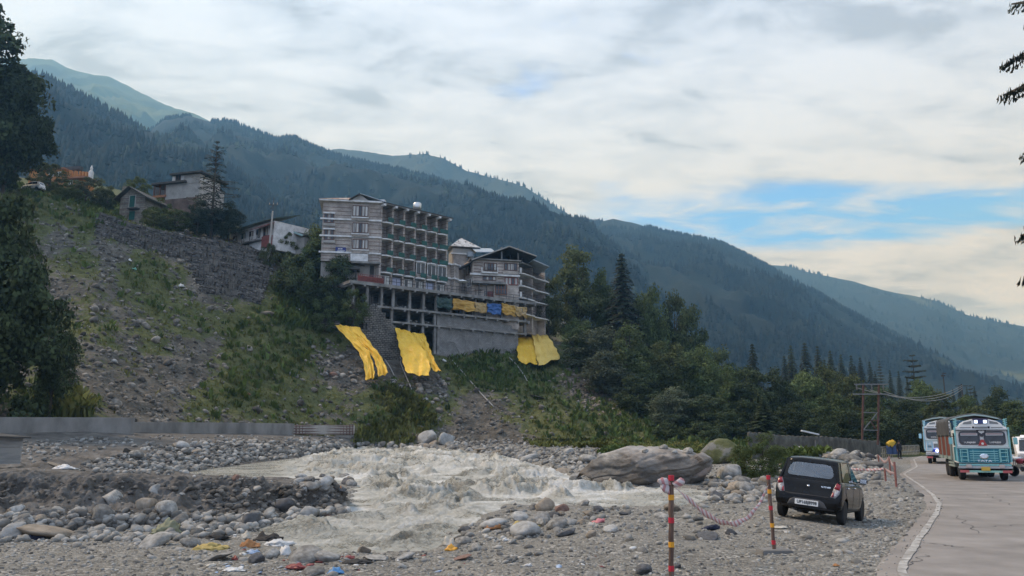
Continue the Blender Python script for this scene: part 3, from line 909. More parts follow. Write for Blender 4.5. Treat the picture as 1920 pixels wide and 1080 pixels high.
VF = mountain('distant_mountain', [(1250, 500, 3300), (1340, 480, 3300), (1400, 479, 3300), (1440, 497, 3250), (1480, 500, 3250), (1520, 512, 3200), (1600, 528, 3200), (1660, 545, 3150), (1720, 556, 3150), (1760, 566, 3100), (1810, 590, 3100), (1850, 600, 3050), (1920, 612, 3000), (2050, 650, 3000), (2300, 700, 2900)], -5, 1500, mountain_material('distant_slope', (0.022, 0.03, 0.026), (0.09, 0.105, 0.06), 0.6, 0.004), 141, rough=0.04)
VB = mountain('near_forest_mountain', [(-500, 40, 950), (-100, 95, 930), (60, 140, 900), (100, 160, 900), (140, 180, 890), (200, 212, 880), (260, 240, 870), (330, 262, 850), (400, 300, 830), (450, 330, 810), (520, 375, 790), (580, 412, 770), (650, 460, 750), (760, 530, 720), (900, 640, 690)], 20, 300, mF, 151, 240, 70, rough=0.05)
def clear(th, sc, sd): return lambda p: fbm(p * sc, 3, sd) < th
wood('conifer_wood', VB, 9000, 6.5, 14, CONIF, 11, clear(0.16, 0.010, 5))
wood('broadleaf_wood', VB, 2600, 4, 8, BROAD, 12, clear(0.1, 0.01, 8), fat=0.4)
wood('conifer_wood', VC, 15000, 5.5, 12, CONIF, 13, clear(0.15, 0.006, 15))
wood('broadleaf_wood', VC, 4000, 5, 9, BROAD, 14, clear(0.05, 0.008, 18), fat=0.4)
wood('conifer_wood', VE, 17000, 6, 13, CONIF, 15, clear(0.16, 0.005, 25))
wood('conifer_wood', VF, 3000, 9, 18, CONIF, 17, clear(0.0, 0.004, 35))
wood('conifer_wood', VD, 1500, 8, 16, CONIF, 18, clear(-0.1, 0.004, 45))
# ------------------------------------------------------------------ the air: blue distance
def haze():
 mb = MB().bx(-4600, 4600, -400, 4700, -14, 1380)
 m = bpy.data.materials.new('haze'); m.use_nodes = True
 n, l = m.node_tree.nodes, m.node_tree.links
 n.remove(n['Principled BSDF'])
 v = n.new('ShaderNodeVolumePrincipled')
 v.inputs['Color'].default_value = (0.22, 0.53, 1.0, 1)
 v.inputs['Absorption Color'].default_value = (1, 1, 1, 1)
 v.inputs['Density'].default_value = 0.00036
 v.inputs['Anisotropy'].default_value = 0.4
 l.new(v.outputs[0], n['Material Output'].inputs['Volume'])
 tag(mb.build('haze', m), kind='stuff')
haze()
# ------------------------------------------------------------------ stones
def ico(sub):
 bm = bmesh.new(); bmesh.ops.create_icosphere(bm, subdivisions=sub, radius=1)
 V = np.array([v.co[:] for v in bm.verts]); Fc = np.array([[v.index for v in f.verts] for f in bm.faces]); bm.free()
 return V, Fc
ICO = {k: ico(k) for k in (1, 2, 3, 4)}
def rock_shape(seed, sub=2, cuts=6, flat=0.75, rough=0.12, dmin=0.55):
 r = np.random.default_rng(seed)
 V, Fc = ICO[sub]
 V = V.copy()
 for _ in range(cuts):
  n = r.normal(size=3); n /= np.linalg.norm(n)
  d = dmin + 0.35 * r.random()
  s = V @ n
  V = V - np.maximum(0, s - d)[:, None] * n * 0.92
 V = V * (1 + rough * fbm(V * 1.7 + seed * 3.7, 3, seed))[:, None]
 V = V * np.array([1.0, 0.8 + 0.25 * r.random(), flat])
 return V, Fc
ROCKCOLS = [(0.28, (0.095, 0.09, 0.08)), (0.48, (0.19, 0.182, 0.164)), (0.68, (0.31, 0.298, 0.27))]
ROCKM = mat('river_rock', ROCKCOLS, 2.2, 0.88, 0.5, 9, rnd=0.42, detail=9, bdist=0.04)
DARKROCK = mat('dark_rock', [(0.3, (0.045, 0.045, 0.046)), (0.7, (0.11, 0.11, 0.112))], 3, 0.8, 0.5, 10, rnd=0.25, detail=8, bdist=0.03)
PALEROCK = mat('pale_rock', [(0.3, (0.2, 0.195, 0.18)), (0.55, (0.32, 0.315, 0.295)), (0.75, (0.42, 0.41, 0.385))], 2.5, 0.9, 0.5, 9, rnd=0.2, detail=9, bdist=0.04)
TANROCK = mat('tan_rock', [(0.3, (0.15, 0.125, 0.095)), (0.7, (0.3, 0.255, 0.2))], 2.5, 0.9, 0.5, 9, rnd=0.25, detail=9, bdist=0.04)
REDROCK = mat('reddish_rock', [(0.3, (0.11, 0.065, 0.05)), (0.7, (0.22, 0.14, 0.11))], 2.5, 0.9, 0.5, 9, rnd=0.2, detail=9, bdist=0.04)
SCREEM = mat('scree_stone', [(0.28, (0.055, 0.05, 0.042)), (0.48, (0.12, 0.109, 0.093)), (0.68, (0.23, 0.213, 0.185))], 1.8, 0.9, 0.4, 8, coord='W', tint=0.6, detail=6, bdist=0.03)
STONEM = mat('loose_stones', ROCKCOLS, 1.8, 0.9, 0.4, 8, coord='W', tint=0.55, detail=6, bdist=0.03)
ROCKME = {}
def rock_mesh(kind, m):
 key = (kind, m.name)
 if key not in ROCKME:
  if kind.startswith('round'): V, Fc = rock_shape(hash_s(kind), 3, 7, 0.72, 0.13, 0.66)
  elif kind.startswith('slab'): V, Fc = rock_shape(hash_s(kind), 3, 9, 0.38, 0.10, 0.5)
  else: V, Fc = rock_shape(hash_s(kind), 3, 14, 0.8, 0.12, 0.45)
  ROCKME[key] = npmesh('boulder', V, Fc, m, True)
 return ROCKME[key]
def hash_s(s): return sum((i + 3) * ord(ch) for i, ch in enumerate(s)) % 9973
KINDS_R = ['round1', 'round2', 'round3', 'round4', 'angular1', 'angular2', 'angular3', 'angular4', 'slab1', 'slab2']
def boulder(p, size, kind, m, label, group=None, sink=0.25, rot=None, sc=None, name='boulder'):
 o = link(name, rock_mesh(kind, m))
 s = Vector((size, size, size)) if sc is None else Vector(sc)
 o.scale = s
 o.rotation_euler = rot if rot is not None else (random.uniform(-0.35, 0.35), random.uniform(-0.35, 0.35), random.uniform(0, 6.28))
 o.location = (p[0], p[1], p[2] + s.z * (0.62 - sink * 1.3))
 return tag(o, label, 'boulder', group)
def px_boulder(x, y, w, kind, m, label, group=None, sink=0.25, ratio=None, rot=None, Y=None, wide=1.0):
 """x, y: middle of the foot in the photograph; w: width in pixels"""
 if Y is None:
  h, _ = hit(x, y)
  if h is None: return None
  p = h
 else:
  p = PV(x, y, Y)
 d = p.y * w / FPX / 2
 return boulder((p.x, p.y + d * 0.5, p.z), d, kind, m, label, group, sink, rot, sc=(d, d * wide, d * (ratio or 0.95)))
def stones(name, pts, size, m, seed, sub=1, flat=0.7, sink=0.3, cuts=9, kind='stuff', elong=0.0):
 """pts (n,3): many loose stones joined as one ground cover"""
 r = np.random.default_rng(seed)
 n = len(pts); K = 7
 which = r.integers(0, K, n)
 Vs, Fs, T = [], [], []
 base = 0
 for k in range(K):
  ids = np.where(which == k)[0]
  if not len(ids): continue
  bv, bf = rock_shape(seed * 31 + k, sub, cuts, flat, 0.12, 0.6)
  if elong: bv = bv * np.array([1 + elong, 1, 1])
  a = r.random(len(ids)) * 6.283; c, s = np.cos(a), np.sin(a)
  tl = (r.random((len(ids), 2)) - 0.5) * 0.7
  sz = size[ids][:, None]
  x = bv[None, :, 0] * c[:, None] - bv[None, :, 1] * s[:, None]
  y = bv[None, :, 0] * s[:, None] + bv[None, :, 1] * c[:, None]
  z = bv[None, :, 2] + x * tl[:, :1] + y * tl[:, 1:]
  q = np.stack([x * sz + pts[ids, 0:1], y * sz + pts[ids, 1:2], z * sz + pts[ids, 2:3] + sz * flat * (0.75 - sink * 1.5)], -1)
  Vs.append(q.reshape(-1, 3))
  Fs.append((np.arange(len(ids))[:, None, None] * len(bv) + bf[None] + base).reshape(-1, 3))
  T.append(np.repeat(r.random(len(ids)), len(bv)))
  base += len(ids) * len(bv)
 o = link(name, npmesh(name, np.concatenate(Vs), np.concatenate(Fs), m, sub > 1, {'tint': np.concatenate(T)}))
 return tag(o, kind=kind)
def on_grid(V, n, r, w=None):
 """n random places on a (nr, nc, 3) grid, w: (nr, nc) weight"""
 nr, nc = V.shape[:2]
 a = np.linalg.norm(np.cross(V[1:, :-1] - V[:-1, :-1], V[:-1, 1:] - V[:-1, :-1]), axis=-1)
 if w is not None: a = a * w[:-1, :-1]
 c = np.cumsum(a.ravel()); k = np.searchsorted(c, r.random(n) * c[-1])
 i, j = k // (nc - 1), k % (nc - 1)
 fa, fb = r.random((n, 1)), r.random((n, 1))
 return V[i, j] * (1 - fa) * (1 - fb) + V[i + 1, j] * fa * (1 - fb) + V[i, j + 1] * (1 - fa) * fb + V[i + 1, j + 1] * fa * fb
def in_px(n, x0, x1, y0, y1, r, accept=None):
 """places on the land seen inside a pixel window"""
 out = []
 for _ in range(n):
  x, y = r.uniform(x0, x1), r.uniform(y0, y1)
  if accept is not None and not accept(x, y): continue
  h, _n = hit(x, y)
  if h is not None: out.append(h[:])
 return np.array(out).reshape(-1, 3)
def poly_px(poly):
 xs = [p[0] for p in poly]; ys = [p[1] for p in poly]
 def acc(x, y):
  c = False; j = len(poly) - 1
  for i in range(len(poly)):
   if (poly[i][1] > y) != (poly[j][1] > y) and x < (poly[j][0] - poly[i][0]) * (y - poly[i][1]) / (poly[j][1] - poly[i][1]) + poly[i][0]: c = not c
   j = i
  return c
 return min(xs), max(xs), min(ys), max(ys), acc
def lots(poly, n, seed, s0, s1, pw=2.0, name='loose_stones', m=None, sub=1, sink=0.3, flat=0.7, cuts=9, riv=True):
 """loose stones over a pixel region; s0..s1 = stone width range in photograph pixels"""
 r = np.random.default_rng(seed)
 x0, x1, y0, y1, acc = poly_px(poly)
 p = in_px(n, x0, x1, y0, y1, r, acc)
 if riv and len(p): p = p[p[:, 2] > zriv(p[:, 1]) - 0.25]
 px = s0 + (s1 - s0) * r.random(len(p)) ** pw
 return stones(name, p, px * p[:, 1] / FPX / 2, m or STONEM, seed, sub, flat, sink, cuts)
rs = np.random.default_rng(5)
# gravel and cobbles, region by region
FORE = [(-60, 1010), (300, 1015), (560, 1030), (700, 1037), (830, 1015), (950, 950), (1330, 935), (1440, 960), (1640, 900), (1700, 900), (1740, 945), (1690, 1020), (1640, 1082), (-60, 1082)]
lots(FORE, 6000, 201, 3, 11, 2.4, 'gravel_stones', sink=0.42)
lots(FORE, 330, 202, 10, 26, 2.0, 'cobbles', sub=2, sink=0.45, flat=0.55)
lots([(820, 1030), (880, 975), (960, 945), (1120, 935), (1260, 945), (1250, 985), (1120, 1000), (1000, 1010), (900, 1040)], 330, 203, 5, 20, 2.2, 'cobbles', sub=2, sink=0.35)
lots([(-60, 972), (120, 960), (300, 958), (420, 962), (480, 965), (560, 960), (655, 950), (650, 968), (560, 978), (500, 992), (470, 1000), (400, 1005), (300, 1018), (-60, 1015)], 1700, 204, 5, 26, 2.4, 'cobbles', sub=2, sink=0.25)
lots([(-60, 890), (640, 900), (655, 950), (560, 975), (-60, 985)], 420, 205, 4, 13, 2.2, 'ledge_stones', sub=2, sink=0.55, m=SCREEM)
lots([(320, 912), (450, 915), (640, 908), (655, 945), (560, 965), (420, 960)], 300, 217, 5, 18, 2.0, 'ledge_stones', sub=2, sink=0.45, m=SCREEM)
lots([(840, 828), (1000, 824), (1180, 828), (1190, 850), (1000, 846), (840, 842)], 800, 218, 3, 10, 2.2, 'shore_stones', sink=0.3, riv=False)
lots([(20, 880), (300, 888), (450, 903), (560, 905), (640, 898), (640, 890), (450, 893), (200, 880), (60, 872)], 260, 206, 4, 12, 2.0, 'gravel_stones', sink=0.35)
lots([(150, 870), (300, 836), (400, 828), (640, 826), (660, 838), (560, 856), (450, 870), (320, 892), (180, 885)], 3000, 207, 4, 15, 2.4, 'rubble_stones', sub=2, sink=0.25)
lots([(0, 830), (250, 818), (250, 832), (60, 868), (40, 850)], 420, 208, 4, 14, 2.0, 'rubble_stones', sink=0.3)
lots([(250, 817), (640, 818), (640, 824), (300, 827)], 200, 209, 3, 8, 2.0, 'rubble_stones', sink=0.3)
lots([(660, 832), (830, 828), (960, 842), (1080, 866), (1190, 872), (1090, 900), (1000, 868), (900, 848), (830, 844), (670, 842)], 1300, 210, 4, 16, 1.8, 'shore_stones', sub=2, sink=0.25)
lots([(1330, 895), (1380, 872), (1480, 862), (1640, 868), (1650, 900), (1480, 940), (1340, 945), (1300, 930)], 1500, 211, 6, 22, 2.0, 'cobbles', sub=2, sink=0.28)
lots([(1460, 850), (1520, 838), (1640, 842), (1650, 880), (1600, 900), (1480, 880)], 800, 212, 4, 18, 2.0, 'rubble_stones', sub=2, sink=0.25)
lots([(1640, 900), (1690, 890), (1740, 950), (1660, 1060), (1560, 1000), (1630, 960)], 700, 213, 3, 12, 2.5, 'gravel_stones', sink=0.45)
lots([(1655, 1082), (1690, 1030), (1725, 985), (1745, 945), (1735, 915), (1760, 930), (1775, 950), (1755, 985), (1720, 1040), (1700, 1082)], 420, 214, 2, 6, 2.5, 'spilled_gravel', sink=0.2, flat=0.6)
lots([(860, 838), (1000, 845), (1100, 850), (1190, 858), (1180, 880), (1085, 885), (1010, 862), (940, 850)], 1500, 215, 3, 12, 2.2, 'shore_stones', sub=2, sink=0.3)
lots([(1190, 850), (1400, 850), (1400, 885), (1330, 900)], 400, 216, 3, 12, 2.2, 'shore_stones', sub=2, sink=0.3)
# scree on the hillside
hw = np.clip(1.05 - HG, 0.05, 1)
xh, yh = proj(HV)
hw = hw * (xh > -80) * (xh < 1480) * (HV[..., 1] < 140)
for (a_, b_, c_, d_) in ((625, 735, 605, 722), (736, 832, 612, 715), (952, 1052, 606, 700)): hw = hw * ~((xh > a_) & (xh < b_) & (yh > c_) & (yh < d_))
p = on_grid(HV, 7000, rs, hw)
stones('scree_stones', p, (0.10 + 0.34 * rs.random(len(p)) ** 3.5), SCREEM, 221, 1, 0.7, 0.35)
p = on_grid(HV, 380, rs, hw)
stones('scree_blocks', p, (0.3 + 0.45 * rs.random(len(p)) ** 2), SCREEM, 222, 2, 0.7, 0.4, 9)
lots([(570, 690), (610, 640), (680, 655), (740, 715), (840, 700), (845, 760), (790, 760), (720, 735), (640, 720)], 600, 223, 3, 16, 2.2, 'scree_stones', sub=2, sink=0.25, riv=False, m=SCREEM)
lots([(1040, 700), (1120, 720), (1180, 790), (1140, 790), (1060, 740)], 260, 224, 3, 12, 2, 'scree_stones', sink=0.3, riv=False, m=mat('brown_stones', [(0.3, (0.1, 0.08, 0.062)), (0.7, (0.26, 0.215, 0.17))], 2, 0.9, 0.4, 8, coord='W', tint=0.5))
# ------------------------------------------------------------------ grass and weeds
def tufts(name, pts, h, m, seed, blades=5, lean=0.5, width=0.12):
 r = np.random.default_rng(seed)
 n = len(pts)
 k = blades
 a = r.random((n, k)) * 6.283
 hh = h[:, None] * (0.55 + 0.6 * r.random((n, k)))
 ln = lean * (0.3 + r.random((n, k))) * hh
 off = (r.random((n, k, 2)) - 0.5) * h[:, None, None] * 0.7
 bx, by = pts[:, None, 0] + off[..., 0], pts[:, None, 1] + off[..., 1]
 bz = pts[:, None, 2] - 0.05 + 0 * a
 wx, wy = -np.sin(a) * hh * width, np.cos(a) * hh * width
 dx, dy = np.cos(a) * ln, np.sin(a) * ln
 v0 = np.stack([bx - wx * 0.6, by - wy * 0.6, bz], -1); v1 = np.stack([bx + wx * 0.6, by + wy * 0.6, bz], -1)
 v2 = np.stack([bx + dx * 0.45 + wx, by + dy * 0.45 + wy, bz + hh * 0.62], -1); v3 = np.stack([bx + dx * 0.45 - wx, by + dy * 0.45 - wy, bz + hh * 0.62], -1)
 v4 = np.stack([bx + dx, by + dy, bz + hh * (1 - 0.25 * r.random((n, k)))], -1)
 V = np.stack([v0, v1, v2, v3, v4], 2).reshape(-1, 3)
 i = np.arange(n * k)[:, None] * 5
 q = i + np.array([[0, 1, 2, 3]]); t = i + np.array([[3, 2, 4]])
 tint = np.repeat(r.random(n) * 0.7 + 0.3 * r.random(n), k * 5)
 o = link(name, npmesh(name, V, [q, t], m, False, {'tint': tint}))
 return tag(o, kind='stuff')
GRASS = mat('weed_green', [(0.3, (0.075, 0.088, 0.026)), (0.5, (0.12, 0.13, 0.04)), (0.72, (0.19, 0.185, 0.075))], 0.25, 0.9, coord='W', tint=0.5, trans=0.25, spec=0.1)
LUSH = mat('lush_green', [(0.3, (0.05, 0.08, 0.022)), (0.7, (0.105, 0.14, 0.04))], 0.3, 0.85, coord='W', tint=0.5, trans=0.25, spec=0.15)
gw = HG ** 1.2 * (xh > -80) * (xh < 1500) * (HV[..., 1] < 150)
p = on_grid(HV, 24000, rs, gw)
tufts('grass_tufts', p, 0.2 + 0.45 * rs.random(len(p)) ** 2, GRASS, 231, 5)
p = on_grid(HV, 3000, rs, gw ** 2)
tufts('weeds', p, 0.6 + 0.7 * rs.random(len(p)) ** 2, LUSH, 232, 9, 0.6, 0.16)
def weeds(poly, n, seed, h0, h1, m, blades=7, name='weeds', lean=0.5, width=0.12):
 r = np.random.default_rng(seed)
 x0, x1, y0, y1, acc = poly_px(poly)
 p = in_px(n, x0, x1, y0, y1, r, acc)
 if len(p): tufts(name, p, h0 + (h1 - h0) * r.random(len(p)), m, seed, blades, lean, width)
weeds([(1180, 832), (1260, 820), (1400, 830), (1400, 866), (1340, 868), (1200, 850)], 1500, 233, 0.25, 0.65, GRASS, 9, 'weeds', 0.9, 0.2)
weeds([(1440, 850), (1500, 826), (1640, 838), (1560, 852), (1480, 870)], 900, 234, 0.3, 0.7, LUSH, 9, 'weeds', 0.9, 0.2)
weeds([(1120, 850), (1200, 836), (1320, 850), (1290, 862), (1180, 862)], 700, 241, 0.25, 0.6, LUSH, 9, 'weeds', 0.9, 0.2)
weeds([(60, 780), (90, 745), (150, 750), (170, 786)], 160, 235, 0.8, 1.8, GRASS, 10)
weeds([(660, 830), (680, 800), (800, 770), (830, 800), (760, 835)], 420, 236, 0.5, 1.1, GRASS, 9)
weeds([(700, 745), (740, 725), (800, 760), (820, 800), (760, 800)], 420, 237, 0.5, 1.2, GRASS, 10, 'weeds', 0.8, 0.15)
weeds([(500, 600), (540, 560), (640, 590), (650, 620), (560, 620)], 300, 238, 0.6, 1.6, LUSH, 10)
weeds([(840, 690), (900, 668), (975, 680), (960, 735), (900, 735)], 500, 239, 0.4, 0.8, LUSH, 9)
weeds([(1000, 690), (1060, 680), (1180, 780), (1230, 830), (1150, 790), (1060, 735)], 260, 240, 0.5, 1.2, LUSH, 9)
weeds([(980, 826), (1190, 826), (1190, 842), (1000, 838)], 500, 242, 0.3, 0.7, GRASS, 9, 'weeds', 0.9, 0.2)
# ------------------------------------------------------------------ trees
def leafmat(name, dark, lite, trans=0.22, rnd=0.25):
 return mat(name, [(0.3, dark), (0.7, lite)], 0.35, 0.75, tint=0.5, rnd=rnd, trans=trans, spec=0.2)
L_DARK = leafmat('dark_leaves', (0.034, 0.05, 0.023), (0.072, 0.096, 0.04))
L_MID = leafmat('mid_leaves', (0.058, 0.086, 0.031), (0.115, 0.15, 0.055))
L_LITE = leafmat('light_leaves', (0.062, 0.086, 0.028), (0.115, 0.14, 0.05))
L_GREY = leafmat('greyish_leaves', (0.065, 0.082, 0.048), (0.12, 0.14, 0.084))
L_OLIVE = leafmat('olive_leaves', (0.063, 0.08, 0.029), (0.125, 0.14, 0.052))
NEEDLE = leafmat('dark_needles', (0.018, 0.03, 0.02), (0.042, 0.062, 0.038), 0.08)
NEEDLE2 = leafmat('deodar_needles', (0.018, 0.026, 0.019), (0.04, 0.052, 0.036), 0.08)
BARK = mat('bark', [(0.3, (0.035, 0.028, 0.022)), (0.7, (0.09, 0.075, 0.06))], 6, 0.95, 0.6, 14, stretch=(1, 1, 0.3))
def leaves_mesh(name, pos, nrm, size, r, m, slim=0.55):
 n = len(pos)
 a = r.normal(size=(n, 3)); a -= (a * nrm).sum(1, keepdims=True) * nrm
 a /= np.linalg.norm(a, axis=1, keepdims=True) + 1e-9
 b = np.cross(nrm, a)
 s = size[:, None]
 fold = nrm * s * 0.25
 V = np.stack([pos - a * s, pos + b * s * slim - fold, pos + a * s, pos - b * s * slim - fold], 1).reshape(-1, 3)
 Fq = np.arange(n)[:, None] * 4 + np.array([[0, 1, 2, 3]])
 return npmesh(name, V, Fq, m, False, {'tint': np.repeat(r.random(n), 4)})
def unit(r, n):
 v = r.normal(size=(n, 3)); return v / np.linalg.norm(v, axis=1, keepdims=True)
def make_decid(seed, nleaf=7000, nblob=26, leaf=0.045, lobes=0.3, base=0.12, droop=0.0, egg=0.8):
 """crown and trunk meshes for a tree 1 high and about 0.7 wide; returns arrays for the crown"""
 r = np.random.default_rng(seed)
 C0 = []
 while len(C0) < nblob:
  v = unit(r, 1)[0] * r.random() ** 0.45
  z = base + (1 - base) * (0.5 + 0.5 * v[2])
  w = 0.30 * (1 - 0.35 * max(0, v[2]) ** 1.5) * egg / 0.8
  C0.append((v[0] * w, v[1] * w, min(z, 0.92)))
 C0 = np.array(C0)
 rad = (0.075 + 0.085 * r.random(nblob)) * min(1.0, (30 / nblob) ** 0.33)
 k = r.integers(0, nblob, nleaf)
 d = unit(r, nleaf)
 d[:, 2] = np.where(d[:, 2] < -0.75, -d[:, 2], d[:, 2])
 d /= np.linalg.norm(d, axis=1, keepdims=True)
 rr = rad[k] * (0.55 + 0.5 * r.random(nleaf)) * (1 + lobes * vnoise(d * 2.3 + k[:, None] * 7.1, seed))
 p = C0[k] + d * rr[:, None] * np.array([1.05, 1.05, 0.85])
 p[:, 2] -= droop * rr
 nn = d + 0.95 * unit(r, nleaf) + np.array([0, 0, 0.1]); nn /= np.linalg.norm(nn, axis=1, keepdims=True)
 sz = leaf * (0.5 + 0.7 * r.random(nleaf))
 mb = MB()
 mb.tube([(0, 0, -0.06), (0.01, 0, 0.12), (0, 0.012, 0.3), (0.01, 0, 0.6)], [0.026, 0.02, 0.016, 0.006], 7)
 for q in C0[:12]:
  z0 = min(0.1 + 0.4 * r.random(), q[2] * 0.7)
  mb.tube([(0, 0, z0), (q[0] * 0.5, q[1] * 0.5, z0 + (q[2] - z0) * 0.6), tuple(q)], [0.01, 0.007, 0.003], 5)
 return (p, nn, sz, r), mb
def make_conifer(seed, whorls=24, br=6, R0=0.21, base=0.06, droop=0.25, dense=1.0, leaf=0.02, power=0.85, irregular=0.25, hang=0.012):
 r = np.random.default_rng(seed)
 pos, nr, sz = [], [], []
 mb = MB()
 mb.tube([(0, 0, -0.05), (0, 0, 0.4), (0, 0, 0.98)], [0.017, 0.012, 0.002], 6)
 for w in range(whorls):
  t = base + (0.985 - base) * (w / (whorls - 1)) ** 0.92
  for b in range(br):
   a = 2 * math.pi * (b + r.random() * 0.8) / br + w * 1.3
   L = R0 * (1 - t) ** power * (1 + irregular * (r.random() * 2 - 1)) + 0.012
   k = max(3, int(12 * dense * (L / R0) + 3))
   s = np.linspace(0.12, 1, k)
   z = t + L * (0.12 * s - droop * s ** 1.6)
   ca, sa = math.cos(a), math.sin(a)
   if L > 0.05: mb.tube([(0, 0, t), (ca * L * 0.55, sa * L * 0.55, t + L * (0.066 - droop * 0.38)), (ca * L * 0.96, sa * L * 0.96, t + L * (0.115 - droop * 0.94))], [0.004, 0.003, 0.001], 3, cap=False)
   for side in (-1, 0, 1):
    sp = side * 0.22 * L * (1 - 0.6 * s) * (0.6 + 0.6 * r.random(k))
    q = np.stack([ca * L * s - sa * sp, sa * L * s + ca * sp, z - hang * r.random(k) - abs(side) * hang * 0.5], -1)
    pos.append(q)
    n_ = np.stack([0.4 * ca + 0.5 * (r.random(k) - 0.5), 0.4 * sa + 0.5 * (r.random(k) - 0.5), 0.8 + 0 * s], -1)
    nr.append(n_ / np.linalg.norm(n_, axis=1, keepdims=True)); sz.append(leaf * (0.7 + 0.6 * r.random(k)) * (0.6 + 0.5 * (L / R0)))
 return (np.concatenate(pos), np.concatenate(nr), np.concatenate(sz), r), mb
TREE_SRC = {}
def tree_src(kind):
 if kind not in TREE_SRC:
  if kind.startswith('broad'):
   i = int(kind[5:]); src, mb = make_decid(300 + i, 14000, 64, 0.0165, 0.5, 0.02)
  elif kind.startswith('bush'):
   i = int(kind[4:]); src, mb = make_decid(340 + i, 9000, 44, 0.021, 0.5, -0.12, egg=1.35)
  elif kind.startswith('thicket'):
   src, mb = make_decid(350 + int(kind[7:]), 26000, 80, 0.012, 0.5, -0.15, egg=1.3)
  elif kind.startswith('great'):
   i = int(kind[5:]); src, mb = make_decid(360 + i, 34000, 80, 0.0155, 0.45, 0.02, droop=0.35, egg=0.98)
  elif kind.startswith('spruce'):
   i = int(kind[6:]); src, mb = make_conifer(380 + i, 30, 7, 0.2, 0.05, 0.42, 1.0, 0.017)
  elif kind.startswith('deodar'):
   i = int(kind[6:]); src, mb = make_conifer(400 + i, 22, 5, 0.29, 0.13, 0.10, 1.25, 0.0135, 0.72, 0.4)
  elif kind.startswith('edge'):
   src, mb = make_conifer(460, 26, 6, 0.29, 0.13, 0.10, 4.5, 0.0075, 0.72, 0.4, 0.004)
  elif kind.startswith('tier'):
   src, mb = make_conifer(440 + int(kind[4:]), 14, 5, 0.27, 0.2, 0.05, 1.3, 0.0125, 0.75, 0.45)
  elif kind.startswith('gaunt'):
   i = int(kind[5:]); src, mb = make_conifer(420 + i, 9, 4, 0.2, 0.3, -0.02, 1.0, 0.022, 0.4, 0.5)
  TREE_SRC[kind] = (src, mb)
 return TREE_SRC[kind]
TREE_ME = {}
def tree_meshes(kind, m):
 key = (kind, m.name)
 if key not in TREE_ME:
  (p, nn, sz, r), mb = tree_src(kind)
  TREE_ME[key] = (leaves_mesh('crown', p, nn, sz, np.random.default_rng(1), m, 0.42 if m in (NEEDLE, NEEDLE2) else 0.6), mb.mesh('trunk', BARK, smooth='all'))
 return TREE_ME[key]
WIDTH = {'thicket': 1.05, 'broad': 0.74, 'bush': 1.1, 'great': 0.8, 'spruce': 0.42, 'deodar': 0.6, 'gaunt': 0.4, 'tier': 0.54, 'edge': 0.6}
def tree(x, Y, ytop, hw, kind, m, label, group='trees beyond the river', ybase=None, name=None, sink=0.4):
 """x, ytop: top of the crown in the photograph, hw: half width in pixels, Y: distance"""
 top = P(x, ytop, Y)
 z0 = float(P(x, ybase, Y)[2]) if ybase is not None else down(top[0], Y)
 h = max(top[2] - z0, 1.0) + sink
 crown, trunk = tree_meshes(kind, m)
 base = kind.rstrip('0123456789')
 wd = 2 * hw * Y / FPX
 nm = name or {'broad': 'broadleaf_tree', 'bush': 'bush', 'thicket': 'bush', 'great': 'broadleaf_tree', 'spruce': 'conifer_tree', 'deodar': 'conifer_tree', 'gaunt': 'conifer_tree', 'tier': 'conifer_tree', 'edge': 'conifer_tree'}[base]
 t = thing(nm, label, 'bush' if nm == 'bush' else 'tree', (top[0], Y, z0 - sink), random.uniform(0, 6.28), group)
 t.scale = (wd / WIDTH[base], wd / WIDTH[base], h)
 link('crown', crown, t); link('trunk', trunk, t)
 return t
B_ = lambda i: 'broad%d' % (i % 4)
LAB_WOOD = 'broadleaf tree in the dense dark wood across the river'
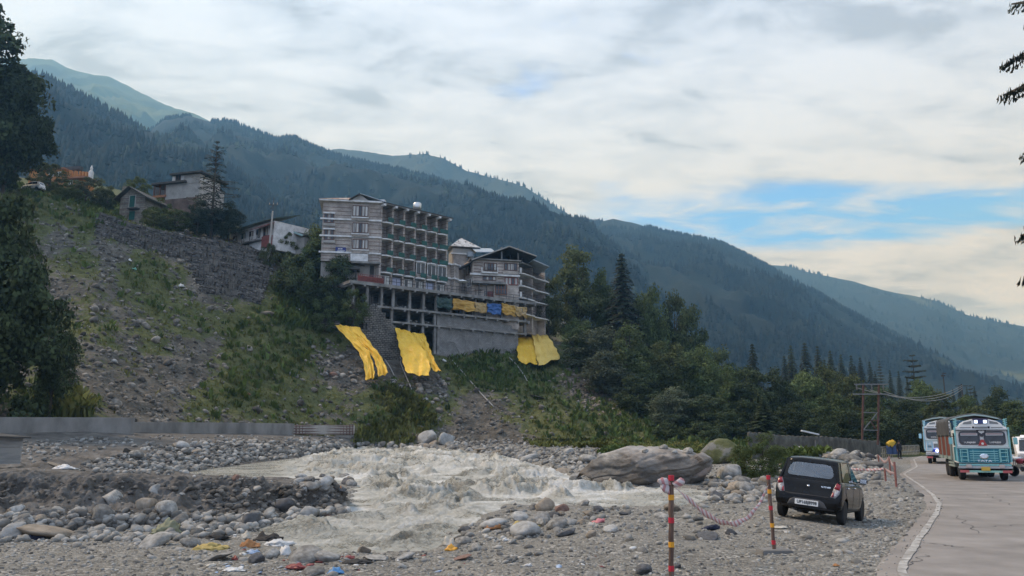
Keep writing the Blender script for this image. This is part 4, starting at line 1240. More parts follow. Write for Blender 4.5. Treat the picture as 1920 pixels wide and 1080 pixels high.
right = [
 (1078, 152, 465, 62, 'broad0', L_OLIVE, 'tall olive green tree rising just right of the hotel roof'),
 (1028, 148, 520, 34, 'broad1', L_OLIVE, 'slim olive tree pressed against the right side of the hotel'),
 (1165, 146, 472, 62, 'spruce0', NEEDLE, 'tallest dark conifer with a pointed tip, right of the hotel'),
 (1128, 152, 505, 40, 'broad2', L_MID, 'rounded tree between the hotel and the tallest conifer'),
 (1210, 150, 530, 45, 'broad3', L_MID, 'bushy green tree against the right flank of the tallest conifer'),
 (1262, 156, 552, 44, 'broad0', L_DARK, 'dark tree with a ragged top, left of the rounded dark crown'),
 (1296, 152, 566, 46, 'broad1', L_DARK, 'dark rounded crown standing out against the blue mountainside'),
 (1084, 136, 598, 40, 'broad2', L_MID, 'leafy tree directly above the right yellow tarpaulin'),
 (1115, 134, 610, 60, 'broad3', L_GREY, 'greyish green tree low on the slope right of the tarpaulin'),
 (1180, 130, 612, 56, 'broad0', L_MID, 'mid green tree in front of the tallest conifer'),
 (1135, 126, 655, 56, 'broad1', L_GREY, 'grey leaved bushy tree overhanging the brown landslip'),
 (1245, 134, 640, 56, 'broad2', L_OLIVE, 'olive tree below the dark rounded crown in the middle of the wood'), (1305, 136, 645, 56, 'broad3', L_MID, 'mid green tree right below the dark rounded crown'), (1345, 140, 655, 46, 'broad0', L_DARK, 'dark tree on the falling right shoulder of the slope wood'),
 (1195, 118, 700, 50, 'broad1', L_DARK, 'dark tree low on the slope right of the brown landslip'), (1262, 114, 725, 52, 'broad2', L_GREY, 'greyish tree low in the wood behind the long rock slab'), (1320, 112, 735, 52, 'broad3', L_DARK, None),
 (1370, 124, 690, 46, 'broad0', L_MID, 'mid green tree directly left of the conifer with the sharp dark tip'),
 (1410, 140, 642, 34, 'spruce1', NEEDLE, 'conifer with a sharp dark tip above the middle of the wood'),
 (1405, 122, 682, 56, 'broad1', L_DARK, 'dark tree directly under the conifer with the sharp dark tip'), (1452, 124, 690, 46, 'broad2', L_DARK, None), (1505, 128, 690, 52, 'broad3', L_MID, None),
 (1552, 128, 688, 48, 'broad0', L_OLIVE, None), (1600, 132, 697, 48, 'broad1', L_OLIVE, 'olive tree just left of the top of the pylon'), (1560, 112, 738, 50, 'broad2', L_MID, 'mid green tree between the lamp arm and the pylon'),
 (1490, 108, 752, 52, 'broad3', L_DARK, 'dark tree behind the left half of the lamp arm'), (1430, 104, 745, 46, 'spruce2', L_DARK, 'dark conifer behind the left end of the old wall'), (1372, 106, 768, 40, 'broad1', L_DARK, None),
 (1645, 124, 728, 44, 'broad0', L_MID, 'mid green tree behind the crossarms of the pylon'), (1690, 120, 745, 44, 'broad1', L_DARK, 'dark tree right of the pylon under the wires'), (1640, 108, 765, 46, 'broad2', L_DARK, 'dark tree behind the feet of the pylon'),
 (1722, 134, 705, 36, 'broad3', L_MID, 'green tree under the bare topped deodar at the right'), (1760, 126, 735, 42, 'broad0', L_OLIVE, None), (1808, 128, 738, 40, 'broad1', L_MID, None),
 (1868, 132, 724, 42, 'broad2', L_DARK, 'large dark tree with a ragged crown above the blue green truck'), (1828, 112, 756, 44, 'broad3', L_OLIVE, None), (1895, 118, 752, 42, 'broad0', L_LITE, 'pale green tree at the far right above the white van'),
 (1775, 108, 765, 46, 'broad1', L_DARK, 'dark tree behind the white truck with the blue lamps'), (1725, 104, 775, 44, 'broad2', L_DARK, 'dark tree behind the roadside railing'), (1940, 116, 760, 50, 'broad3', L_MID, 'mid green tree cut by the right edge of the picture'), (1590, 104, 772, 44, 'broad0', L_DARK, None), (1535, 102, 778, 40, 'broad3', L_DARK, None),
 (1320, 100, 790, 40, 'bush1', L_DARK, 'low dark bush at the foot of the wood behind the mossy boulder'), (1255, 104, 778, 46, 'bush2', L_DARK, 'dark bush at the foot of the slope left of the mossy boulder'),
 (1850, 108, 790, 44, 'bush0', L_OLIVE, 'olive bush behind the blue green truck'), (1905, 106, 795, 40, 'bush1', L_MID, 'green bush behind the white van'),
]
for (x, Y, yt, hw, k, m, lab) in right:
 tree(x, Y, yt, hw, k, m, lab or LAB_WOOD, 'trees of the dark wood' if lab is None else 'trees beyond the river', name='bush' if k.startswith('bush') else None)
for i, (x, Y, yt, hw) in enumerate([(1482, 195, 645, 30), (1508, 200, 640, 34), (1532, 205, 646, 28), (1556, 208, 655, 26), (1576, 210, 662, 24), (1595, 214, 664, 22), (1612, 216, 668, 22), (1630, 220, 676, 20), (1668, 224, 692, 16), (1684, 228, 694, 16), (1700, 230, 706, 16), (1470, 190, 665, 26), (1545, 190, 672, 26), (1602, 200, 684, 24), (1640, 206, 694, 20), (1745, 240, 722, 14), (1798, 245, 720, 14), (1812, 245, 724, 14), (1786, 250, 728, 12), (1826, 240, 722, 12)]):
 tree(x, Y, yt, hw, 'spruce%d' % (i % 3), NEEDLE, 'dark conifer in the pointed row on the skyline behind the wood', 'conifers on the skyline behind the wood', ybase=822)
tree(1648, 222, 674, 18, 'deodar0', NEEDLE, 'thin conifer rising above the pointed row behind the pylon', ybase=822)
tree(1710, 150, 664, 26, 'gaunt0', NEEDLE2, 'bare topped deodar with few flat branches above the wood', ybase=790)
tree(1818, 170, 722, 14, 'gaunt1', NEEDLE2, 'small flat topped conifer above the blue green truck', ybase=800)
# left side of the valley
tree(-22, 113, -6, 146, 'great0', L_DARK, 'huge dark tree filling the upper left corner', 'trees on the left', ybase=356)
tree(34, 114, 120, 84, 'great1', L_DARK, 'dark leaning tree under the crown of the huge corner tree', 'trees on the left', ybase=362)
tree(22, 61, 352, 132, 'great1', L_DARK, 'big dark tree standing behind the concrete flood wall at the left edge', 'trees on the left', ybase=800)
tree(112, 64, 590, 46, 'broad2', L_DARK, 'smaller dark tree to the right of the big one behind the flood wall', 'trees on the left', ybase=770)
tree(408, 127, 262, 58, 'tier0', NEEDLE2, 'tall sparse deodar with tiered branches on the hilltop', 'trees on the left', ybase=446)
for i, (x, Y, yt, hw, k, m, yb, lab) in enumerate([
 (98, 135, 304, 42, 'bush0', L_OLIVE, 356, 'olive bush in front of the orange building on the hilltop'),
 (165, 130, 330, 36, 'bush1', L_GREY, 372, 'pale grey green bush between the orange building and the stone hut'),
 (192, 134, 336, 26, 'bush2', L_OLIVE, 378, 'olive bush between the pale grey green bush and the stone hut'),
 (130, 126, 338, 34, 'bush2', L_MID, 372, 'green bush on the hilltop right of the white car'),
 (205, 128, 352, 22, 'bush0', L_DARK, 385, 'dark bush just left of the stone hut'),
 (262, 135, 330, 28, 'bush1', L_LITE, 370, 'yellow green tree behind the roof of the stone hut'),
 (305, 126, 374, 36, 'bush2', L_LITE, 415, 'light green bush between the stone hut and the grey house'),
 (330, 124, 392, 40, 'bush0', L_MID, 425, 'green bush below the grey house on the hilltop'),
 (290, 123, 395, 24, 'bush1', L_OLIVE, 425, 'olive bush beside the right wall of the stone hut'),
 (375, 126, 368, 32, 'broad1', NEEDLE, 440, 'low dark evergreen left of the deodar trunk'),
 (432, 128, 378, 34, 'broad2', NEEDLE, 445, 'low dark evergreen right of the deodar trunk'),
 (402, 129, 385, 40, 'broad3', NEEDLE, 446, 'low dark evergreen behind the deodar trunk'),
 (535, 128, 428, 32, 'bush2', L_OLIVE, 482, 'olive bush right of the concrete power pole'),
 (550, 123, 470, 46, 'bush0', L_DARK, 560, 'dark bush at the left end of the clump beside the hotel'),
 (595, 128, 425, 44, 'broad0', L_MID, 560, 'tallest tree of the clump left of the hotel'),
 (570, 121, 475, 54, 'bush1', L_DARK, 570, 'large dark rounded bush in the middle of the clump left of the hotel'),
 (640, 124, 468, 34, 'broad3', L_DARK, 590, 'dark tree standing against the left wall of the hotel'),
 (618, 121, 520, 40, 'bush2', L_DARK, 600, 'dark bush below the clump left of the hotel'),
 (665, 119, 540, 30, 'bush1', L_MID, 610, 'green bush in front of the concrete frame at its left end'),
 (612, 119, 548, 34, 'bush0', L_MID, 612, 'green creeper covered bush above the left yellow tarpaulin'),
 (525, 122, 545, 26, 'bush2', L_LITE, 600, 'light green bush on the slope below the stone terraces'),
 (508, 124, 455, 22, 'bush1', L_OLIVE, 500, 'small olive bush under the white house with the red awning'),
 (60, 118, 352, 40, 'bush2', L_OLIVE, 400, 'olive bush on the edge of the hilltop above the big dark tree'),
 ]):
 tree(x, Y, yt, hw, k, m, lab, 'trees and bushes on the left hillside', ybase=yb, name='bush' if k.startswith('bush') else None)
# right bank
tree(1428, 40, 812, 62, 'thicket0', L_MID, 'dense green bush on the river bank left of the black car', 'bushes by the road', ybase=900, name='bush')
tree(1392, 43, 836, 40, 'thicket1', L_OLIVE, 'feathery olive bush between the mossy boulder and the dense green bush', 'bushes by the road', ybase=892, name='bush')
tree(1462, 46, 836, 38, 'thicket1', L_LITE, 'low light green bush behind the black car', 'bushes by the road', ybase=880, name='bush')
edge_tree = tree(2022, 33, -900, 158, 'edge0', NEEDLE2, 'conifer at the right edge with only branch tips in view', 'trees beyond the river', ybase=868)
edge_tree.location.x = float(P(2047, 300, 33)[0])
# ------------------------------------------------------------------ buildings
class Wall:
 """a vertical plane through two measured places; s runs along it, d out of it towards the river"""
 def __init__(w, x0, Y0, x1, Y1, yref):
  w.a = P(x0, yref, Y0)[:2]; w.b = P(x1, yref, Y1)[:2]
  d = w.b - w.a; w.len = float(np.linalg.norm(d)); w.u = d / w.len
  w.n = np.array([w.u[1], -w.u[0]])
  if w.n @ (-w.a) < 0: w.n = -w.n
  w.ang = math.atan2(w.u[1], w.u[0])
 @classmethod
 def along(cls, a, b):
  w = cls.__new__(cls); w.a, w.b = np.array(a[:2]), np.array(b[:2])
  d = w.b - w.a; w.len = float(np.linalg.norm(d)); w.u = d / w.len
  w.n = np.array([w.u[1], -w.u[0]])
  if w.n @ (-w.a) < 0: w.n = -w.n
  w.ang = math.atan2(w.u[1], w.u[0])
  return w
 def st(w, x, y, d=0.0):
  u, dy, dz = [float(q) for q in ray(x, y)]
  a = w.a + w.n * d
  k = (a @ w.n) / (np.array([u, dy]) @ w.n)
  q = np.array([u * k, dy * k])
  return float((q - w.a) @ w.u), CZ + dz * k
 def S(w, x, y, d=0.0): return w.st(x, y, d)[0]
 def Z(w, x, y, d=0.0): return w.st(x, y, d)[1]
 def pt(w, s, z, d=0.0):
  q = w.a + w.u * s + w.n * d
  return Vector((q[0], q[1], z))
 def box(w, mb, s0, s1, z0, z1, d0, d1):
  vs = [w.pt(s, z, d) for z in (z0, z1) for d in (d0, d1) for s in (s0, s1)]
  return mb.add(vs, [(0, 2, 3, 1), (4, 5, 7, 6), (0, 1, 5, 4), (2, 6, 7, 3), (0, 4, 6, 2), (1, 3, 7, 5)])
 def pxbox(w, mb, x0, x1, y0, y1, d0, d1):
  xm, ym = (x0 + x1) / 2, (y0 + y1) / 2
  return w.box(mb, w.S(x0, ym, d1), w.S(x1, ym, d1), w.Z(xm, y1, d1), w.Z(xm, y0, d1), d0, d1)
def brickmat(name, ang, c1, c2, mortar, bw, bh, msize=0.03, bump=0.6, stain=0.5, squash=1.0):
 m = bpy.data.materials.new(name); m.use_nodes = True
 nt = m.node_tree; n, l = nt.nodes, nt.links
 b = n['Principled BSDF']; b.inputs['Roughness'].default_value = 0.92; b.inputs['Specular IOR Level'].default_value = 0.2
 geo = n.new('ShaderNodeNewGeometry')
 mp = n.new('ShaderNodeMapping'); mp.vector_type = 'POINT'; mp.inputs['Rotation'].default_value = (0, 0, -ang)
 l.new(geo.outputs['Position'], mp.inputs[0])
 sp = n.new('ShaderNodeSeparateXYZ'); l.new(mp.outputs[0], sp.inputs[0])
 ad = n.new('ShaderNodeMath'); ad.operation = 'ADD'; l.new(sp.outputs[0], ad.inputs[0]); l.new(sp.outputs[1], ad.inputs[1])
 cb = n.new('ShaderNodeCombineXYZ'); l.new(ad.outputs[0], cb.inputs[0]); l.new(sp.outputs[2], cb.inputs[1])
 br = n.new('ShaderNodeTexBrick')
 br.inputs['Color1'].default_value = (*c1, 1); br.inputs['Color2'].default_value = (*c2, 1); br.inputs['Mortar'].default_value = (*mortar, 1)
 br.inputs['Scale'].default_value = 1.0; br.inputs['Brick Width'].default_value = bw; br.inputs['Row Height'].default_value = bh
 br.inputs['Mortar Size'].default_value = msize; br.inputs['Bias'].default_value = 0.0
 l.new(cb.outputs[0], br.inputs['Vector'])
 t = n.new('ShaderNodeTexNoise'); t.inputs['Scale'].default_value = 0.7; t.inputs['Detail'].default_value = 9; t.inputs['Roughness'].default_value = 0.65
 l.new(geo.outputs['Position'], t.inputs[0])
 r = n.new('ShaderNodeMapRange'); r.inputs[1].default_value = 0.3; r.inputs[2].default_value = 0.7; r.inputs[3].default_value = 1 - stain; r.inputs[4].default_value = 1.15
 l.new(t.outputs['Fac'], r.inputs[0])
 vm = n.new('ShaderNodeVectorMath'); vm.operation = 'SCALE'; l.new(br.outputs['Color'], vm.inputs[0]); l.new(r.outputs[0], vm.inputs['Scale'])
 l.new(vm.outputs[0], b.inputs['Base Color'])
 bp = n.new('ShaderNodeBump'); bp.inputs['Strength'].default_value = bump; bp.inputs['Distance'].default_value = 0.04
 iv = n.new('ShaderNodeMath'); iv.operation = 'MULTIPLY_ADD'; l.new(br.outputs['Fac'], iv.inputs[0]); iv.inputs[1].default_value = -1.0; l.new(t.outputs['Fac'], iv.inputs[2])
 l.new(iv.outputs[0], bp.inputs['Height']); l.new(bp.outputs[0], b.inputs['Normal'])
 return m
CONC = mat('weathered_concrete', [(0.3, (0.10, 0.095, 0.088)), (0.5, (0.2, 0.193, 0.18)), (0.7, (0.29, 0.283, 0.265))], 0.9, 0.92, 0.3, 8, coord='W', detail=10)
CONCD = mat('raw_grey_concrete', [(0.3, (0.11, 0.105, 0.098)), (0.55, (0.19, 0.184, 0.172)), (0.75, (0.25, 0.243, 0.228))], 0.7, 0.92, 0.3, 6, coord='W', detail=10)
WHITEP = mat('weathered_white_paint', [(0.3, (0.4, 0.39, 0.37)), (0.6, (0.66, 0.65, 0.63))], 1.2, 0.8, 0.1, 8, coord='W', detail=8)
PLAST = mat('grey_plaster', [(0.3, (0.24, 0.225, 0.205)), (0.6, (0.36, 0.34, 0.31))], 0.8, 0.9, 0.15, 6, coord='W', detail=9)
BROWNP = mat('brown_painted_band', [(0.3, (0.1, 0.06, 0.048)), (0.7, (0.18, 0.11, 0.09))], 2, 0.85, coord='W')
WOODF = mat('red_brown_window_frame', [(0.3, (0.07, 0.034, 0.025)), (0.7, (0.125, 0.06, 0.042))], 4, 0.6, coord='W')
GLASS = mat('dark_window_glass', (0.03, 0.034, 0.037), rough=0.08, spec=0.6)
CURT = mat('curtained_pane', [(0.35, (0.16, 0.155, 0.14)), (0.6, (0.5, 0.485, 0.44))], 1.8, 0.25, coord='W', stretch=(2.2, 2.2, 0.12), spec=0.5, detail=3)
GREENP = mat('dark_green_railing_panel', [(0.3, (0.010, 0.055, 0.045)), (0.7, (0.02, 0.095, 0.078))], 2, 0.55, coord='W')
REDP = mat('dull_red_paint', [(0.3, (0.13, 0.04, 0.035)), (0.7, (0.24, 0.075, 0.065))], 2, 0.7, coord='W')
DARKM = mat('dark_metal', [(0.3, (0.03, 0.03, 0.032)), (0.7, (0.07, 0.07, 0.072))], 3, 0.6, coord='W')
BLUESHEET = mat('blue_grey_roof_sheet', [(0.3, (0.2, 0.245, 0.28)), (0.7, (0.36, 0.4, 0.43))], 1.3, 0.5, 0.1, 8, coord='W', spec=0.5)
RUST = mat('rusty_roof_sheet', [(0.33, (0.2, 0.085, 0.045)), (0.47, (0.26, 0.15, 0.09)), (0.56, (0.36, 0.33, 0.3))], 1.4, 0.75, 0.1, 8, coord='W', detail=8)
PEELED = mat('peeling_pale_roof', [(0.36, (0.1, 0.085, 0.075)), (0.44, (0.4, 0.39, 0.37)), (0.6, (0.55, 0.54, 0.52))], 1.6, 0.7, 0.1, 8, coord='W', detail=8)
STEEL = mat('bright_steel', (0.55, 0.55, 0.54), rough=0.3, metal=0.9)
DARKROOF = mat('dark_slate_roof', [(0.3, (0.03, 0.029, 0.028)), (0.7, (0.08, 0.077, 0.072))], 2.5, 0.85, 0.3, 10, coord='W')
BLUEP = mat('blue_sign_paint', (0.03, 0.04, 0.16), rough=0.6)
STONEC = (0.53, 0.465, 0.41), (0.44, 0.385, 0.34), (0.34, 0.3, 0.262)
def slab_roof(name, pts_a, pts_b, th, m, parent):
 """a sloping sheet between two edges (lists of 2 points) with thickness"""
 mb = MB()
 a0, a1 = map(Vector, pts_a); b0, b1 = map(Vector, pts_b)
 mb.prism([a0, a1, b1, b0], (0, 0, -th))
 return mb.build(name, m, parent)
def window(w, parent, x0, x1, y0, y1, d, cols, rows=1, fm=None, pm=None, th=0.10, name='window', top=0.0):
 """frame with mullions and one pane behind each light; pixels on plane w at offset d"""
 s0, s1 = w.S(x0, (y0 + y1) / 2, d), w.S(x1, (y0 + y1) / 2, d)
 z0, z1 = w.Z((x0 + x1) / 2, y1, d), w.Z((x0 + x1) / 2, y0, d)
 return window_sz(w, parent, s0, s1, z0, z1, d, cols, rows, fm, pm, th, name)
def window_sz(w, parent, s0, s1, z0, z1, d, cols, rows=1, fm=None, pm=None, th=0.10, name='window'):
 fm = fm or WOODF
 mb = MB()
 w.box(mb, s0, s1, z0, z0 + th, d, d + 0.09); w.box(mb, s0, s1, z1 - th, z1, d, d + 0.09)
 ws = (s1 - s0 - th) / cols
 for i in range(cols + 1):
  w.box(mb, s0 + i * ws, s0 + i * ws + th, z0 + th, z1 - th, d, d + 0.085)
 hs = (z1 - z0 - th) / rows
 for j in range(1, rows):
  w.box(mb, s0 + th, s1 - th, z0 + j * hs, z0 + j * hs + th * 0.8, d, d + 0.08)
 f = mb.build(name, fm, parent)
 for i in range(cols):
  pb = MB(); w.box(pb, s0 + i * ws + th, s0 + (i + 1) * ws, z0 + th, z1 - th, d - 0.04, d + 0.03)
  m_ = pm[i % len(pm)] if isinstance(pm, (list, tuple)) else (pm or GLASS)
  pb.build('pane', m_, f)
 return f
def railing(w, parent, s0, s1, z, h, d, m, step=0.5, name='railing', rails=2, r=0.03):
 mb = MB()
 n = max(2, int(abs(s1 - s0) / step) + 1)
 for i in range(n):
  s = s0 + (s1 - s0) * i / (n - 1)
  mb.tube([w.pt(s, z, d), w.pt(s, z + h, d)], r, 4)
 for k in range(rails):
  mb.tube([w.pt(s0, z + h * (k + 1) / rails, d), w.pt(s1, z + h * (k + 1) / rails, d)], r, 4)
 return mb.build(name, m, parent)
# ---- the tall hotel block
def hotel():
 Lw = Wall(603, 123.5, 714, 125, 450); Rw = Wall(714, 125, 838, 134, 450)
 base = Lw.pt(Lw.len, Lw.Z(714, 533), 0)
 t = thing('hotel', 'tall stone clad hotel block with rows of balconies and green railing panels', 'hotel', tuple(base))
 zt, zb = Lw.Z(700, 382), base.z - 0.4
 stL = brickmat('split_stone_cladding', Lw.ang, *STONEC, 0.5, 0.22, 0.02)
 stR = brickmat('split_stone_cladding_side', Rw.ang, *STONEC, 0.5, 0.22, 0.02)
 zlow = Lw.Z(700, 492)
 D = 1.7
 nR, nL = Vector((*Rw.n, 0)), Vector((*Lw.n, 0))
 A, B, Cc = Lw.pt(0, 0), Lw.pt(Lw.len, 0), Rw.pt(Rw.len, 0)
 fp = [A, B, B - nR * D, Cc - nR * D, Cc - nR * 9.5, A - nL * 9]
 mb = MB(); mb.prism([p + Vector((0, 0, zlow)) for p in fp], (0, 0, zt - zlow)); mb.build('wall', stL, t)
 fp2 = [A - nL * 0.9, B - nL * 0.9, B - nR * (D + 0.5), Cc - nR * (D + 0.3), Cc - nR * 9.3, A - nL * 8.8]
 mb = MB(); mb.prism([p + Vector((0, 0, zb + 0.35)) for p in fp2], (0, 0, zlow - zb - 0.353)); mb.build('ground_floor_wall', PLAST, t)
 # cornices on the gable end and brown bands between them
 for y in (412.5, 444, 474.5):
  mb = MB(); z = Lw.Z(660, y); Lw.box(mb, -0.35, Lw.len + 0.1, z - 0.13, z + 0.13, 0.003, 0.28); mb.build('cornice', WHITEP, t)
 mb = MB(); Lw.box(mb, -0.6, Lw.len + 0.3, zt, zt + 0.28, -9.2, 0.7); mb.build('eave', WHITEP, t)
 for y in (390, 397, 404.5, 420, 428, 436, 452, 459.5, 467, 481, 487):
  z = Lw.Z(660, y)
  for xa, xb in ((628 if 398 < y < 452 else 604, 657), (692, 713)):
   mb = MB(); Lw.box(mb, Lw.S(xa, 440), Lw.S(xb, 440), z - 0.035, z + 0.035, 0.003, 0.03); mb.build('stone_band', BROWNP, t)
 # bay windows up the middle of the gable end
 for (y0, y1, bot) in ((385.5, 409, 412), (418, 440, 443), (448.5, 470, 474)):
  mb = MB(); Lw.pxbox(mb, 660, 691, y0 - 1.5, bot, 0.005, 0.5); mb.build('bay', stL, t)
  window(Lw, t, 661, 690.5, y0, y1 - 3, 0.52, 5, 1, WOODF, [CURT, CURT, GLASS, CURT, CURT], 0.11)
  mb = MB(); Lw.pxbox(mb, 658.5, 692, y1 - 2.5, y1 - 0.5, 0.01, 0.66); mb.build('sill', WHITEP, t)
 for (y0, y1) in ((400, 418), (430, 450)):
  mb = MB(); Lw.pxbox(mb, 606, 628, y1, y1 + 5, 0.004, 0.3); mb.build('sill', PLAST, t)
  window(Lw, t, 607.5, 626.5, y0, y1, 0.03, 3, 1, WOODF, [GLASS, CURT, GLASS], 0.13)
  mb = MB(); Lw.pxbox(mb, 606, 628, y0 - 2.5, y0, 0.004, 0.3); mb.build('lintel', WHITEP, t)
 mb = MB(); Lw.pxbox(mb, 657, 690, 476, 489.5, 0.003, 0.55); mb.build('white_panel', WHITEP, t)
 mb = MB(); Lw.pxbox(mb, 658, 713, 490, 493.5, -0.9, 0.9); mb.build('canopy_slab', CONC, t)
 mb = MB(); Lw.pxbox(mb, 646, 674, 500, 505, -0.9, 1.4); mb.build('porch_roof', DARKROOF, t)
 mb = MB()
 for x in (650, 668): mb.tube([Lw.pt(Lw.S(x, 510), zb, 1.1), Lw.pt(Lw.S(x, 510), Lw.Z(660, 503, 1.1), 1.1)], 0.09, 5)
 mb.build('porch_post', DARKM, t)
 mb = MB(); Lw.pxbox(mb, 693, 701, 497, 527, -0.895, -0.86); mb.build('door', DARKM, t)
 mb = MB(); Lw.pxbox(mb, 672, 684, 494, 499, -0.895, -0.86); mb.build('vent_opening', DARKM, t)
 mb = MB(); Lw.pxbox(mb, 629, 648.5, 463.5, 473.5, 0.05, 0.12); sg = mb.build('sign', BLUEP, t)
 # the sign's two short lines are too small to read: pale brush strokes
 mb = MB()
 for (xa, xb, ya, yb) in ((634, 636.6, 465.3, 467.4), (637.2, 638.6, 465.3, 467.4), (639.4, 642, 465.3, 467.4), (632, 646.5, 469, 469.9), (632.5, 645, 471, 471.8)):
  Lw.pxbox(mb, xa, xb, ya, yb, 0.123, 0.135)
 mb.build('lettering', WHITEP, sg)
 # roof: rusty hip at the left, sheeted dormer gable, long dark eave over the balconies
 zr = zt + 0.28
 ap = Lw.pt(Lw.S(662, 372, -3), Lw.Z(660, 370, -3), -3.2)
 a, b = Lw.pt(-0.7, zr, 0.8), Lw.pt(Lw.S(662, 378), zr, 0.8); c_, d_ = Lw.pt(-0.7, zr, -8), Lw.pt(Lw.S(662, 378), zr, -8)
 ap2 = Lw.pt(Lw.len * 0.98, ap.z, -4.2)
 mb = MB(); mb.add([a, b, ap, c_, d_], [(0, 1, 2), (0, 2, 3), (3, 2, 4), (1, 4, 2), (0, 3, 4, 1)]); mb.build('rusty_roof', RUST, t)
 g0, g1, g2 = Lw.pt(Lw.S(658, 383, 0.9), zr + 0.002, 0.9), Lw.pt(Lw.S(692, 383, 0.9), zr + 0.002, 0.9), Lw.pt(Lw.S(675, 362.5, 0.9), Lw.Z(675, 362.5, 0.9), 0.9)
 mb = MB(); mb.prism([g0 - nL * 0.3, g1 - nL * 0.3, g2 - nL * 0.3 - Vector((0, 0, 0.12))], tuple(-nL * 4)); mb.build('dormer', PLAST, t)
 e = Vector((*Lw.u, 0)) * 0.35 + Vector((0, 0, -0.25))
 slab_roof('dormer_roof', (g2 + nL * 0.25, g2 - nL * 5), (g0 - Vector((*Lw.u, 0)) * 0.3 + nL * 0.25, g0 - Vector((*Lw.u, 0)) * 0.3 - nL * 5), 0.14, DARKROOF, t)
 far = Lw.pt(Lw.len + 0.6, zr + 0.05, 0.5)
 slab_roof('blue_roof', (g2 + nL * 0.2, g2 - nL * 5), (far, Lw.pt(Lw.len + 0.6, zr + 0.05, -5)), 0.12, BLUESHEET, t)
 zR = Rw.Z(716, 384)
 mb = MB(); Rw.box(mb, 0.2, Rw.len + 0.6, zR + 0.0, zR + 0.22, -D, 0.75); mb.build('balcony_roof', CONC, t)
 p0, p1 = Rw.pt(-0.4, zR + 0.3, 0.85), Rw.pt(Rw.len + 0.7, zR + 0.3, 0.85)
 q0, q1 = Rw.pt(-0.4, zR + 1.25, -4.5), Rw.pt(Rw.len + 0.7, zR + 1.25, -4.5)
 slab_roof('sheet_roof', (p0, p1), (q0, q1), 0.12, DARKROOF, t)
 slab_roof('sheet_roof', (q0 + Vector((0, 0, 0.03)), q1 + Vector((0, 0, 0.03))), (Rw.pt(-0.4, zR + 0.3, -9.8), Rw.pt(Rw.len + 0.7, zR + 0.3, -9.8)), 0.12, DARKROOF, t)
 # balcony side
 zs = [Rw.Z(722, y) for y in (417, 448, 479, 511)]
 nb = 6; bw = Rw.len / nb
 top = [zR] + zs[:-1]
 for i in range(nb + 1):
  s = i * bw
  mb = MB(); Rw.box(mb, s - 0.17, s + 0.17, zb - 0.2, zR - 0.002, -D + 0.003, 0.0 if i else 0.02); mb.build('party_wall', stR, t)
  mb = MB()
  for k in range(5):
   hi = ([zR] + zs)[k]; lo = (zs + [zb])[k]
   for f in (0.25, 0.5, 0.75):
    z = lo + (hi - lo) * f
    Rw.box(mb, s - 0.19, s + 0.19, z - 0.035, z + 0.035, -D + 0.2, 0.025)
  tag(mb.build('stone_band', BROWNP, t), kind='stuff')
  mb = MB(); Rw.box(mb, s - 0.2, s + 0.2, zR - 0.35, zR - 0.004, -0.1, 1.0); mb.build('bracket', WHITEP, t)
 for i in range(nb):
  s0, s1 = i * bw + 0.17, (i + 1) * bw - 0.17
  for k, z in enumerate(zs):
   h = top[k] - z - 0.3
   closed = (k == 3 and i >= 3)
   mb = MB()
   prof = [(s0 - 0.05, -D + 0.01), (s0 - 0.05, 0.25), (s0 + 0.25 * bw, 0.62), (s1 - 0.25 * bw, 0.62), (s1 + 0.05, 0.25), (s1 + 0.05, -D + 0.01)]
   mb.prism([Rw.pt(a_, z - 0.2, b_) for a_, b_ in prof], (0, 0, 0.2))
   bal = mb.build('balcony', WHITEP, t)
   if k < 4 and not (k == 2 and i >= 3 and False):
    mb = MB(); Rw.box(mb, s0 + (0.42 if i < 5 else 0.1) * (s1 - s0), s1 + 0.05, z + 0.1, z + 0.82, 0.5, 0.54); mb.build('railing_panel', GREENP, bal)
    railing(Rw, bal, s0, s0 + 0.45 * (s1 - s0), z, 0.82, 0.45, DARKM, 0.25, rails=2, r=0.02)
   # door and bands on the set back wall
   window_sz(Rw, t, s0 + 0.12, s0 + 0.95, z + 0.05, z + min(h, 2.0), -D + 0.02, 2, 1, WOODF, [GLASS, GLASS], 0.08, 'balcony_door')
   mb = MB()
   for f in (0.3, 0.55, 0.8): Rw.box(mb, s0 + 1.0, s1, z + h * f - 0.04, z + h * f + 0.04, -D + 0.004, -D + 0.03)
   tag(mb.build('stone_band', BROWNP, t), kind='stuff')
  if i >= 3:      # glazed bays on the first floor
   z = zs[3] + 0.0; zc = zs[2] - 0.2
   mb = MB(); Rw.box(mb, s0 + 0.02, s1 - 0.02, z + 0.003, z + 0.5, -0.3, 0.35); mb.build('bay_parapet', stR, t)
   window_sz(Rw, t, s0 + 0.02, s1 - 0.02, z + 0.5, zc - 0.01, 0.2, 2, 1, WHITEP, [GLASS, GLASS], 0.1)
  # ground floor behind the terrace
  mb = MB(); Rw.box(mb, s0 + 0.25, s1 - 0.1, zb + 0.4, zs[3] - 0.5, -0.35, -0.3)
  if i % 3 == 1: mb.build('ground_floor_panel', mat('pale_blue_paint', (0.33, 0.35, 0.45), rough=0.8), t)
  else: window_sz(Rw, t, s0 + 0.25, s1 - 0.1, zb + 0.4, zs[3] - 0.45, -0.3, 2, 1, WHITEP, [GLASS, CURT], 0.09)
 # roof clutter
 p = Rw.pt(Rw.S(782, 395, -3.5), zR + 1.1, -3.5)
 tk = thing('water_tank', 'bright steel water tank on legs on the hotel roof', 'water tank', tuple(p))
 mb = MB(); mb.lathe([(0.55, 0.55), (0.72, 0.62), (0.72, 1.75), (0.6, 1.9), (0.15, 2.0)], 14); mb.build('tank', STEEL, tk, 'all', local=True)
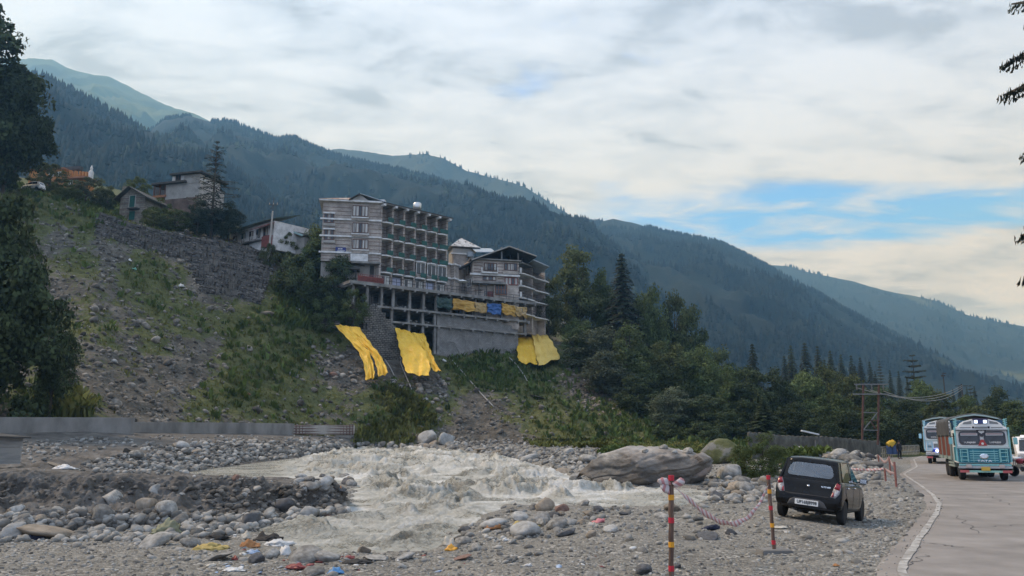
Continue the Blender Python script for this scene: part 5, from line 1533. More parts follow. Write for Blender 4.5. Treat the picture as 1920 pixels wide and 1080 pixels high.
 for a in range(4):
  mb = MB(); mb.bx(-0.05, 0.05, -0.05, 0.05, -0.4, 0.6, Matrix.Translation((0.5 * math.cos(a * 1.57), 0.5 * math.sin(a * 1.57), 0))); mb.build('leg', DARKM, tk, local=True)
 p = Rw.pt(Rw.S(716, 378, -3), zR + 0.95, -3)
 tk = thing('roof_tank', 'pale boxy tank at the front end of the hotel roof', 'water tank', tuple(p))
 mb = MB(); mb.bx(-0.65, 0.65, -0.6, 0.6, -0.3, 0.85); mb.build('tank', WHITEP, tk, bevel=0.08, local=True)
 mb = MB(); mb.lathe([(0.25, 0.85), (0.25, 0.95), (0.05, 1.0)], 10); mb.build('lid', PLAST, tk, local=True)
 return Lw, Rw, zb + 0.4
HL, HR, HZ = hotel()
# ---- concrete frame the hotel stands on
KW = Wall(650, 120.5, 1003, 141, 560)
def podium():
 zA, zB, zC = KW.Z(800, 544), KW.Z(800, 583), KW.Z(830, 611)
 sA0, sE = 0.0, KW.S(1000, 566)
 sB0, sC0 = KW.S(705, 572), KW.S(727, 602)
 t = thing('concrete_frame', 'unfinished grey concrete frame with open bays carrying the hotel', 'building', tuple(KW.pt(KW.S(735, 640), KW.Z(735, 650), 0)))
 for (s0, s1, z, th, d1) in ((sA0, sE, zA, 0.5, 0.9), (sB0, KW.S(990, 602), zB, 0.32, 0.55), (sC0, KW.S(985, 622), zC, 0.3, 0.4)):
  mb = MB(); KW.box(mb, s0, s1, z - th, z, -9 if d1 < 0.8 else -14, d1); mb.build('floor_slab', CONC, t)
  mb = MB()
  n = int((s1 - s0) / 2.1)
  for i in range(n + 1):
   s = s0 + 0.3 + i * (s1 - s0 - 0.6) / n
   KW.box(mb, s - 0.13, s + 0.13, z - th - 0.28, z - th - 0.002, -6, d1 + 0.12)
  tag(mb.build('floor_beam', CONC, t), kind='stuff')
 zg = KW.Z(735, 665)
 def col(x, y, za, zb_, m=CONC, w=0.21):
  s = KW.S(x, y); mb = MB(); KW.box(mb, s - w, s + w, za, zb_ - 0.003, -0.45, 0.0); mb.build('column', m, t)
  mb = MB(); KW.box(mb, s - w, s + w, za, zb_ - 0.003, -5.4, -5.0); mb.build('column', m, t)
 for x in (662, 689, 716, 738, 769, 795): col(x, 560, zB, zA - 0.5)
 for x in (819, 846, 870, 892, 914, 942, 968, 985): col(x, 575, zB, zA - 0.5)
 for x in (735, 767, 793, 816, 822): col(x, 592, zC, zB - 0.32)
 for x in (735, 767, 793, 816, 822): col(x, 630, zg - 3, zC - 0.3)
 for x in (969, 985): col(x, 610, zC, zB - 0.32)
 blk = brickmat('grey_block_wall', KW.ang, (0.27, 0.263, 0.25), (0.215, 0.208, 0.197), (0.15, 0.145, 0.137), 0.42, 0.21, 0.02, 0.5, 0.35)
 bs = MB(); KW.box(bs, sB0, sE, zB + 0.002, zA - 0.51, -8.4, -8.2); bs.build('back_wall', EARTH, t)  # hill earth, picked dark so its colour adds shade inside the bays
 bs = MB(); KW.box(bs, sC0, sE, zg - 3, zB - 0.33, -8.4, -8.2); bs.build('back_wall', EARTH, t)  # same dark earth, its colour standing in for shade in the lower bays
 # infill walls
 s0, s1 = KW.S(823, 600), KW.S(968, 610)
 so = KW.S(940, 600)
 mb = MB(); KW.box(mb, s0, so, zC + 0.002, zB - 0.325, -0.3, -0.06); mb.build('block_wall', blk, t)
 mb = MB(); KW.box(mb, so, s1, zC + 0.002, zC + 1.2, -0.3, -0.06); mb.build('block_wall', blk, t)
 mb = MB(); KW.box(mb, s0, KW.S(972, 640), zg + 0.6, zC - 0.305, -0.3, -0.06); mb.build('block_wall', blk, t)
 for i in range(1, 6):
  s = s0 + (s1 - s0) * i / 6
  mb = MB(); KW.box(mb, s - 0.06, s + 0.06, zg + 0.6, zC - 0.31, -0.2, -0.035); mb.build('pilaster', CONC, t)
 mb = MB(); KW.box(mb, KW.S(802, 650), KW.S(975, 655), zg - 5, zg + 0.6, -0.5, 0.25); mb.build('plinth', brickmat('stained_plinth', KW.ang, (0.24, 0.232, 0.218), (0.19, 0.182, 0.17), (0.12, 0.115, 0.108), 0.9, 0.45, 0.03, 0.6, 0.6), t)
 for run in (((915, 652), (950, 656), (950, 661), (970, 663)), ((830, 640), (851, 642), (862, 664))):
  mb = MB(); mb.tube([KW.pt(KW.S(a, b, 0.3), KW.Z(a, b, 0.3), 0.35) for a, b in run], 0.06, 5); mb.build('drain_pipe', CONC, t)
 # terrace railings along the top slab
 railing(KW, t, KW.S(668, 525), KW.S(716, 530), zA, 1.15, 0.7, REDP, 0.35, 'red_railing', 3, 0.035)
 mb = MB(); KW.box(mb, KW.S(668, 525), KW.S(716, 530), zA + 0.1, zA + 0.95, 0.5, 0.53); mb.build('red_fence_sheet', REDP, t)
 railing(KW, t, KW.S(720, 530), KW.S(905, 552), zA, 1.1, 0.7, DARKM, 0.9, 'railing', 2, 0.04)
 railing(KW, t, KW.S(905, 552), KW.S(985, 562), zA, 0.9, 0.6, DARKM, 1.4, 'railing', 2, 0.04)
 # building rubble left in the open bays
 r = np.random.default_rng(8)
 for (xa, xb, z) in ((700, 735, zB), (742, 766, zB), (772, 820, zB), (770, 790, zC), (796, 812, zC)):
  n = 60
  ss = KW.S(xa, 570) + (KW.S(xb, 575) - KW.S(xa, 570)) * r.random(n); dd = -0.3 - 2.6 * r.random(n)
  hh = 0.55 * r.random(n) * np.exp(-((ss - ss.mean()) / 1.2) ** 2)
  pts = np.array([tuple(KW.pt(a, z + h, b)) for a, b, h in zip(ss, dd, hh)])
  stones('builders_rubble', pts, 0.1 + 0.22 * r.random(n), STONEM, 600 + xa, 1, 0.7, 0.2)
 mb = MB()
 for dx in (0, 4.5): mb.tube([KW.pt(KW.S(702 + dx, 560), zB - 0.3, -1.2), KW.pt(KW.S(702 + dx, 560), zB + 2.0, -1.6)], 0.05, 5)
 for k in range(6): mb.tube([KW.pt(KW.S(702, 560), zB + 0.3 * k, -1.3), KW.pt(KW.S(706.5, 560), zB + 0.3 * k, -1.3)], 0.04, 4)
 tag(mb.build('ladder', CONC), 'pale ladder leaning in the leftmost bay of the concrete frame', 'ladder')
 return zA, zB, zC
ZA, ZB, ZC = podium()
# ---- the lower hotel wing with the open attic
def wing():
 Mw = Wall(886, 136.5, 973, 138.5, 510); Nw = Wall.along(Mw.b, P(1021, 510, 146.5))
 stM = brickmat('wing_stone_cladding', Mw.ang, *STONEC, 0.5, 0.22, 0.02)
 stN = brickmat('wing_stone_cladding_side', Nw.ang, *STONEC, 0.5, 0.22, 0.02)
 t = thing('hotel_wing', 'lower hotel wing with a dark open attic under a wide gable roof', 'hotel', tuple(Mw.pt(0, ZA, 0)))
 zat = Mw.Z(930, 489); zlo = Mw.Z(985, 618)
 nM, nN = Vector((*Mw.n, 0)), Vector((*Nw.n, 0))
 A, B, Cc = Mw.pt(0, 0), Mw.pt(Mw.len, 0), Nw.pt(Nw.len, 0)
 D = 1.5
 fp = [A, B, B - nN * D, Cc - nN * D, Cc - nN * 9, A - nM * 9]
 mb = MB(); mb.prism([p + Vector((0, 0, zlo)) for p in fp], (0, 0, zat - zlo - 0.003)); mb.build('wall', stM, t)
 # chamfered left flank with a window bay
 F2 = Wall.along(P(870, 510, 139.5), Mw.a)
 mb = MB(); mb.prism([F2.pt(0, ZA), F2.pt(F2.len, ZA), Mw.pt(0, ZA, -6), F2.pt(0, ZA, -6)], (0, 0, zat - ZA - 0.01)); mb.build('wall', stM, t)
 window(F2, t, 874.5, 883, 497, 515, 0.03, 2, 1, WOODF, [CURT, GLASS], 0.12)
 window(F2, t, 876, 884, 523, 538, 0.03, 2, 1, WHITEP, [GLASS, GLASS], 0.12)
 # the link to the tall block, with stepped cornices, and the tower
 Kl = Wall(838, 135, 871, 139.5, 520)
 mb = MB(); Kl.box(mb, 0, Kl.len, ZA, Kl.Z(855, 500), -6, 0); mb.build('link_wall', stM, t)
 mb = MB(); Kl.box(mb, 1.1, 2.6, ZA, Kl.Z(855, 500) - 0.003, 0.002, 0.7); mb.build('link_bay', stM, t)
 for y in (499.5, 526):
  z = Kl.Z(855, y)
  mb = MB(); Kl.box(mb, -0.1, Kl.len + 0.3, z - 0.14, z + 0.14, 0.003, 0.35); Kl.box(mb, 0.9, 2.8, z - 0.135, z + 0.135, 0.35, 1.0); mb.build('cornice', WHITEP, t)
 Tw = Wall(848, 141, 884, 142, 490)
 mb = MB(); Tw.box(mb, 0, Tw.len, ZA, Tw.Z(866, 466), -3.4, 0); mb.build('tower_wall', PLAST, t)
 mb = MB(); Tw.box(mb, 0.1, Tw.len - 1.0, ZA, Tw.Z(866, 478), 0.003, 0.3); mb.build('tower_stone', stM, t)
 mb = MB(); z = Tw.Z(862, 478); Tw.box(mb, -0.4, Tw.len - 0.9, z, z + 0.25, 0.003, 0.6); mb.build('cornice', WHITEP, t)
 zr = Tw.Z(866, 463.5)
 ap = Tw.pt(Tw.len * 0.55, Tw.Z(872, 446.5, -1.7), -1.7)
 q = [Tw.pt(-0.5, zr, 0.7), Tw.pt(Tw.len + 1.6, zr, 0.7), Tw.pt(Tw.len + 1.6, zr, -4.1), Tw.pt(-0.5, zr, -4.1)]
 mb = MB(); mb.add(q + [ap], [(0, 1, 4), (1, 2, 4), (2, 3, 4), (3, 0, 4), (3, 2, 1, 0)]); mb.build('tower_roof', PEELED, t)
 mb = MB(); Tw.pxbox(mb, 877, 888, 472, 481, 0.3, 1.2); mb.build('blue_box', BLUESHEET, t)
 p0, p1 = Mw.pt(Mw.S(888, 476, -4), Mw.Z(900, 477, -4), -2), Mw.pt(Mw.S(925, 466, -4), Mw.Z(925, 477, -4), -2)
 slab_roof('blue_roof', (p0, p1), (p0 - nM * 4 + Vector((0, 0, 1.6)), p1 - nM * 4 + Vector((0, 0, 1.6))), 0.12, BLUESHEET, t)
 # attic: floor, posts, dark underside
 mb = MB(); Mw.box(mb, -0.5, Mw.len + 0.3, zat, zat + 0.22, -9, 0.55); mb.build('attic_slab', CONC, t)
 mb = MB(); Nw.box(mb, 0.2, Nw.len * 0.9, zat - 0.26, zat - 0.03, -D, 0.6); mb.build('attic_slab', CONC, t)
 for x in (941, 972):
  mb = MB(); s = Mw.S(x, 480); Mw.box(mb, s - 0.12, s + 0.12, zat + 0.223, zat + 2.6, -0.3, -0.05); mb.build('attic_post', CONC, t)
 for x in (917, 962, 985):
  mb = MB(); s = Mw.S(x, 480); Mw.box(mb, s - 0.08, s + 0.08, zat + 0.223, zat + 1.7, -2.3, -2.1); mb.build('attic_post', DARKM, t)
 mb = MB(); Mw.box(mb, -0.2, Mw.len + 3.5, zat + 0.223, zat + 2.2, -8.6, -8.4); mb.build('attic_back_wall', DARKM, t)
 d = 1.3
 apx = Mw.pt(Mw.S(955, 461, d), Mw.Z(955, 461.5, d), d)
 lf = Mw.pt(Mw.S(884, 486, d), Mw.Z(884, 487, d), d); rt = Mw.pt(Mw.S(1006, 480, d), Mw.Z(1006, 480, d), d)
 bk = -nM * 11
 for (e, nm) in ((lf, 'gable_roof'), (rt, 'gable_roof')):
  slab_roof(nm, (apx, apx + bk), (e, e + bk), 0.2, DARKROOF, t)
  mb = MB(); mb.beam(apx + nM * 0.02 - Vector((0, 0, 0.02)), e + nM * 0.02 - Vector((0, 0, 0.02)), 0.1, 0.2); mb.build('bargeboard', PLAST, t)
 slab_roof('ridge_sheet', (apx + bk * 0.3 + Vector((0.3, 0, 0.25)), apx + bk * 0.8 + Vector((0.3, 0, 0.25))), (rt.lerp(apx, 0.35) + bk * 0.3 + Vector((0, 0, 0.3)), rt.lerp(apx, 0.35) + bk * 0.8 + Vector((0, 0, 0.3))), 0.1, BLUESHEET, t)
 # lower, overlapping roof on the right
 r0, r1 = Nw.pt(0.4, zat + 1.3, 1.6), Nw.pt(Nw.len + 1.2, zat + 0.3, 1.6)
 e0 = Mw.pt(Mw.S(1000, 486, 0.6), Mw.Z(1000, 486, 0.6), 0.6); e1 = Mw.pt(Mw.S(1030, 499, 0.2), Mw.Z(1030, 499, 0.2), 0.2)
 slab_roof('side_roof', (e0, e0 + bk * 0.7), (e1, e1 + bk * 0.7), 0.18, BLUESHEET, t)
 l0 = Mw.pt(Mw.S(886, 487, 0.8), Mw.Z(886, 489, 0.8), 0.8); l1 = Mw.pt(Mw.S(862, 501, 0.3), Mw.Z(862, 501, 0.3), 0.3)
 slab_roof('side_roof', (l0, l0 + bk * 0.5), (l1, l1 + bk * 0.5), 0.18, DARKROOF, t)
 # front: cornices, bands, windows
 for y, x0, x1 in ((516.5, 880, 972),):
  z = Mw.Z(930, y); mb = MB(); Mw.box(mb, -0.5, Mw.len + 0.1, z - 0.15, z + 0.15, 0.003, 0.5); mb.build('cornice', WHITEP, t)
 for y in (494, 500, 506, 511, 522, 528, 538, 546):
  z = Mw.Z(930, y)
  for xa, xb in ((888, 905), (934, 944), (971, 973)):
   mb = MB(); Mw.box(mb, Mw.S(xa, 510), Mw.S(xb, 510), z - 0.05, z + 0.05, 0.003, 0.03); mb.build('stone_band', BROWNP, t)
 window(Mw, t, 908, 932, 493, 508, 0.03, 4, 1, WOODF, [CURT, GLASS, GLASS, CURT], 0.12)
 window(Mw, t, 945, 970, 493.5, 507.5, 0.03, 4, 1, WOODF, [GLASS, CURT, CURT, GLASS], 0.12)
 mb = MB(); Mw.pxbox(mb, 903, 934, 509.5, 512, 0.003, 1.0); bl = mb.build('balcony', WHITEP, t)
 railing(Mw, bl, Mw.S(904, 505, .95), Mw.S(933, 505, .95), Mw.Z(918, 509.5, 1), 0.85, 0.95, DARKM, 0.3, rails=2, r=0.025)
 for x in (903.5, 933.5):
  mb = MB(); Mw.pxbox(mb, x - 1, x + 1, 501, 509.4, 0.8, 1.0); mb.build('balcony_pier', WHITEP, bl)
 mb = MB(); Mw.pxbox(mb, 943, 972, 508, 514, 0.003, 0.3); mb.build('sill', stM, t)
 window(Mw, t, 905, 930, 518, 526, 0.03, 4, 1, WOODF, [GLASS, CURT, GLASS, CURT], 0.11)
 window(Mw, t, 946, 971, 520, 534.5, 0.03, 4, 1, REDP, [CURT, CURT, GLASS, CURT], 0.14)
 mb = MB(); Mw.pxbox(mb, 887, 949, 527.5, 531.5, 0.0035, 1.8); mb.build('canopy_slab', CONC, t)
 mb = MB(); Mw.pxbox(mb, 926, 953, 531, 562, 0.003, 0.6); mb.build('porch', stM, t)
 window(Mw, t, 928.5, 951, 533, 553, 0.63, 4, 2, mat('orange_brown_frame', (0.2, 0.085, 0.045), rough=0.6), [GLASS], 0.14, 'porch_window')
 for x in (898, 912):
  mb = MB(); mb.tube([Mw.pt(Mw.S(x, 540, 1.5), ZA, 1.5), Mw.pt(Mw.S(x, 540, 1.5), Mw.Z(x, 531, 1.5), 1.5)], 0.1, 5); mb.build('canopy_post', DARKM, t)
 mb = MB(); Mw.pxbox(mb, 914, 925, 546, 556, 0.003, 0.12); mb.build('red_shutter', REDP, t)
 # right side: stacked balconies
 zlev = [Nw.Z(985, y) for y in (516, 539, 561, 590)]
 for i, z in enumerate(zlev):
  mb = MB()
  mb.prism([Nw.pt(a_, z - 0.18, b_) for a_, b_ in ((0.0, -D + 0.01), (0.0, 0.3), (0.6, 0.75), (Nw.len * 0.48, 0.75), (Nw.len * 0.52, 0.4), (Nw.len * 0.95, 0.75), (Nw.len + 0.7, 0.6), (Nw.len + 0.7, -D + 0.01))], (0, 0, 0.2))
  bl = mb.build('balcony', WHITEP, t)
  railing(Nw, bl, 0.15, Nw.len * 0.48, z, 0.85, 0.6, DARKM, 0.3, rails=2, r=0.025)
  railing(Nw, bl, Nw.len * 0.52, Nw.len + 0.5, z, 0.85, 0.6, DARKM, 0.3, rails=2, r=0.025)
  mb = MB(); Nw.box(mb, -0.05, 0.25, z + 0.003, z + 0.95, 0.2, 0.5); mb.build('balcony_pier', WHITEP, bl)
  window_sz(Nw, t, 0.5, 1.9, z + 0.05, z + 1.95, -D + 0.02, 2, 1, WOODF, [GLASS, GLASS], 0.09, 'balcony_door')
  mb = MB()
  for f in (0.5, 1.0, 1.5): Nw.box(mb, 2.0, Nw.len, z + f - 0.04, z + f + 0.04, -D + 0.004, -D + 0.03)
  tag(mb.build('stone_band', BROWNP, t), kind='stuff')
 for s in (0.5, 1.0):
  mb = MB(); Nw.box(mb, Nw.len * s - 0.35, Nw.len * s, zlo, zat - 0.28, -D + 0.003, 0.15); mb.build('party_wall', stN, t)
 # small pale parasol on the terrace
 p = Mw.pt(Mw.S(870, 545, 6), ZA, 4.5)
 u = thing('parasol', 'small pale parasol on the hotel terrace', 'parasol', tuple(p))
 mb = MB(); mb.lathe([(1.1, 1.95), (0.9, 2.05), (0.05, 2.4)], 8); mb.build('canopy', WHITEP, u, local=True)
 mb = MB(); mb.tube([(0, 0, 0), (0, 0, 2.3)], 0.04, 6); mb.build('pole', DARKM, u, local=True)
wing()
# ---- stepped stone terraces left of the frame
def terraces():
 t = thing('stepped_stone_wall', 'stepped rough stone retaining wall left of the concrete frame', 'retaining wall', tuple(PV(720, 650, 119)))
 m = brickmat('terrace_stone', KW.ang, (0.235, 0.22, 0.198), (0.17, 0.158, 0.14), (0.07, 0.065, 0.057), 0.6, 0.3, 0.05, 1.0, 0.6)
 r = random.Random(3)
 n = 11
 for i in range(n):
  y = 572 + i * 12
  x0 = 652 + 6.0 * i + (0 if i > 3 else 18); x1 = [716, 724, 734, 742, 746, 750, 756, 762, 770, 778, 786][i]
  d = 0.5 + 0.40 * i
  mb = MB()
  z1 = KW.Z((x0 + x1) / 2, y, d); z0 = KW.Z((x0 + x1) / 2, y + 14, d)
  s0, s1 = KW.S(x0, y, d), KW.S(x1, y, d)
  k = max(2, int((s1 - s0) / 0.9))
  for j in range(k):
   a, b = s0 + (s1 - s0) * j / k, s0 + (s1 - s0) * (j + 1) / k - 0.02
   KW.box(mb, a, b, z0 - 0.8, z1 + r.uniform(-0.09, 0.06), -2.5, d + r.uniform(-0.06, 0.06))
  mb.build('course', m, t, bevel=0.03, seg=1)
 t = thing('stepped_stone_wall', 'low overgrown stone terrace above the left yellow tarpaulin', 'retaining wall', tuple(PV(600, 600, 120)))
 for i in range(3):
  mb = MB()
  for j in range(9):
   xa = 570 + i * 4 + j * 8
   a, b = PV(xa - 12, 586 + i * 9, 121 - i * 0.6), PV(xa - 4.4, 587 + i * 9.3, 121.1 - i * 0.6)
   mb.beam(a - Vector((0, 0, 0.4)), b - Vector((0, 0, 0.4)), 1.6, 0.75 + 0.1 * (j % 3))
  mb.build('course', m, t)
terraces()
def gabions():
 crest = lambda x: float(np.interp(x, [180, 250, 330, 430, 505], [399, 424, 443, 459, 478]))
 m = mat('dry_stone', [(0.3, (0.05, 0.045, 0.041)), (0.55, (0.105, 0.096, 0.088)), (0.75, (0.2, 0.186, 0.17))], 1.4, 0.9, 0.4, 8, coord='W', tint=0.55)
 r = np.random.default_rng(77)
 for (xa, xb, n, step, lab) in ((184, 345, 4, 11, 'dark dry stone wall under the stone hut on the hilltop'), (335, 506, 8, 12.5, 'long stepped dry stone wall below the white house with the red awning')):
  h, _ = hit((xa + xb) / 2, crest((xa + xb) / 2) + 20)
  t = thing('dry_stone_wall', lab, 'retaining wall', tuple(h))
  for c in range(n):
   pts = []
   back = MB(); prev = None
   hi = xb - max(0, c - 3) * (4 if xa > 300 else 18)
   for x in np.arange(xa + (c * 6 if xa > 300 else 0), hi, 3.4):
    y = crest(x) + 4 + c * step
    q, nn = hit(x, y)
    if q is None: continue
    if prev is not None and (q - prev).length < 3:
     back.beam(prev + Vector((0, 0, 0.15)), q + Vector((0, 0, 0.15)), 1.0, 0.95)
    prev = q
    for row in range(3):
     pts.append((q.x + r.normal() * 0.06, q.y - 0.42 + r.normal() * 0.06, q.z - 0.42 + row * 0.33 + r.normal() * 0.04))
   if len(pts) < 4: continue
   pts = np.array(pts)
   o = stones('course', pts - np.array(h[:]), 0.17 + 0.09 * r.random(len(pts)), m, 700 + c + int(xa), 1, 0.85, 0.35, 7, elong=0.3)
   o.parent = t
   back.build('earth_fill', EARTH, t)
gabions()
# ---- small buildings on the hilltop
def house_box(name, lab, cat, w, zb, zt, depth, m, base_s=0.0):
 t = thing(name, lab, cat, tuple(w.pt(w.len / 2, zb, 0)))
 mb = MB(); w.box(mb, 0, w.len, zb - 1.5, zt, -depth, 0); mb.build('wall', m, t)
 return t
def hilltop():
 w = Wall(224, 127, 270, 126, 395)
 sm = brickmat('hut_stone', w.ang, (0.3, 0.27, 0.225), (0.235, 0.21, 0.175), (0.15, 0.135, 0.115), 0.7, 0.35, 0.03, 0.7, 0.5)
 zb, ze = w.Z(247, 413), w.Z(247, 370)
 t = house_box('stone_hut', 'small stone hut with green door under a dark gable roof', 'hut', w, zb, ze, 6, sm)
 ap = w.pt(w.S(247, 352), w.Z(247, 352), 0)
 n = Vector((*w.n, 0)); u = Vector((*w.u, 0))
 mb = MB(); mb.prism([w.pt(0, ze + 0.002), w.pt(w.len, ze + 0.002), ap - Vector((0, 0, 0.1))], tuple(-n * 6)); mb.build('gable', sm, t)
 for s, e in ((-1, w.pt(-0.7, ze - 0.25)), (1, w.pt(w.len + 0.8, ze - 0.3))):
  slab_roof('roof', (ap + n * 0.8 + Vector((0, 0, 0.1)), ap - n * 6.5 + Vector((0, 0, 0.1))), (e + n * 0.8, e - n * 6.5), 0.16, DARKROOF, t)
 for y in (372, 381, 391, 400):
  mb = MB(); w.box(mb, -0.02, w.len + 0.02, w.Z(247, y) - 0.04, w.Z(247, y) + 0.04, 0.003, 0.03); mb.build('timber_band', BROWNP, t)
 mb = MB(); w.pxbox(mb, 241.5, 254, 366, 388.5, 0.03, 0.09); mb.build('door_frame', PLAST, t)
 mb = MB(); w.pxbox(mb, 243, 252.5, 367, 388, 0.092, 0.13); mb.build('door', GREENP, t)
 mb = MB(); w.pxbox(mb, 238, 256, 389, 391, 0.003, 0.8); mb.build('door_step', DARKM, t)
 mb = MB(); w.pxbox(mb, 242, 252, 396, 412, 0.035, 0.1); mb.build('lower_door', GREENP, t)
 mb = MB(); w.pxbox(mb, 229, 236, 349, 360, -2.5, -1.8); mb.build('chimney', sm, t)
 # grey house
 w = Wall(310, 139, 374, 137, 360)
 zb = w.Z(340, 402)
 t = house_box('grey_house', 'flat roofed grey plastered house with a raised upper room', 'house', w, zb, w.Z(340, 342), 7, PLAST)
 mb = MB(); w.box(mb, 0.003, w.len - 0.003, zb - 1.5, w.Z(340, 372), 0.002, 0.12); mb.build('brick_base', brickmat('red_brick_base', w.ang, (0.19, 0.115, 0.09), (0.15, 0.095, 0.078), (0.17, 0.155, 0.14), 0.25, 0.09, 0.015), t)
 mb = MB(); w.pxbox(mb, 323.5, 374, 325, 343, -6, -0.003); mb.build('upper_room', WHITEP, t)
 mb = MB(); w.pxbox(mb, 345, 374.5, 326, 343.5, -0.002, 0.06); mb.build('upper_wall', PLAST, t)
 mb = MB(); w.pxbox(mb, 318, 378, 322, 325, -7, 0.8); mb.build('upper_roof', DARKROOF, t)
 mb = MB(); w.pxbox(mb, 284, 346, 340, 343.5, -6, 0.7); mb.build('lower_roof', DARKROOF, t)
 mb = MB(); w.pxbox(mb, 329, 339, 326, 341.5, 0.003, 0.06); wd = mb.build('window', WOODF, t)
 for k in (0, 1):
  mb = MB(); w.pxbox(mb, 330 + k * 4.5, 333.6 + k * 4.5, 327, 340.5, 0.063, 0.09); mb.build('pane', GLASS, wd)
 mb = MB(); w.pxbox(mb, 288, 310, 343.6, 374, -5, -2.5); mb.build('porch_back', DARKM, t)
 mb = MB(); w.pxbox(mb, 286, 310, 366, 370, -2.5, 0.2); mb.build('porch_floor', mat('orange_plank', (0.3, 0.13, 0.06), rough=0.8), t)
 for x in (288, 299, 309):
  mb = MB(); w.pxbox(mb, x - 0.8, x + 0.8, 343.6, 378, -0.1, 0.1); mb.build('porch_post', WOODF, t)
 # white house with the red awning
 w = Wall(432, 134, 513, 125.5, 440)
 zb = w.Z(470, 462); zt = w.Z(470, 427)
 t = house_box('white_house', 'white house with dark windows and a red awning on the hill edge', 'house', w, zb, zt, 7, WHITEP)
 n = Vector((*w.n, 0))
 slab_roof('roof', (w.pt(-0.5, zt + 0.1, 1.0), w.pt(w.len + 0.5, zt + 0.1, 1.0)), (w.pt(-0.5, zt + 1.9, -4.5), w.pt(w.len + 0.5, zt + 1.9, -4.5)), 0.15, mat('dark_green_roof', [(0.3, (0.02, 0.045, 0.04)), (0.7, (0.05, 0.085, 0.075))], 1, 0.6, coord='W'), t)
 for i, f in enumerate((0.08, 0.28, 0.46, 0.62, 0.78)):
  s = w.len * f
  window_sz(w, t, s, s + w.len * 0.09, zb + 1.1, zb + 2.6, 0.02, 2, 1, DARKM if i % 2 else WOODF, [GLASS, CURT], 0.08)
 mb = MB(); w.box(mb, -0.3, w.len * 0.75, zb + 0.45, zb + 0.65, 0.003, 0.9); mb.build('balcony_slab', CONC, t)
 railing(w, t, -0.2, w.len * 0.74, zb + 0.65, 0.6, 0.85, WHITEP, 0.6, rails=3, r=0.03)
 a0, a1 = w.pt(w.len * 0.66, zt - 0.35, 0.1), w.pt(w.len + 0.3, zt - 0.35, 0.1)
 slab_roof('awning', (a0, a1), (a0 + n * 1.4 - Vector((0, 0, 0.7)), a1 + n * 1.4 - Vector((0, 0, 0.7))), 0.08, mat('red_sheet', [(0.3, (0.2, 0.04, 0.035)), (0.7, (0.34, 0.075, 0.065))], 1.5, 0.6, coord='W'), t)
 mb = MB(); w.box(mb, w.len * 0.8, w.len * 0.98, zb - 1, zb + 0.9, 0.003, 0.5); mb.build('red_wall', REDP, t)
 # shed with the pale green roof edge
 w = Wall(520, 131, 568, 127, 435)
 t = thing('green_roofed_shed', 'shed behind the bushes showing a pale green roof edge', 'shed', tuple(w.pt(w.len / 2, w.Z(545, 470), 0)))
 mb = MB(); w.box(mb, 0.3, w.len - 0.3, w.Z(545, 480), w.Z(560, 444), -5, -0.6); mb.build('wall', PLAST, t)
 a, b = PV(521, 424.5, 131), PV(568, 441.5, 127)
 mb = MB(); mb.beam(a, b, 0.12, 0.3); mb.build('fascia', mat('pale_green_sheet', (0.3, 0.42, 0.4), rough=0.6), t)
 bk = Vector((*w.n, 0)) * -5
 slab_roof('roof', (a + Vector((0, 0, 0.12)), a + bk + Vector((0, 0, 0.5))), (b + Vector((0, 0, 0.12)), b + bk + Vector((0, 0, 0.5))), 0.1, DARKROOF, t)
 # orange building at the upper left
 w = Wall(52, 152, 168, 150, 330)
 OR = mat('orange_paint', [(0.3, (0.3, 0.13, 0.045)), (0.7, (0.46, 0.225, 0.085))], 0.8, 0.85, coord='W')
 t = thing('orange_building', 'orange painted building with rooftop pillars behind the hilltop bushes', 'building', tuple(w.pt(w.len / 2, w.Z(110, 372), 0)))
 mb = MB(); w.pxbox(mb, 52, 118, 318, 375, -9, 0); mb.build('wall', OR, t)
 mb = MB(); w.pxbox(mb, 118.5, 160, 334, 375, -3, -0.5); mb.build('wall', OR, t)
 mb = MB(); w.pxbox(mb, 115, 163, 331, 334, -3, 0.5); mb.build('eave', mat('terracotta', (0.28, 0.13, 0.075), rough=0.8), t)
 mb = MB(); w.pxbox(mb, 50, 120, 315.5, 318, -9, 0.4); mb.build('eave', MATS['terracotta'], t)
 for x in (122, 131, 140, 149, 155, 161):
  mb = MB(); w.pxbox(mb, x - 1.4, x + 1.4, 318 + (x - 122) * 0.1, 331, -1.2, -0.5); mb.build('roof_pillar', OR, t)
 for (x, y) in ((72, 322), (92, 322), (106, 322), (128, 338)):
  window(w, t, x, x + 9, y, y + 9, 0.02 if x < 118 else -0.48, 2, 1, WHITEP, [GLASS], 0.15)
 mb = MB(); w.pxbox(mb, 118, 150, 312, 318, -6, -5); mb.build('tin_roof', DARKM, t)
 p = w.pt(w.S(165, 318), w.Z(165, 320), -1)
 mb = MB(Matrix.Translation(p)); mb.lathe([(0.45, -2.0), (0.5, 0.0), (0.2, 0.5), (0.28, 0.8), (0.03, 1.5)], 8); mb.build('finial', WHITEP, t)
 # concrete power pole
 b = PV(504, 474, 124.5)
 t = thing('power_pole', 'concrete power pole with a forked crossarm beside the white house', 'power pole', tuple(b))
 z = PV(510, 370, 124.5).z - b.z
 mb = MB(); mb.tube([(0, 0, -1), (0.25, 0, z * 0.75)], [0.2, 0.13], 6); mb.build('post', PLAST, t, local=True)
 mb = MB(); mb.tube([(0.25, 0, z * 0.75), (0.33, 0, z)], 0.06, 5); mb.beam((-0.35, 0, z * 0.86), (0.95, 0, z * 0.86), 0.09, 0.12); mb.beam((-0.1, 0, z * 0.78), (0.3, 0, z * 0.86), 0.07, 0.07); mb.build('crossarm', DARKM, t, local=True)
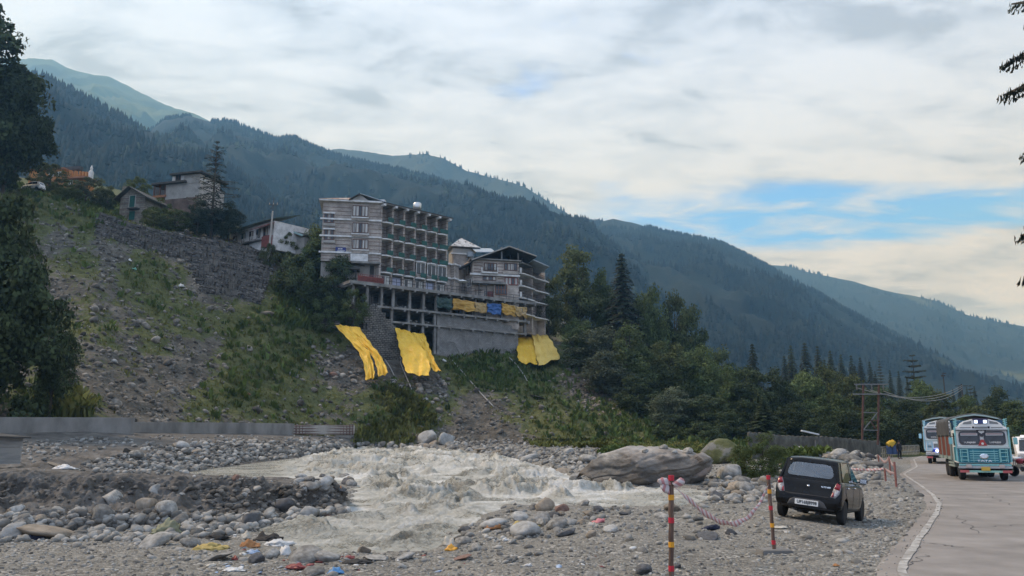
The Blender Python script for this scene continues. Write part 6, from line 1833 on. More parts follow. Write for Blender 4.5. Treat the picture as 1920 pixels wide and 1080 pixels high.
 for x in (-0.33, 0.3, 0.93):
  mb = MB(); mb.lathe([(0.06, 0), (0.1, 0.1), (0.06, 0.2), (0.09, 0.28), (0.02, 0.36)], 6, Matrix.Translation((x, 0, z * 0.86 + 0.06))); mb.build('insulator', PLAST, t, local=True)
hilltop()
# ---- flood wall along the track
def flood_wall():
 def seg(name, lab, pts, n, m, parts_name):
  a = thing(name, lab, 'wall', tuple(PV(pts[0][0], pts[0][2], pts[0][3])))
  X = np.array(pts, float)
  xs = np.linspace(X[0, 0], X[-1, 0], n + 1)
  for i in range(n):
   q = []
   for x in (xs[i] + 0.25, xs[i + 1] - 0.25):
    Y = np.interp(x, X[:, 0], X[:, 3])
    q.append((PV(x, np.interp(x, X[:, 0], X[:, 1]), Y), PV(x, np.interp(x, X[:, 0], X[:, 2]), Y)))
   mb = MB()
   (t0, b0), (t1, b1) = q
   dz = Vector((0, 0, -1.2)); th = Vector((0.12, 0.38, 0))
   b0 = Vector((t0.x, t0.y, b0.z)); b1 = Vector((t1.x, t1.y, b1.z))
   mb.add([b0 + dz, b1 + dz, t1, t0, b0 + dz + th, b1 + dz + th, t1 + th, t0 + th], [(0, 1, 2, 3), (5, 4, 7, 6), (3, 2, 6, 7), (0, 4, 5, 1), (0, 3, 7, 4), (1, 5, 6, 2)])
   mb.build(parts_name, m, a, bevel=0.02, seg=1)
  return a
 cm = mat('flood_wall_concrete', [(0.3, (0.12, 0.115, 0.106)), (0.5, (0.205, 0.197, 0.183)), (0.7, (0.275, 0.266, 0.247))], 0.55, 0.9, 0.25, 6, coord='W', detail=11, stretch=(1, 1, 0.5))
 seg('flood_wall', 'taller left stretch of the concrete flood wall beside the dirt track', [(-330, 781, 812, 56.5), (0, 782, 813, 58.5), (247, 783, 813, 67)], 9, cm, 'wall_panel')
 seg('flood_wall', 'lower middle stretch of the concrete flood wall', [(249, 791, 814, 68.5), (400, 792, 815, 79), (548, 794, 816, 91)], 6, cm, 'wall_panel')
 # unfinished end: rebar cage standing on a concrete block
 t = thing('unfinished_flood_wall', 'unfinished end of the flood wall with a bare steel bar cage', 'wall', tuple(PV(605, 816, 97)))
 pb = lambda x, y, o=0.0: PV(x, y, np.interp(x, [548, 663], [91.5, 102])) + Vector((0, -o, 0))
 mb = MB()
 a, b = pb(549, 797), pb(663, 797.5); a2, b2 = pb(549, 814), pb(663, 815)
 th = Vector((0.1, 0.3, 0))
 mb.add([Vector((a.x, a.y, a2.z)), Vector((b.x, b.y, b2.z)), b, a, Vector((a.x, a.y, a2.z)) + th, Vector((b.x, b.y, b2.z)) + th, b + th, a + th], [(0, 1, 2, 3), (5, 4, 7, 6), (3, 2, 6, 7), (0, 4, 5, 1), (0, 3, 7, 4), (1, 5, 6, 2)])
 mb.build('shuttering', PLAST, t)
 RB = mat('rusty_steel_bar', [(0.3, (0.09, 0.05, 0.04)), (0.7, (0.2, 0.12, 0.1))], 3, 0.8, coord='W')
 for i, x in enumerate(np.linspace(550, 662, 20)):
  mb = MB(); mb.tube([pb(x, 815.5, 0.14), pb(x, 796, 0.14)], 0.05, 4); mb.build('upright_bar', RB, t)
 for y in (798.5, 803.5, 808.5, 813):
  mb = MB(); mb.tube([pb(549, y, 0.22), pb(606, y + 0.3, 0.22), pb(663, y + 0.5, 0.22)], 0.045, 4); mb.build('cross_bar', RB, t)
 mb = MB(); a, b = pb(629, 815.5), pb(664, 816); a2, b2 = pb(629, 836), pb(664, 836)
 mb.add([Vector((a.x, a.y, a2.z - 1)), Vector((b.x, b.y, b2.z - 1)), b, a] + [p + Vector((0.3, 1.5, 0)) for p in (Vector((a.x, a.y, a2.z - 1)), Vector((b.x, b.y, b2.z - 1)), b, a)], [(0, 1, 2, 3), (5, 4, 7, 6), (3, 2, 6, 7), (0, 4, 5, 1), (0, 3, 7, 4), (1, 5, 6, 2)])
 mb.build('footing', cm, t)
 # low tin shed at the left edge
 w = Wall(-60, 31.5, 42, 33.5, 840)
 t = thing('tin_shed', 'low corrugated tin shed at the left edge of the track', 'shed', tuple(w.pt(w.len, w.Z(40, 864), 0)))
 TIN = mat('dull_corrugated_tin', [(0.3, (0.2, 0.2, 0.195)), (0.55, (0.32, 0.315, 0.3)), (0.7, (0.36, 0.34, 0.31))], 2, 0.55, 0.1, 8, coord='W', spec=0.5, stretch=(0.4, 0.4, 3))
 z0, z1, zm = w.Z(20, 870), w.Z(20, 821), w.Z(20, 838)
 for (za, zc, k) in ((z0, zm - 0.01, 11), (zm, z1, 8)):
  mb = MB()
  for j in range(k):
   h = (zc - za) / k
   w.box(mb, 0, w.len, za + j * h, za + j * h + h * 0.55, -1.5, 0.0 if za == z0 else 0.03)
   w.box(mb, 0.01, w.len - 0.01, za + j * h + h * 0.55, za + (j + 1) * h, -1.5, -0.03 if za == z0 else 0.0)
  mb.build('tin_sheet', TIN, t)
 slab_roof('roof', (w.pt(-0.2, z1 + 0.10, 0.25), w.pt(w.len + 0.15, z1 + 0.04, 0.25)), (w.pt(-0.2, z1 + 0.28, -2), w.pt(w.len + 0.15, z1 + 0.22, -2)), 0.07, DARKROOF, t)
flood_wall()
# ------------------------------------------------------------------ tarpaulins
def tarpmat(name, a, b, sheen=0.45):
 return mat(name, [(0.3, a), (0.7, b)], 0.5, sheen, 0.15, 5, coord='W', detail=6, spec=0.4, trans=0.12, bdist=0.03)
YEL = tarpmat('yellow_tarpaulin', (0.72, 0.42, 0.03), (0.86, 0.56, 0.07))
YEL2 = tarpmat('pale_yellow_tarpaulin', (0.72, 0.48, 0.1), (0.86, 0.62, 0.17))
def drape(name, left, right, m, lab, seed, nu=34, nv=72, off=0.9, plane=None, wr=0.22, group='yellow tarpaulins on the slope', deps=None):
 """a sheet lying down the slope between two measured edges, in folds"""
 L, Rr = np.array(left, float), np.array(right, float)
 def along(E, t):
  s = np.concatenate([[0], np.cumsum(np.hypot(*np.diff(E, axis=0).T))]); s /= s[-1]
  return np.interp(t, s, E[:, 0]), np.interp(t, s, E[:, 1])
 V = np.zeros((nv, nu, 3)); last = None
 depth = np.zeros((nv, nu))
 px = np.zeros((nv, nu, 2))
 for i in range(nv):
  t = i / (nv - 1)
  (xa, ya), (xb, yb) = along(L, t), along(Rr, t)
  for j in range(nu):
   f = j / (nu - 1)
   jx = 1.0 * math.sin(i * 0.5 + seed) * (1 if j in (0, nu - 1) else 0)
   x, y = xa + (xb - xa) * f + jx, ya + (yb - ya) * f + 1.2 * math.sin(f * 9 + seed) * t ** 3
   px[i, j] = x, y
   if plane is not None:
    s, z = plane.st(x, y, 0.75); q = plane.pt(s, z, 0.75); depth[i, j] = q.y
   elif deps is not None: depth[i, j] = deps[0] + (deps[1] - deps[0]) * t
   else:
    h, _ = hit(x, y); depth[i, j] = h.y if h is not None else np.nan
 if np.isnan(depth).any(): depth = np.where(np.isnan(depth), np.nanmean(depth), depth)
 for _ in range(10):
  d = depth.copy(); d[1:-1] = 0.25 * depth[:-2] + 0.5 * depth[1:-1] + 0.25 * depth[2:]; depth = d
  d = depth.copy(); d[:, 1:-1] = 0.25 * depth[:, :-2] + 0.5 * depth[:, 1:-1] + 0.25 * depth[:, 2:]; depth = d
 V = P(px[..., 0], px[..., 1], depth)
 fu = np.linspace(0, 1, nu)[None, :]; tv = np.linspace(0, 1, nv)[:, None]
 fold = np.sin(fu * 15 + seed + 1.6 * np.sin(tv * 4 + seed) + 2 * fbm(np.stack([fu * 2 + 0 * tv, tv * 3 + 0 * fu, 0 * fu * tv + seed], -1), 2, 3)) * (0.25 + 0.75 * tv)
 wrk = fbm(np.stack([fu * 5 + 0 * tv, tv * 7 + 0 * fu, 0 * fu * tv + seed * 2.0], -1), 4, 9)
 wr2 = fbm(np.stack([fu * 16 + 0 * tv, tv * 22 + 0 * fu, 0 * fu * tv + seed], -1), 3, 19)
 dd = off + wr * (0.5 * fold + 1.5 * wrk + 0.35 * wr2)
 dirn = -(V - np.array([0, 0, CZ])); dirn /= np.linalg.norm(dirn, axis=-1, keepdims=True)
 dirn = dirn + np.array([0, 0, 0.5])
 V = V + dirn * dd[..., None]
 Fq = grid_faces(nv, nu)
 c = V.reshape(-1, 3)
 o0 = c[0].copy()
 me = npmesh(name, c - o0, Fq, m, True)
 o = link(name, me); o.location = tuple(o0)
 sm = o.modifiers.new('thickness', 'SOLIDIFY'); sm.thickness = 0.03; sm.offset = 0
 return tag(o, lab, 'tarpaulin', group)
drape('tarpaulin', [(628, 612), (650, 637), (672, 662), (683, 690), (686, 715)], [(653, 614), (673, 640), (692, 662), (701, 690), (702, 713)], YEL, 'left leg of the split yellow tarpaulin left of the concrete frame', 1, off=0.5, deps=(117.6, 111.8))
drape('tarpaulin', [(650, 614), (671, 640), (692, 661), (704, 682), (710, 709)], [(674, 616), (690, 640), (708, 662), (722, 685), (728, 702)], YEL, 'right leg of the split yellow tarpaulin left of the concrete frame', 2, off=0.35, deps=(117.7, 112.0))
drape('tarpaulin', [(741, 618), (746, 645), (752, 670), (757, 690), (763, 704)], [(769, 625), (784, 645), (801, 668), (807, 690), (804, 710)], YEL, 'broad front sheet of the middle yellow tarpaulins below the concrete frame', 3, off=0.6, deps=(124.0, 114.6))
drape('tarpaulin', [(764, 625), (781, 645), (797, 665), (806, 685), (812, 698)], [(795, 627), (802, 645), (809, 665), (818, 685), (827, 697)], YEL, 'narrow rear sheet of the middle yellow tarpaulins below the concrete frame', 4, off=0.3, deps=(125.2, 116.2))
drape('tarpaulin', [(957, 612), (964, 626), (968, 645), (970, 668), (972, 686)], [(986, 613), (998, 630), (1002, 650), (1004, 670), (1007, 691)], YEL, 'bright yellow tarpaulin hanging from the right corner of the frame', 5, off=1.3)
drape('tarpaulin', [(986, 614), (996, 632), (1001, 652), (1004, 672), (1010, 695)], [(1003, 613), (1019, 629), (1034, 647), (1044, 664), (1050, 681)], YEL2, 'paler creased yellow tarpaulin spread on the slope right of the frame', 6, off=1.7)
for (xa, xb, y0a, y0b, y1a, y1b, m, lab, sd) in [
 (819, 848, 557, 561, 577, 580, tarpmat('dark_green_tarpaulin', (0.02, 0.05, 0.045), (0.04, 0.085, 0.075)), 'dark green sheet hung in the open storey of the concrete frame', 7),
 (849, 891, 560, 567, 580, 586, tarpmat('ochre_tarpaulin', (0.44, 0.25, 0.045), (0.58, 0.35, 0.08)), 'ochre yellow sheet hung next to the dark green one on the frame', 8),
 (891, 913, 567, 570, 585, 588, tarpmat('tan_tarpaulin', (0.38, 0.25, 0.1), (0.5, 0.35, 0.15)), 'tan sheet hung between the ochre sheet and the blue one', 9),
 (914, 940, 570, 571, 587, 592, tarpmat('blue_tarpaulin', (0.03, 0.1, 0.3), (0.06, 0.17, 0.42)), 'blue sheet hung in the open storey of the concrete frame', 10),
 (941, 967, 569, 575, 588, 594, MATS['ochre_tarpaulin'], 'ochre sheet hung right of the blue one on the frame', 11),
 (967, 988, 575, 577, 592, 596, MATS['tan_tarpaulin'], 'rightmost tan sheet hung at the end of the concrete frame', 12)]:
 drape('tarpaulin', [(xa, y0a), (xa + 0.5, (y0a + y1a) / 2), (xa, y1a)], [(xb, y0b), (xb - 0.5, (y0b + y1b) / 2), (xb, y1b)], m, lab, sd, 18, 18, 0.12, KW, 0.2, 'sheets hung on the concrete frame')
# drain pipes run down the slope
PIPE = mat('grey_pipe', [(0.3, (0.2, 0.195, 0.185)), (0.7, (0.4, 0.39, 0.37))], 2, 0.7, coord='W')
for pts, lab in (([(738, 645), (742, 660), (752, 676), (753, 678), (750, 681), (760, 705), (775, 740)], 'kinked grey drain pipe beside the middle yellow tarpaulin'), ([(722, 677), (732, 692), (741, 711)], 'short grey drain pipe between the left and the middle tarpaulins'),
     ([(848, 678), (880, 715), (905, 744), (931, 771)], 'long straight drain pipe crossing the bare earth below the frame'), ([(945, 664), (965, 682), (980, 702), (991, 721)], 'thin curved drain pipe on the green slope left of the right tarpaulins')):
 mb = MB(); q = []
 for a, b in zip(pts[:-1], pts[1:]):
  for f in np.linspace(0, 1, 6)[:-1]:
   h, n_ = hit(a[0] + (b[0] - a[0]) * f, a[1] + (b[1] - a[1]) * f)
   if h is not None: q.append(h + Vector((0, -0.1, 0.22)))
 for _ in range(2): q = [q[0]] + [(q[i - 1] + q[i] * 2 + q[i + 1]) / 4 for i in range(1, len(q) - 1)] + [q[-1]]
 mb.tube(q, 0.075, 6)
 tag(mb.build('drain_pipe', PIPE, smooth='all'), lab, 'pipe', 'drain pipes on the slope')
# ------------------------------------------------------------------ named boulders
def outcrop():
 V, Fc = ICO[4]
 V = V.copy();
 bm = bmesh.new(); bmesh.ops.create_icosphere(bm, subdivisions=6, radius=1)
 V = np.array([v.co[:] for v in bm.verts]); Fc = np.array([[v.index for v in f.verts] for f in bm.faces]); bm.free()
 r = np.random.default_rng(12)
 for _ in range(16):
  n = r.normal(size=3); n /= np.linalg.norm(n); d = 0.55 + 0.3 * r.random()
  V = V - np.maximum(0, V @ n - d)[:, None] * n * 0.9
 c0 = PV(1230, 905, 37.5)
 x0, x1 = PV(1080, 905, 37), PV(1384, 905, 38)
 L = (x1.x - x0.x) / 2
 V = V * np.array([L * 1.1, 2.6, 1.75])
 # the slab dips to the left, towards the water
 t = (V[:, 0] / L)
 V[:, 2] *= np.interp(t, [-1.1, -0.5, 0.0, 0.5, 1.1], [0.3, 0.62, 0.95, 1.0, 0.85])
 # bedded rock: layers dip to the left and stand proud of each other, broken by joints
 for _ in range(26):
  n = r.normal(size=3) * np.array([0.5, 1.0, 0.9]); n /= np.linalg.norm(n)
  k = V @ n; V = V - np.maximum(0, k - k.max() * (0.72 + 0.2 * r.random()))[:, None] * n * 0.9
 bed = V[:, 2] * 2.6 - V[:, 0] * 0.62 + 0.5 * fbm(V * 0.5, 3, 14)
 lay = np.floor(bed); fr = bed - lay
 jn = np.floor(V[:, 0] * 0.55 + 0.3 * lay + 0.4 * fbm(V * 0.7, 2, 13))
 step = _hash(lay.astype(np.int64), jn.astype(np.int64), 0 * lay.astype(np.int64), 5) - 0.5
 out = V / np.linalg.norm(V * np.array([0.3, 1, 1]), axis=1)[:, None] * np.array([0.2, 1, 0.75])
 V = V + out * (0.34 * step + 0.10 * (sstep(0.0, 0.25, fr) - 0.5) + 0.20 * fbm(V * 0.9, 5, 15, 0.55) + 0.07 * fbm(V * np.array([4, 4, 6]), 4, 16))[:, None]
 m = bpy.data.materials.new('outcrop_rock'); m.use_nodes = True
 nt = m.node_tree; n, l = nt.nodes, nt.links
 b = n['Principled BSDF']; b.inputs['Roughness'].default_value = 0.85
 tc = n.new('ShaderNodeTexCoord')
 def noi(s, st, rot=0, d=8):
  mp = n.new('ShaderNodeMapping'); mp.inputs['Scale'].default_value = st; mp.inputs['Rotation'].default_value = (0, rot, 0); l.new(tc.outputs['Object'], mp.inputs[0])
  t_ = n.new('ShaderNodeTexNoise'); t_.inputs['Scale'].default_value = s; t_.inputs['Detail'].default_value = d; t_.inputs['Roughness'].default_value = 0.65; l.new(mp.outputs[0], t_.inputs[0]); return t_.outputs['Fac']
 def ramp(src, els):
  rr = n.new('ShaderNodeValToRGB'); e = rr.color_ramp.elements
  e[0].position, e[0].color = els[0][0], (*els[0][1], 1); e[1].position, e[1].color = els[-1][0], (*els[-1][1], 1)
  for p_, c_ in els[1:-1]: k = e.new(p_); k.color = (*c_, 1)
  l.new(src, rr.inputs[0]); return rr.outputs[0]
 base = ramp(noi(0.9, (1, 1, 3.2), 0.25), [(0.3, (0.1, 0.096, 0.09)), (0.48, (0.25, 0.238, 0.215)), (0.66, (0.4, 0.385, 0.35))])
 tan = ramp(noi(0.35, (1, 1, 1)), [(0.4, (0.9, 0.92, 0.95)), (0.62, (1.08, 0.95, 0.84))])
 mx = n.new('ShaderNodeMix'); mx.data_type = 'RGBA'; mx.blend_type = 'MULTIPLY'; mx.inputs[0].default_value = 1; l.new(base, mx.inputs[6]); l.new(tan, mx.inputs[7])
 # mottled height mask: rock colour darker towards the bottom, paler above
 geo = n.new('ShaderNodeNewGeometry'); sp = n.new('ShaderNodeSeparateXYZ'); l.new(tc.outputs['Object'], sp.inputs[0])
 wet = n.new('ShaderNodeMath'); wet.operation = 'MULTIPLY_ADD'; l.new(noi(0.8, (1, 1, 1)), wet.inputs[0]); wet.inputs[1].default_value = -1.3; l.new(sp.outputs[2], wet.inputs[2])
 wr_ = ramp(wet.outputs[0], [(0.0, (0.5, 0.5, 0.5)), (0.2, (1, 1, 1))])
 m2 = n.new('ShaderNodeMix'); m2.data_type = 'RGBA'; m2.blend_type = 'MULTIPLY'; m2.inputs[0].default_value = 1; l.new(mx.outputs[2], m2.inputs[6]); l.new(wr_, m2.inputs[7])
 l.new(m2.outputs[2], b.inputs['Base Color'])
 bp = n.new('ShaderNodeBump'); bp.inputs['Strength'].default_value = 0.8; bp.inputs['Distance'].default_value = 0.12; l.new(noi(3.0, (1, 1, 1.4), 0.25, 12), bp.inputs['Height']); l.new(bp.outputs[0], b.inputs['Normal'])
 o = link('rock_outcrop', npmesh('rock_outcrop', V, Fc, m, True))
 o.location = (c0.x - 0.05, 38.6, c0.z + 0.35)
 tag(o, 'long sloping grey rock slab rising out of the torrent', 'rock')
 TERR.append((V + np.array(o.location[:]), Fc))
outcrop()
BVH = make_bvh(TERR)
px_boulder(1314, 884, 74, 'angular2', mat('pinkish_rock', [(0.3, (0.15, 0.12, 0.1)), (0.6, (0.3, 0.235, 0.19))], 1.6, 0.9, 0.5, 7, rnd=0.1, bdist=0.05), 'pinkish tan boulder set on top of the long rock slab', Y=37.6, ratio=0.8, sink=0.35, rot=(0.1, -0.1, 0.5))
px_boulder(1252, 884, 66, 'slab2', DARKROCK, 'dark rock wedged left of the pinkish boulder on the slab', Y=37.4, ratio=0.75, rot=(0.1, 0.5, 0.2))
px_boulder(1372, 895, 62, 'angular4', ROCKM, 'rough grey rock at the right end of the long slab', Y=38.4, ratio=0.95)
px_boulder(1353, 864, 96, 'angular3', mat('mossy_rock', [(0.36, (0.062, 0.07, 0.026)), (0.5, (0.1, 0.105, 0.045)), (0.6, (0.2, 0.192, 0.168))], 1.6, 0.95, 0.9, 5, bdist=0.12), 'large mossy boulder with a rounded top above the river bank', Y=52, ratio=0.78, rot=(0.1, 0.15, 2.4), sink=0.25)
px_boulder(805, 834, 46, 'angular1', PALEROCK, 'pale cracked rock slab leaning at the far shore', Y=101, ratio=1.15, rot=(0.3, 0.55, 0.1), sink=0.1)
px_boulder(834, 836, 38, 'angular3', PALEROCK, 'smaller pale rock right of the leaning cracked slab', Y=100, ratio=1.1, rot=(0.2, -0.35, 0.9), sink=0.1)
px_boulder(733, 844, 34, 'slab1', PALEROCK, 'flat whitish rock on the far shore line', ratio=0.5)
px_boulder(905, 846, 34, 'slab2', TANROCK, 'flat tan concrete like slab at the head of the gravel spit', ratio=0.5, rot=(0, 0, 0))
mm = dict(g=ROCKM, d=DARKROCK, p=PALEROCK, t=TANROCK, r=REDROCK)
for row in [
 # heap in the middle of the gravel bar
 (1021, 957, 38, 'round1', 't', 'rounded brownish boulder on top of the heap at the torrent edge', 1.1), (1054, 960, 30, 'angular3', 'r', 'reddish boulder right of the rounded brown one', 0.9), (1016, 978, 46, 'angular1', 'g', 'dark grey angular boulder under the rounded brown one', 0.85),
 (985, 1006, 66, 'round3', 'p', 'pale rounded boulder at the front of the gravel bar heap', 0.75), (1063, 1005, 46, 'slab1', 'd', 'black flat boulder at the right foot of the gravel bar heap', 0.7), (1046, 990, 40, 'round4', 'g', 'grey boulder in the middle of the gravel bar heap', 0.8),
 (975, 975, 34, 'round2', 'p', 'light grey boulder at the left end of the gravel bar heap', 0.8), (1072, 985, 30, 'round1', 'p', 'small pale boulder behind the black flat one', 0.8), (925, 990, 50, 'round4', 'p', 'wet pale boulder half covered by the torrent', 0.6),
 (1098, 948, 24, 'angular2', 'g', 'small pointed boulder at the edge of the torrent', 1.1), (1138, 950, 28, 'round2', 'g', 'grey boulder standing at the bend of the torrent', 0.9), (1262, 958, 30, 'round4', 't', 'brown boulder behind the nearest striped post', 0.8), (1245, 972, 34, 'slab1', 'g', 'flat grey boulder left of the nearest striped post', 0.6),
 # around the posts
 (1330, 1012, 44, 'slab2', 'd', 'dark low boulder on the gravel between the two posts', 0.7), (1374, 1003, 28, 'angular1', 'd', 'small dark boulder right of the low one between the posts', 0.8), (1207, 1076, 34, 'round1', 'd', 'dark stone at the bottom edge left of the near post', 0.9), (1272, 1066, 20, 'angular2', 'd', 'small black stone at the foot of the near post', 1.0), (1110, 1086, 34, 'round3', 'g', 'grey stone cut by the bottom edge of the picture', 0.7),
 (1375, 940, 34, 'round1', 'g', 'grey boulder under the sagging tape', 0.85), (1400, 925, 42, 'round3', 'g', 'largest round boulder left of the second post', 0.95), (1425, 892, 48, 'round4', 'p', 'big pale boulder beside the green bush', 0.8), (1460, 885, 30, 'round2', 'p', 'pale boulder behind the second striped post', 0.8), (1345, 935, 26, 'angular3', 'd', 'black jagged rock at the water edge under the tape', 1.0),
 (1395, 908, 40, 'round1', 'g', 'grey boulder in the cobbles at the foot of the green bush', 0.75), (1378, 880, 26, 'round3', 't', 'yellowish stone on the cobbles left of the green bush', 0.7), (1440, 925, 30, 'angular2', 'g', 'light boulder just left of the car tail light', 0.9), (1467, 912, 20, 'round1', 't', 'brown stone between the second post and the car', 1.0),
 (1640, 880, 44, 'round3', 'g', 'boulder right of the car roof by the red posts', 0.7), (1600, 868, 40, 'round4', 'g', 'boulder seen over the car roof', 0.75), (1575, 858, 36, 'round2', 'p', 'pale boulder on the rubble heap above the car', 0.85), (1622, 886, 30, 'slab1', 'g', 'flat slab beside the car mirror', 0.5),
 # big stones at the foot of the earth ledge
 (205, 945, 44, 'angular4', 'g', 'tall grey slab shaped boulder leaning on the earth ledge', 1.3), (185, 975, 40, 'round2', 'g', 'oblong grey boulder below the leaning slab boulder', 1.3), (268, 953, 48, 'angular1', 't', 'brownish angular boulder against the earth ledge', 0.9), (306, 965, 42, 'round3', 'g', 'large rounded boulder right of the brownish angular one', 1.2), (293, 925, 40, 'angular3', 'g', 'boulder lodged high in the earth ledge', 0.8),
 (285, 1025, 76, 'angular2', 'g', 'biggest boulder on the gravel at the left with a pointed top', 0.75), (330, 985, 42, 'round1', 'g', 'smooth grey boulder beside the greenish sack', 0.85), (70, 1010, 110, 'round4', 't', 'sand coloured flat boulder with a dark cloth on it', 0.35), (15, 1008, 70, 'angular1', 'p', 'pale boulder at the left edge of the picture', 0.8), (38, 985, 40, 'round1', 'g', 'dull boulder near the left edge under the ledge', 0.9),
 (465, 985, 46, 'angular4', 'd', 'dark sharp edged boulder at the water left of the torrent', 1.2), (490, 992, 40, 'angular2', 'p', 'whitish wedge shaped boulder at the water left of the torrent', 1.1), (572, 974, 56, 'angular3', 'p', 'big whitish boulder at the tip of the earth ledge', 0.75), (530, 955, 42, 'round3', 'd', 'dark round boulder set in the earth ledge', 0.9), (612, 974, 32, 'angular1', 'r', 'reddish brown boulder at the tip of the earth ledge', 0.75), (637, 965, 26, 'round2', 'g', 'grey stone at the very tip of the earth ledge', 0.9),
 (650, 908, 30, 'angular2', 'd', 'dark wedge at the head of the stone heap in the torrent', 1.0), (608, 910, 30, 'round1', 'p', 'pale round boulder in the stone heap on the ledge tip', 1.1), (585, 916, 36, 'round4', 'g', 'grey flat topped boulder in the stone heap on the ledge tip', 0.8), (632, 920, 40, 'slab1', 'd', 'tilted dark slab in the stone heap on the ledge tip', 0.8), (658, 910, 26, 'round3', 'g', 'outermost stone of the heap reaching into the torrent', 0.8), (625, 895, 36, 'slab2', 'd', 'dark slab on top of the stone heap on the ledge tip', 0.6), (560, 905, 22, 'round2', 'p', 'small pale stone on the flat of the ledge tip', 0.8),
 (441, 898, 15, 'angular1', 'r', 'small red brown rock standing by the quiet pool', 1.3), (103, 878, 46, 'slab2', 't', 'flat cream coloured slab on top of the earth ledge', 0.5),
 (570, 1054, 62, 'round4', 'g', 'large dark rounded boulder among the litter at the bottom', 0.7), (610, 1052, 60, 'round2', 'g', 'long boulder behind the dark rounded one among the litter', 0.5), (505, 1048, 34, 'round1', 'g', 'round grey stone between the litter and the dark boulder', 0.95), (400, 1052, 76, 'slab1', 'g', 'long flat boulder in front of the yellow sack', 0.42), (352, 1025, 40, 'round3', 'g', 'grey boulder left of the yellow sack', 0.8), (585, 1078, 46, 'round1', 'g', 'brown grey stone at the bottom edge by the litter', 0.6), (478, 1056, 40, 'angular3', 'd', 'dark stone by the clear plastic cup', 0.8), (680, 1036, 32, 'angular4', 't', 'blocky pale stone at the near edge of the torrent', 0.8), (705, 1050, 44, 'slab2', 'g', 'flat grey slab on the near shore', 0.4), (755, 1050, 44, 'round3', 'p', 'flat pale stone on the near shore', 0.4), (818, 1023, 40, 'slab1', 'd', 'dark flat stone beside the orange pouch', 0.6), (868, 1020, 32, 'round1', 'g', 'grey stone right of the orange pouch', 0.8), (870, 1000, 34, 'angular2', 'd', 'dark boulder washed by the torrent above the orange pouch', 0.9),
 (865, 1050, 46, 'slab2', 'r', 'dark reddish flat stone on the gravel', 0.35), (1290, 850, 24, 'round1', 'g', 'grey stone in the grass on top of the long slab', 0.8), (1245, 842, 18, 'round2', 'g', 'round grey stone in the earth above the long slab', 0.9), (1265, 850, 14, 'round3', 'p', 'small pale stone above the long slab', 0.9), (1210, 848, 14, 'round1', 'g', 'small stone left of those above the long slab', 0.9),
 (1068, 850, 20, 'round2', 'p', 'pale round stone on the far bank above the gravel spit', 0.9), (1105, 868, 40, 'round4', 'g', 'big smooth boulder on the far bank left of the long slab', 0.7), (1055, 893, 40, 'round3', 't', 'tan boulder in the torrent just left of the long slab', 0.7), (1080, 900, 26, 'round1', 'p', 'pale boulder touching the left tip of the long slab', 0.9), (992, 866, 40, 'round4', 'p', 'wet smooth boulder at the end of the gravel spit', 0.6), (1122, 850, 18, 'angular2', 't', 'upright tan stone on the far bank', 1.1),
 (640, 672, 13, 'round1', 'p', 'round pale boulder stuck in the scree left of the tarpaulin', 1.1), (608, 703, 14, 'round2', 'p', 'pale boulder low in the scree left of the tarpaulin', 1.0), (624, 706, 18, 'round3', 'r', 'pinkish boulder beside the pale one low in the scree', 1.0), (660, 708, 13, 'round4', 'p', 'pale boulder nearest the foot of the left tarpaulin', 0.9), (796, 752, 15, 'round1', 'p', 'pale boulder in the scree under the middle tarpaulin', 1.0), (832, 722, 14, 'angular1', 't', 'tan boulder right of the middle tarpaulin foot', 1.0),
 (408, 672, 16, 'angular3', 't', 'pinkish stone high on the green scree', 1.0), (246, 655, 22, 'slab1', 'g', 'flat slab lying on the left scree', 0.7), (212, 680, 14, 'round1', 'p', 'round pale stone on the left scree', 1.0), (310, 655, 30, 'slab2', 'd', 'dark broken slab on the middle of the scree', 0.5), (500, 592, 34, 'slab1', 't', 'overhanging slab of the small earth scarp on the scree', 0.6), (1010, 748, 46, 'slab2', 'g', 'tilted concrete plate lying on the right slope', 0.3)]:
 x, y, w_, k, c, lab, ra = row
 px_boulder(x, y, w_, k, mm[c], lab, 'single rocks', ratio=ra, sink=0.22)
# further boulders: one of many
def boulder_field(poly, n, s0, s1, lab, grp, seed, kinds=KINDS_R[:8], mats_=(ROCKM, ROCKM, ROCKM, DARKROCK, PALEROCK, TANROCK)):
 r = random.Random(seed)
 x0, x1, y0, y1, acc = poly_px(poly)
 c = 0
 while c < n:
  x, y = r.uniform(x0, x1), r.uniform(y0, y1)
  if not acc(x, y): continue
  w_ = s0 + (s1 - s0) * r.random() ** 1.7
  o = px_boulder(x, y, w_, r.choice(kinds), r.choice(mats_), lab, grp, ratio=r.uniform(0.6, 1.0), sink=0.22)
  if o is not None: o.rotation_euler = (r.uniform(-.4, .4), r.uniform(-.4, .4), r.uniform(0, 6.28))
  c += 1
boulder_field([(-20, 960), (300, 965), (460, 965), (500, 985), (400, 1000), (280, 1012), (-20, 1012)], 46, 16, 36, 'rounded river boulder in the heap at the foot of the earth ledge', 'boulders at the foot of the ledge', 1)
boulder_field([(100, 905), (640, 915), (640, 960), (300, 955), (100, 940)], 16, 10, 20, 'stone embedded in the dark face of the earth ledge', 'stones in the ledge face', 2)
boulder_field([(540, 895), (640, 885), (668, 900), (640, 930), (560, 925)], 22, 14, 30, 'stone in the heap on the tip of the earth ledge', 'stones on the ledge tip', 3)
boulder_field([(160, 862), (260, 835), (430, 826), (450, 850), (330, 880), (190, 880)], 40, 12, 30, 'boulder on the rubble bank below the dirt track', 'boulders on the rubble bank', 4)
boulder_field([(670, 840), (830, 834), (960, 848), (1060, 872), (1000, 868), (900, 850), (800, 843)], 30, 10, 22, 'boulder lining the far shore of the torrent', 'boulders on the far shore', 5)
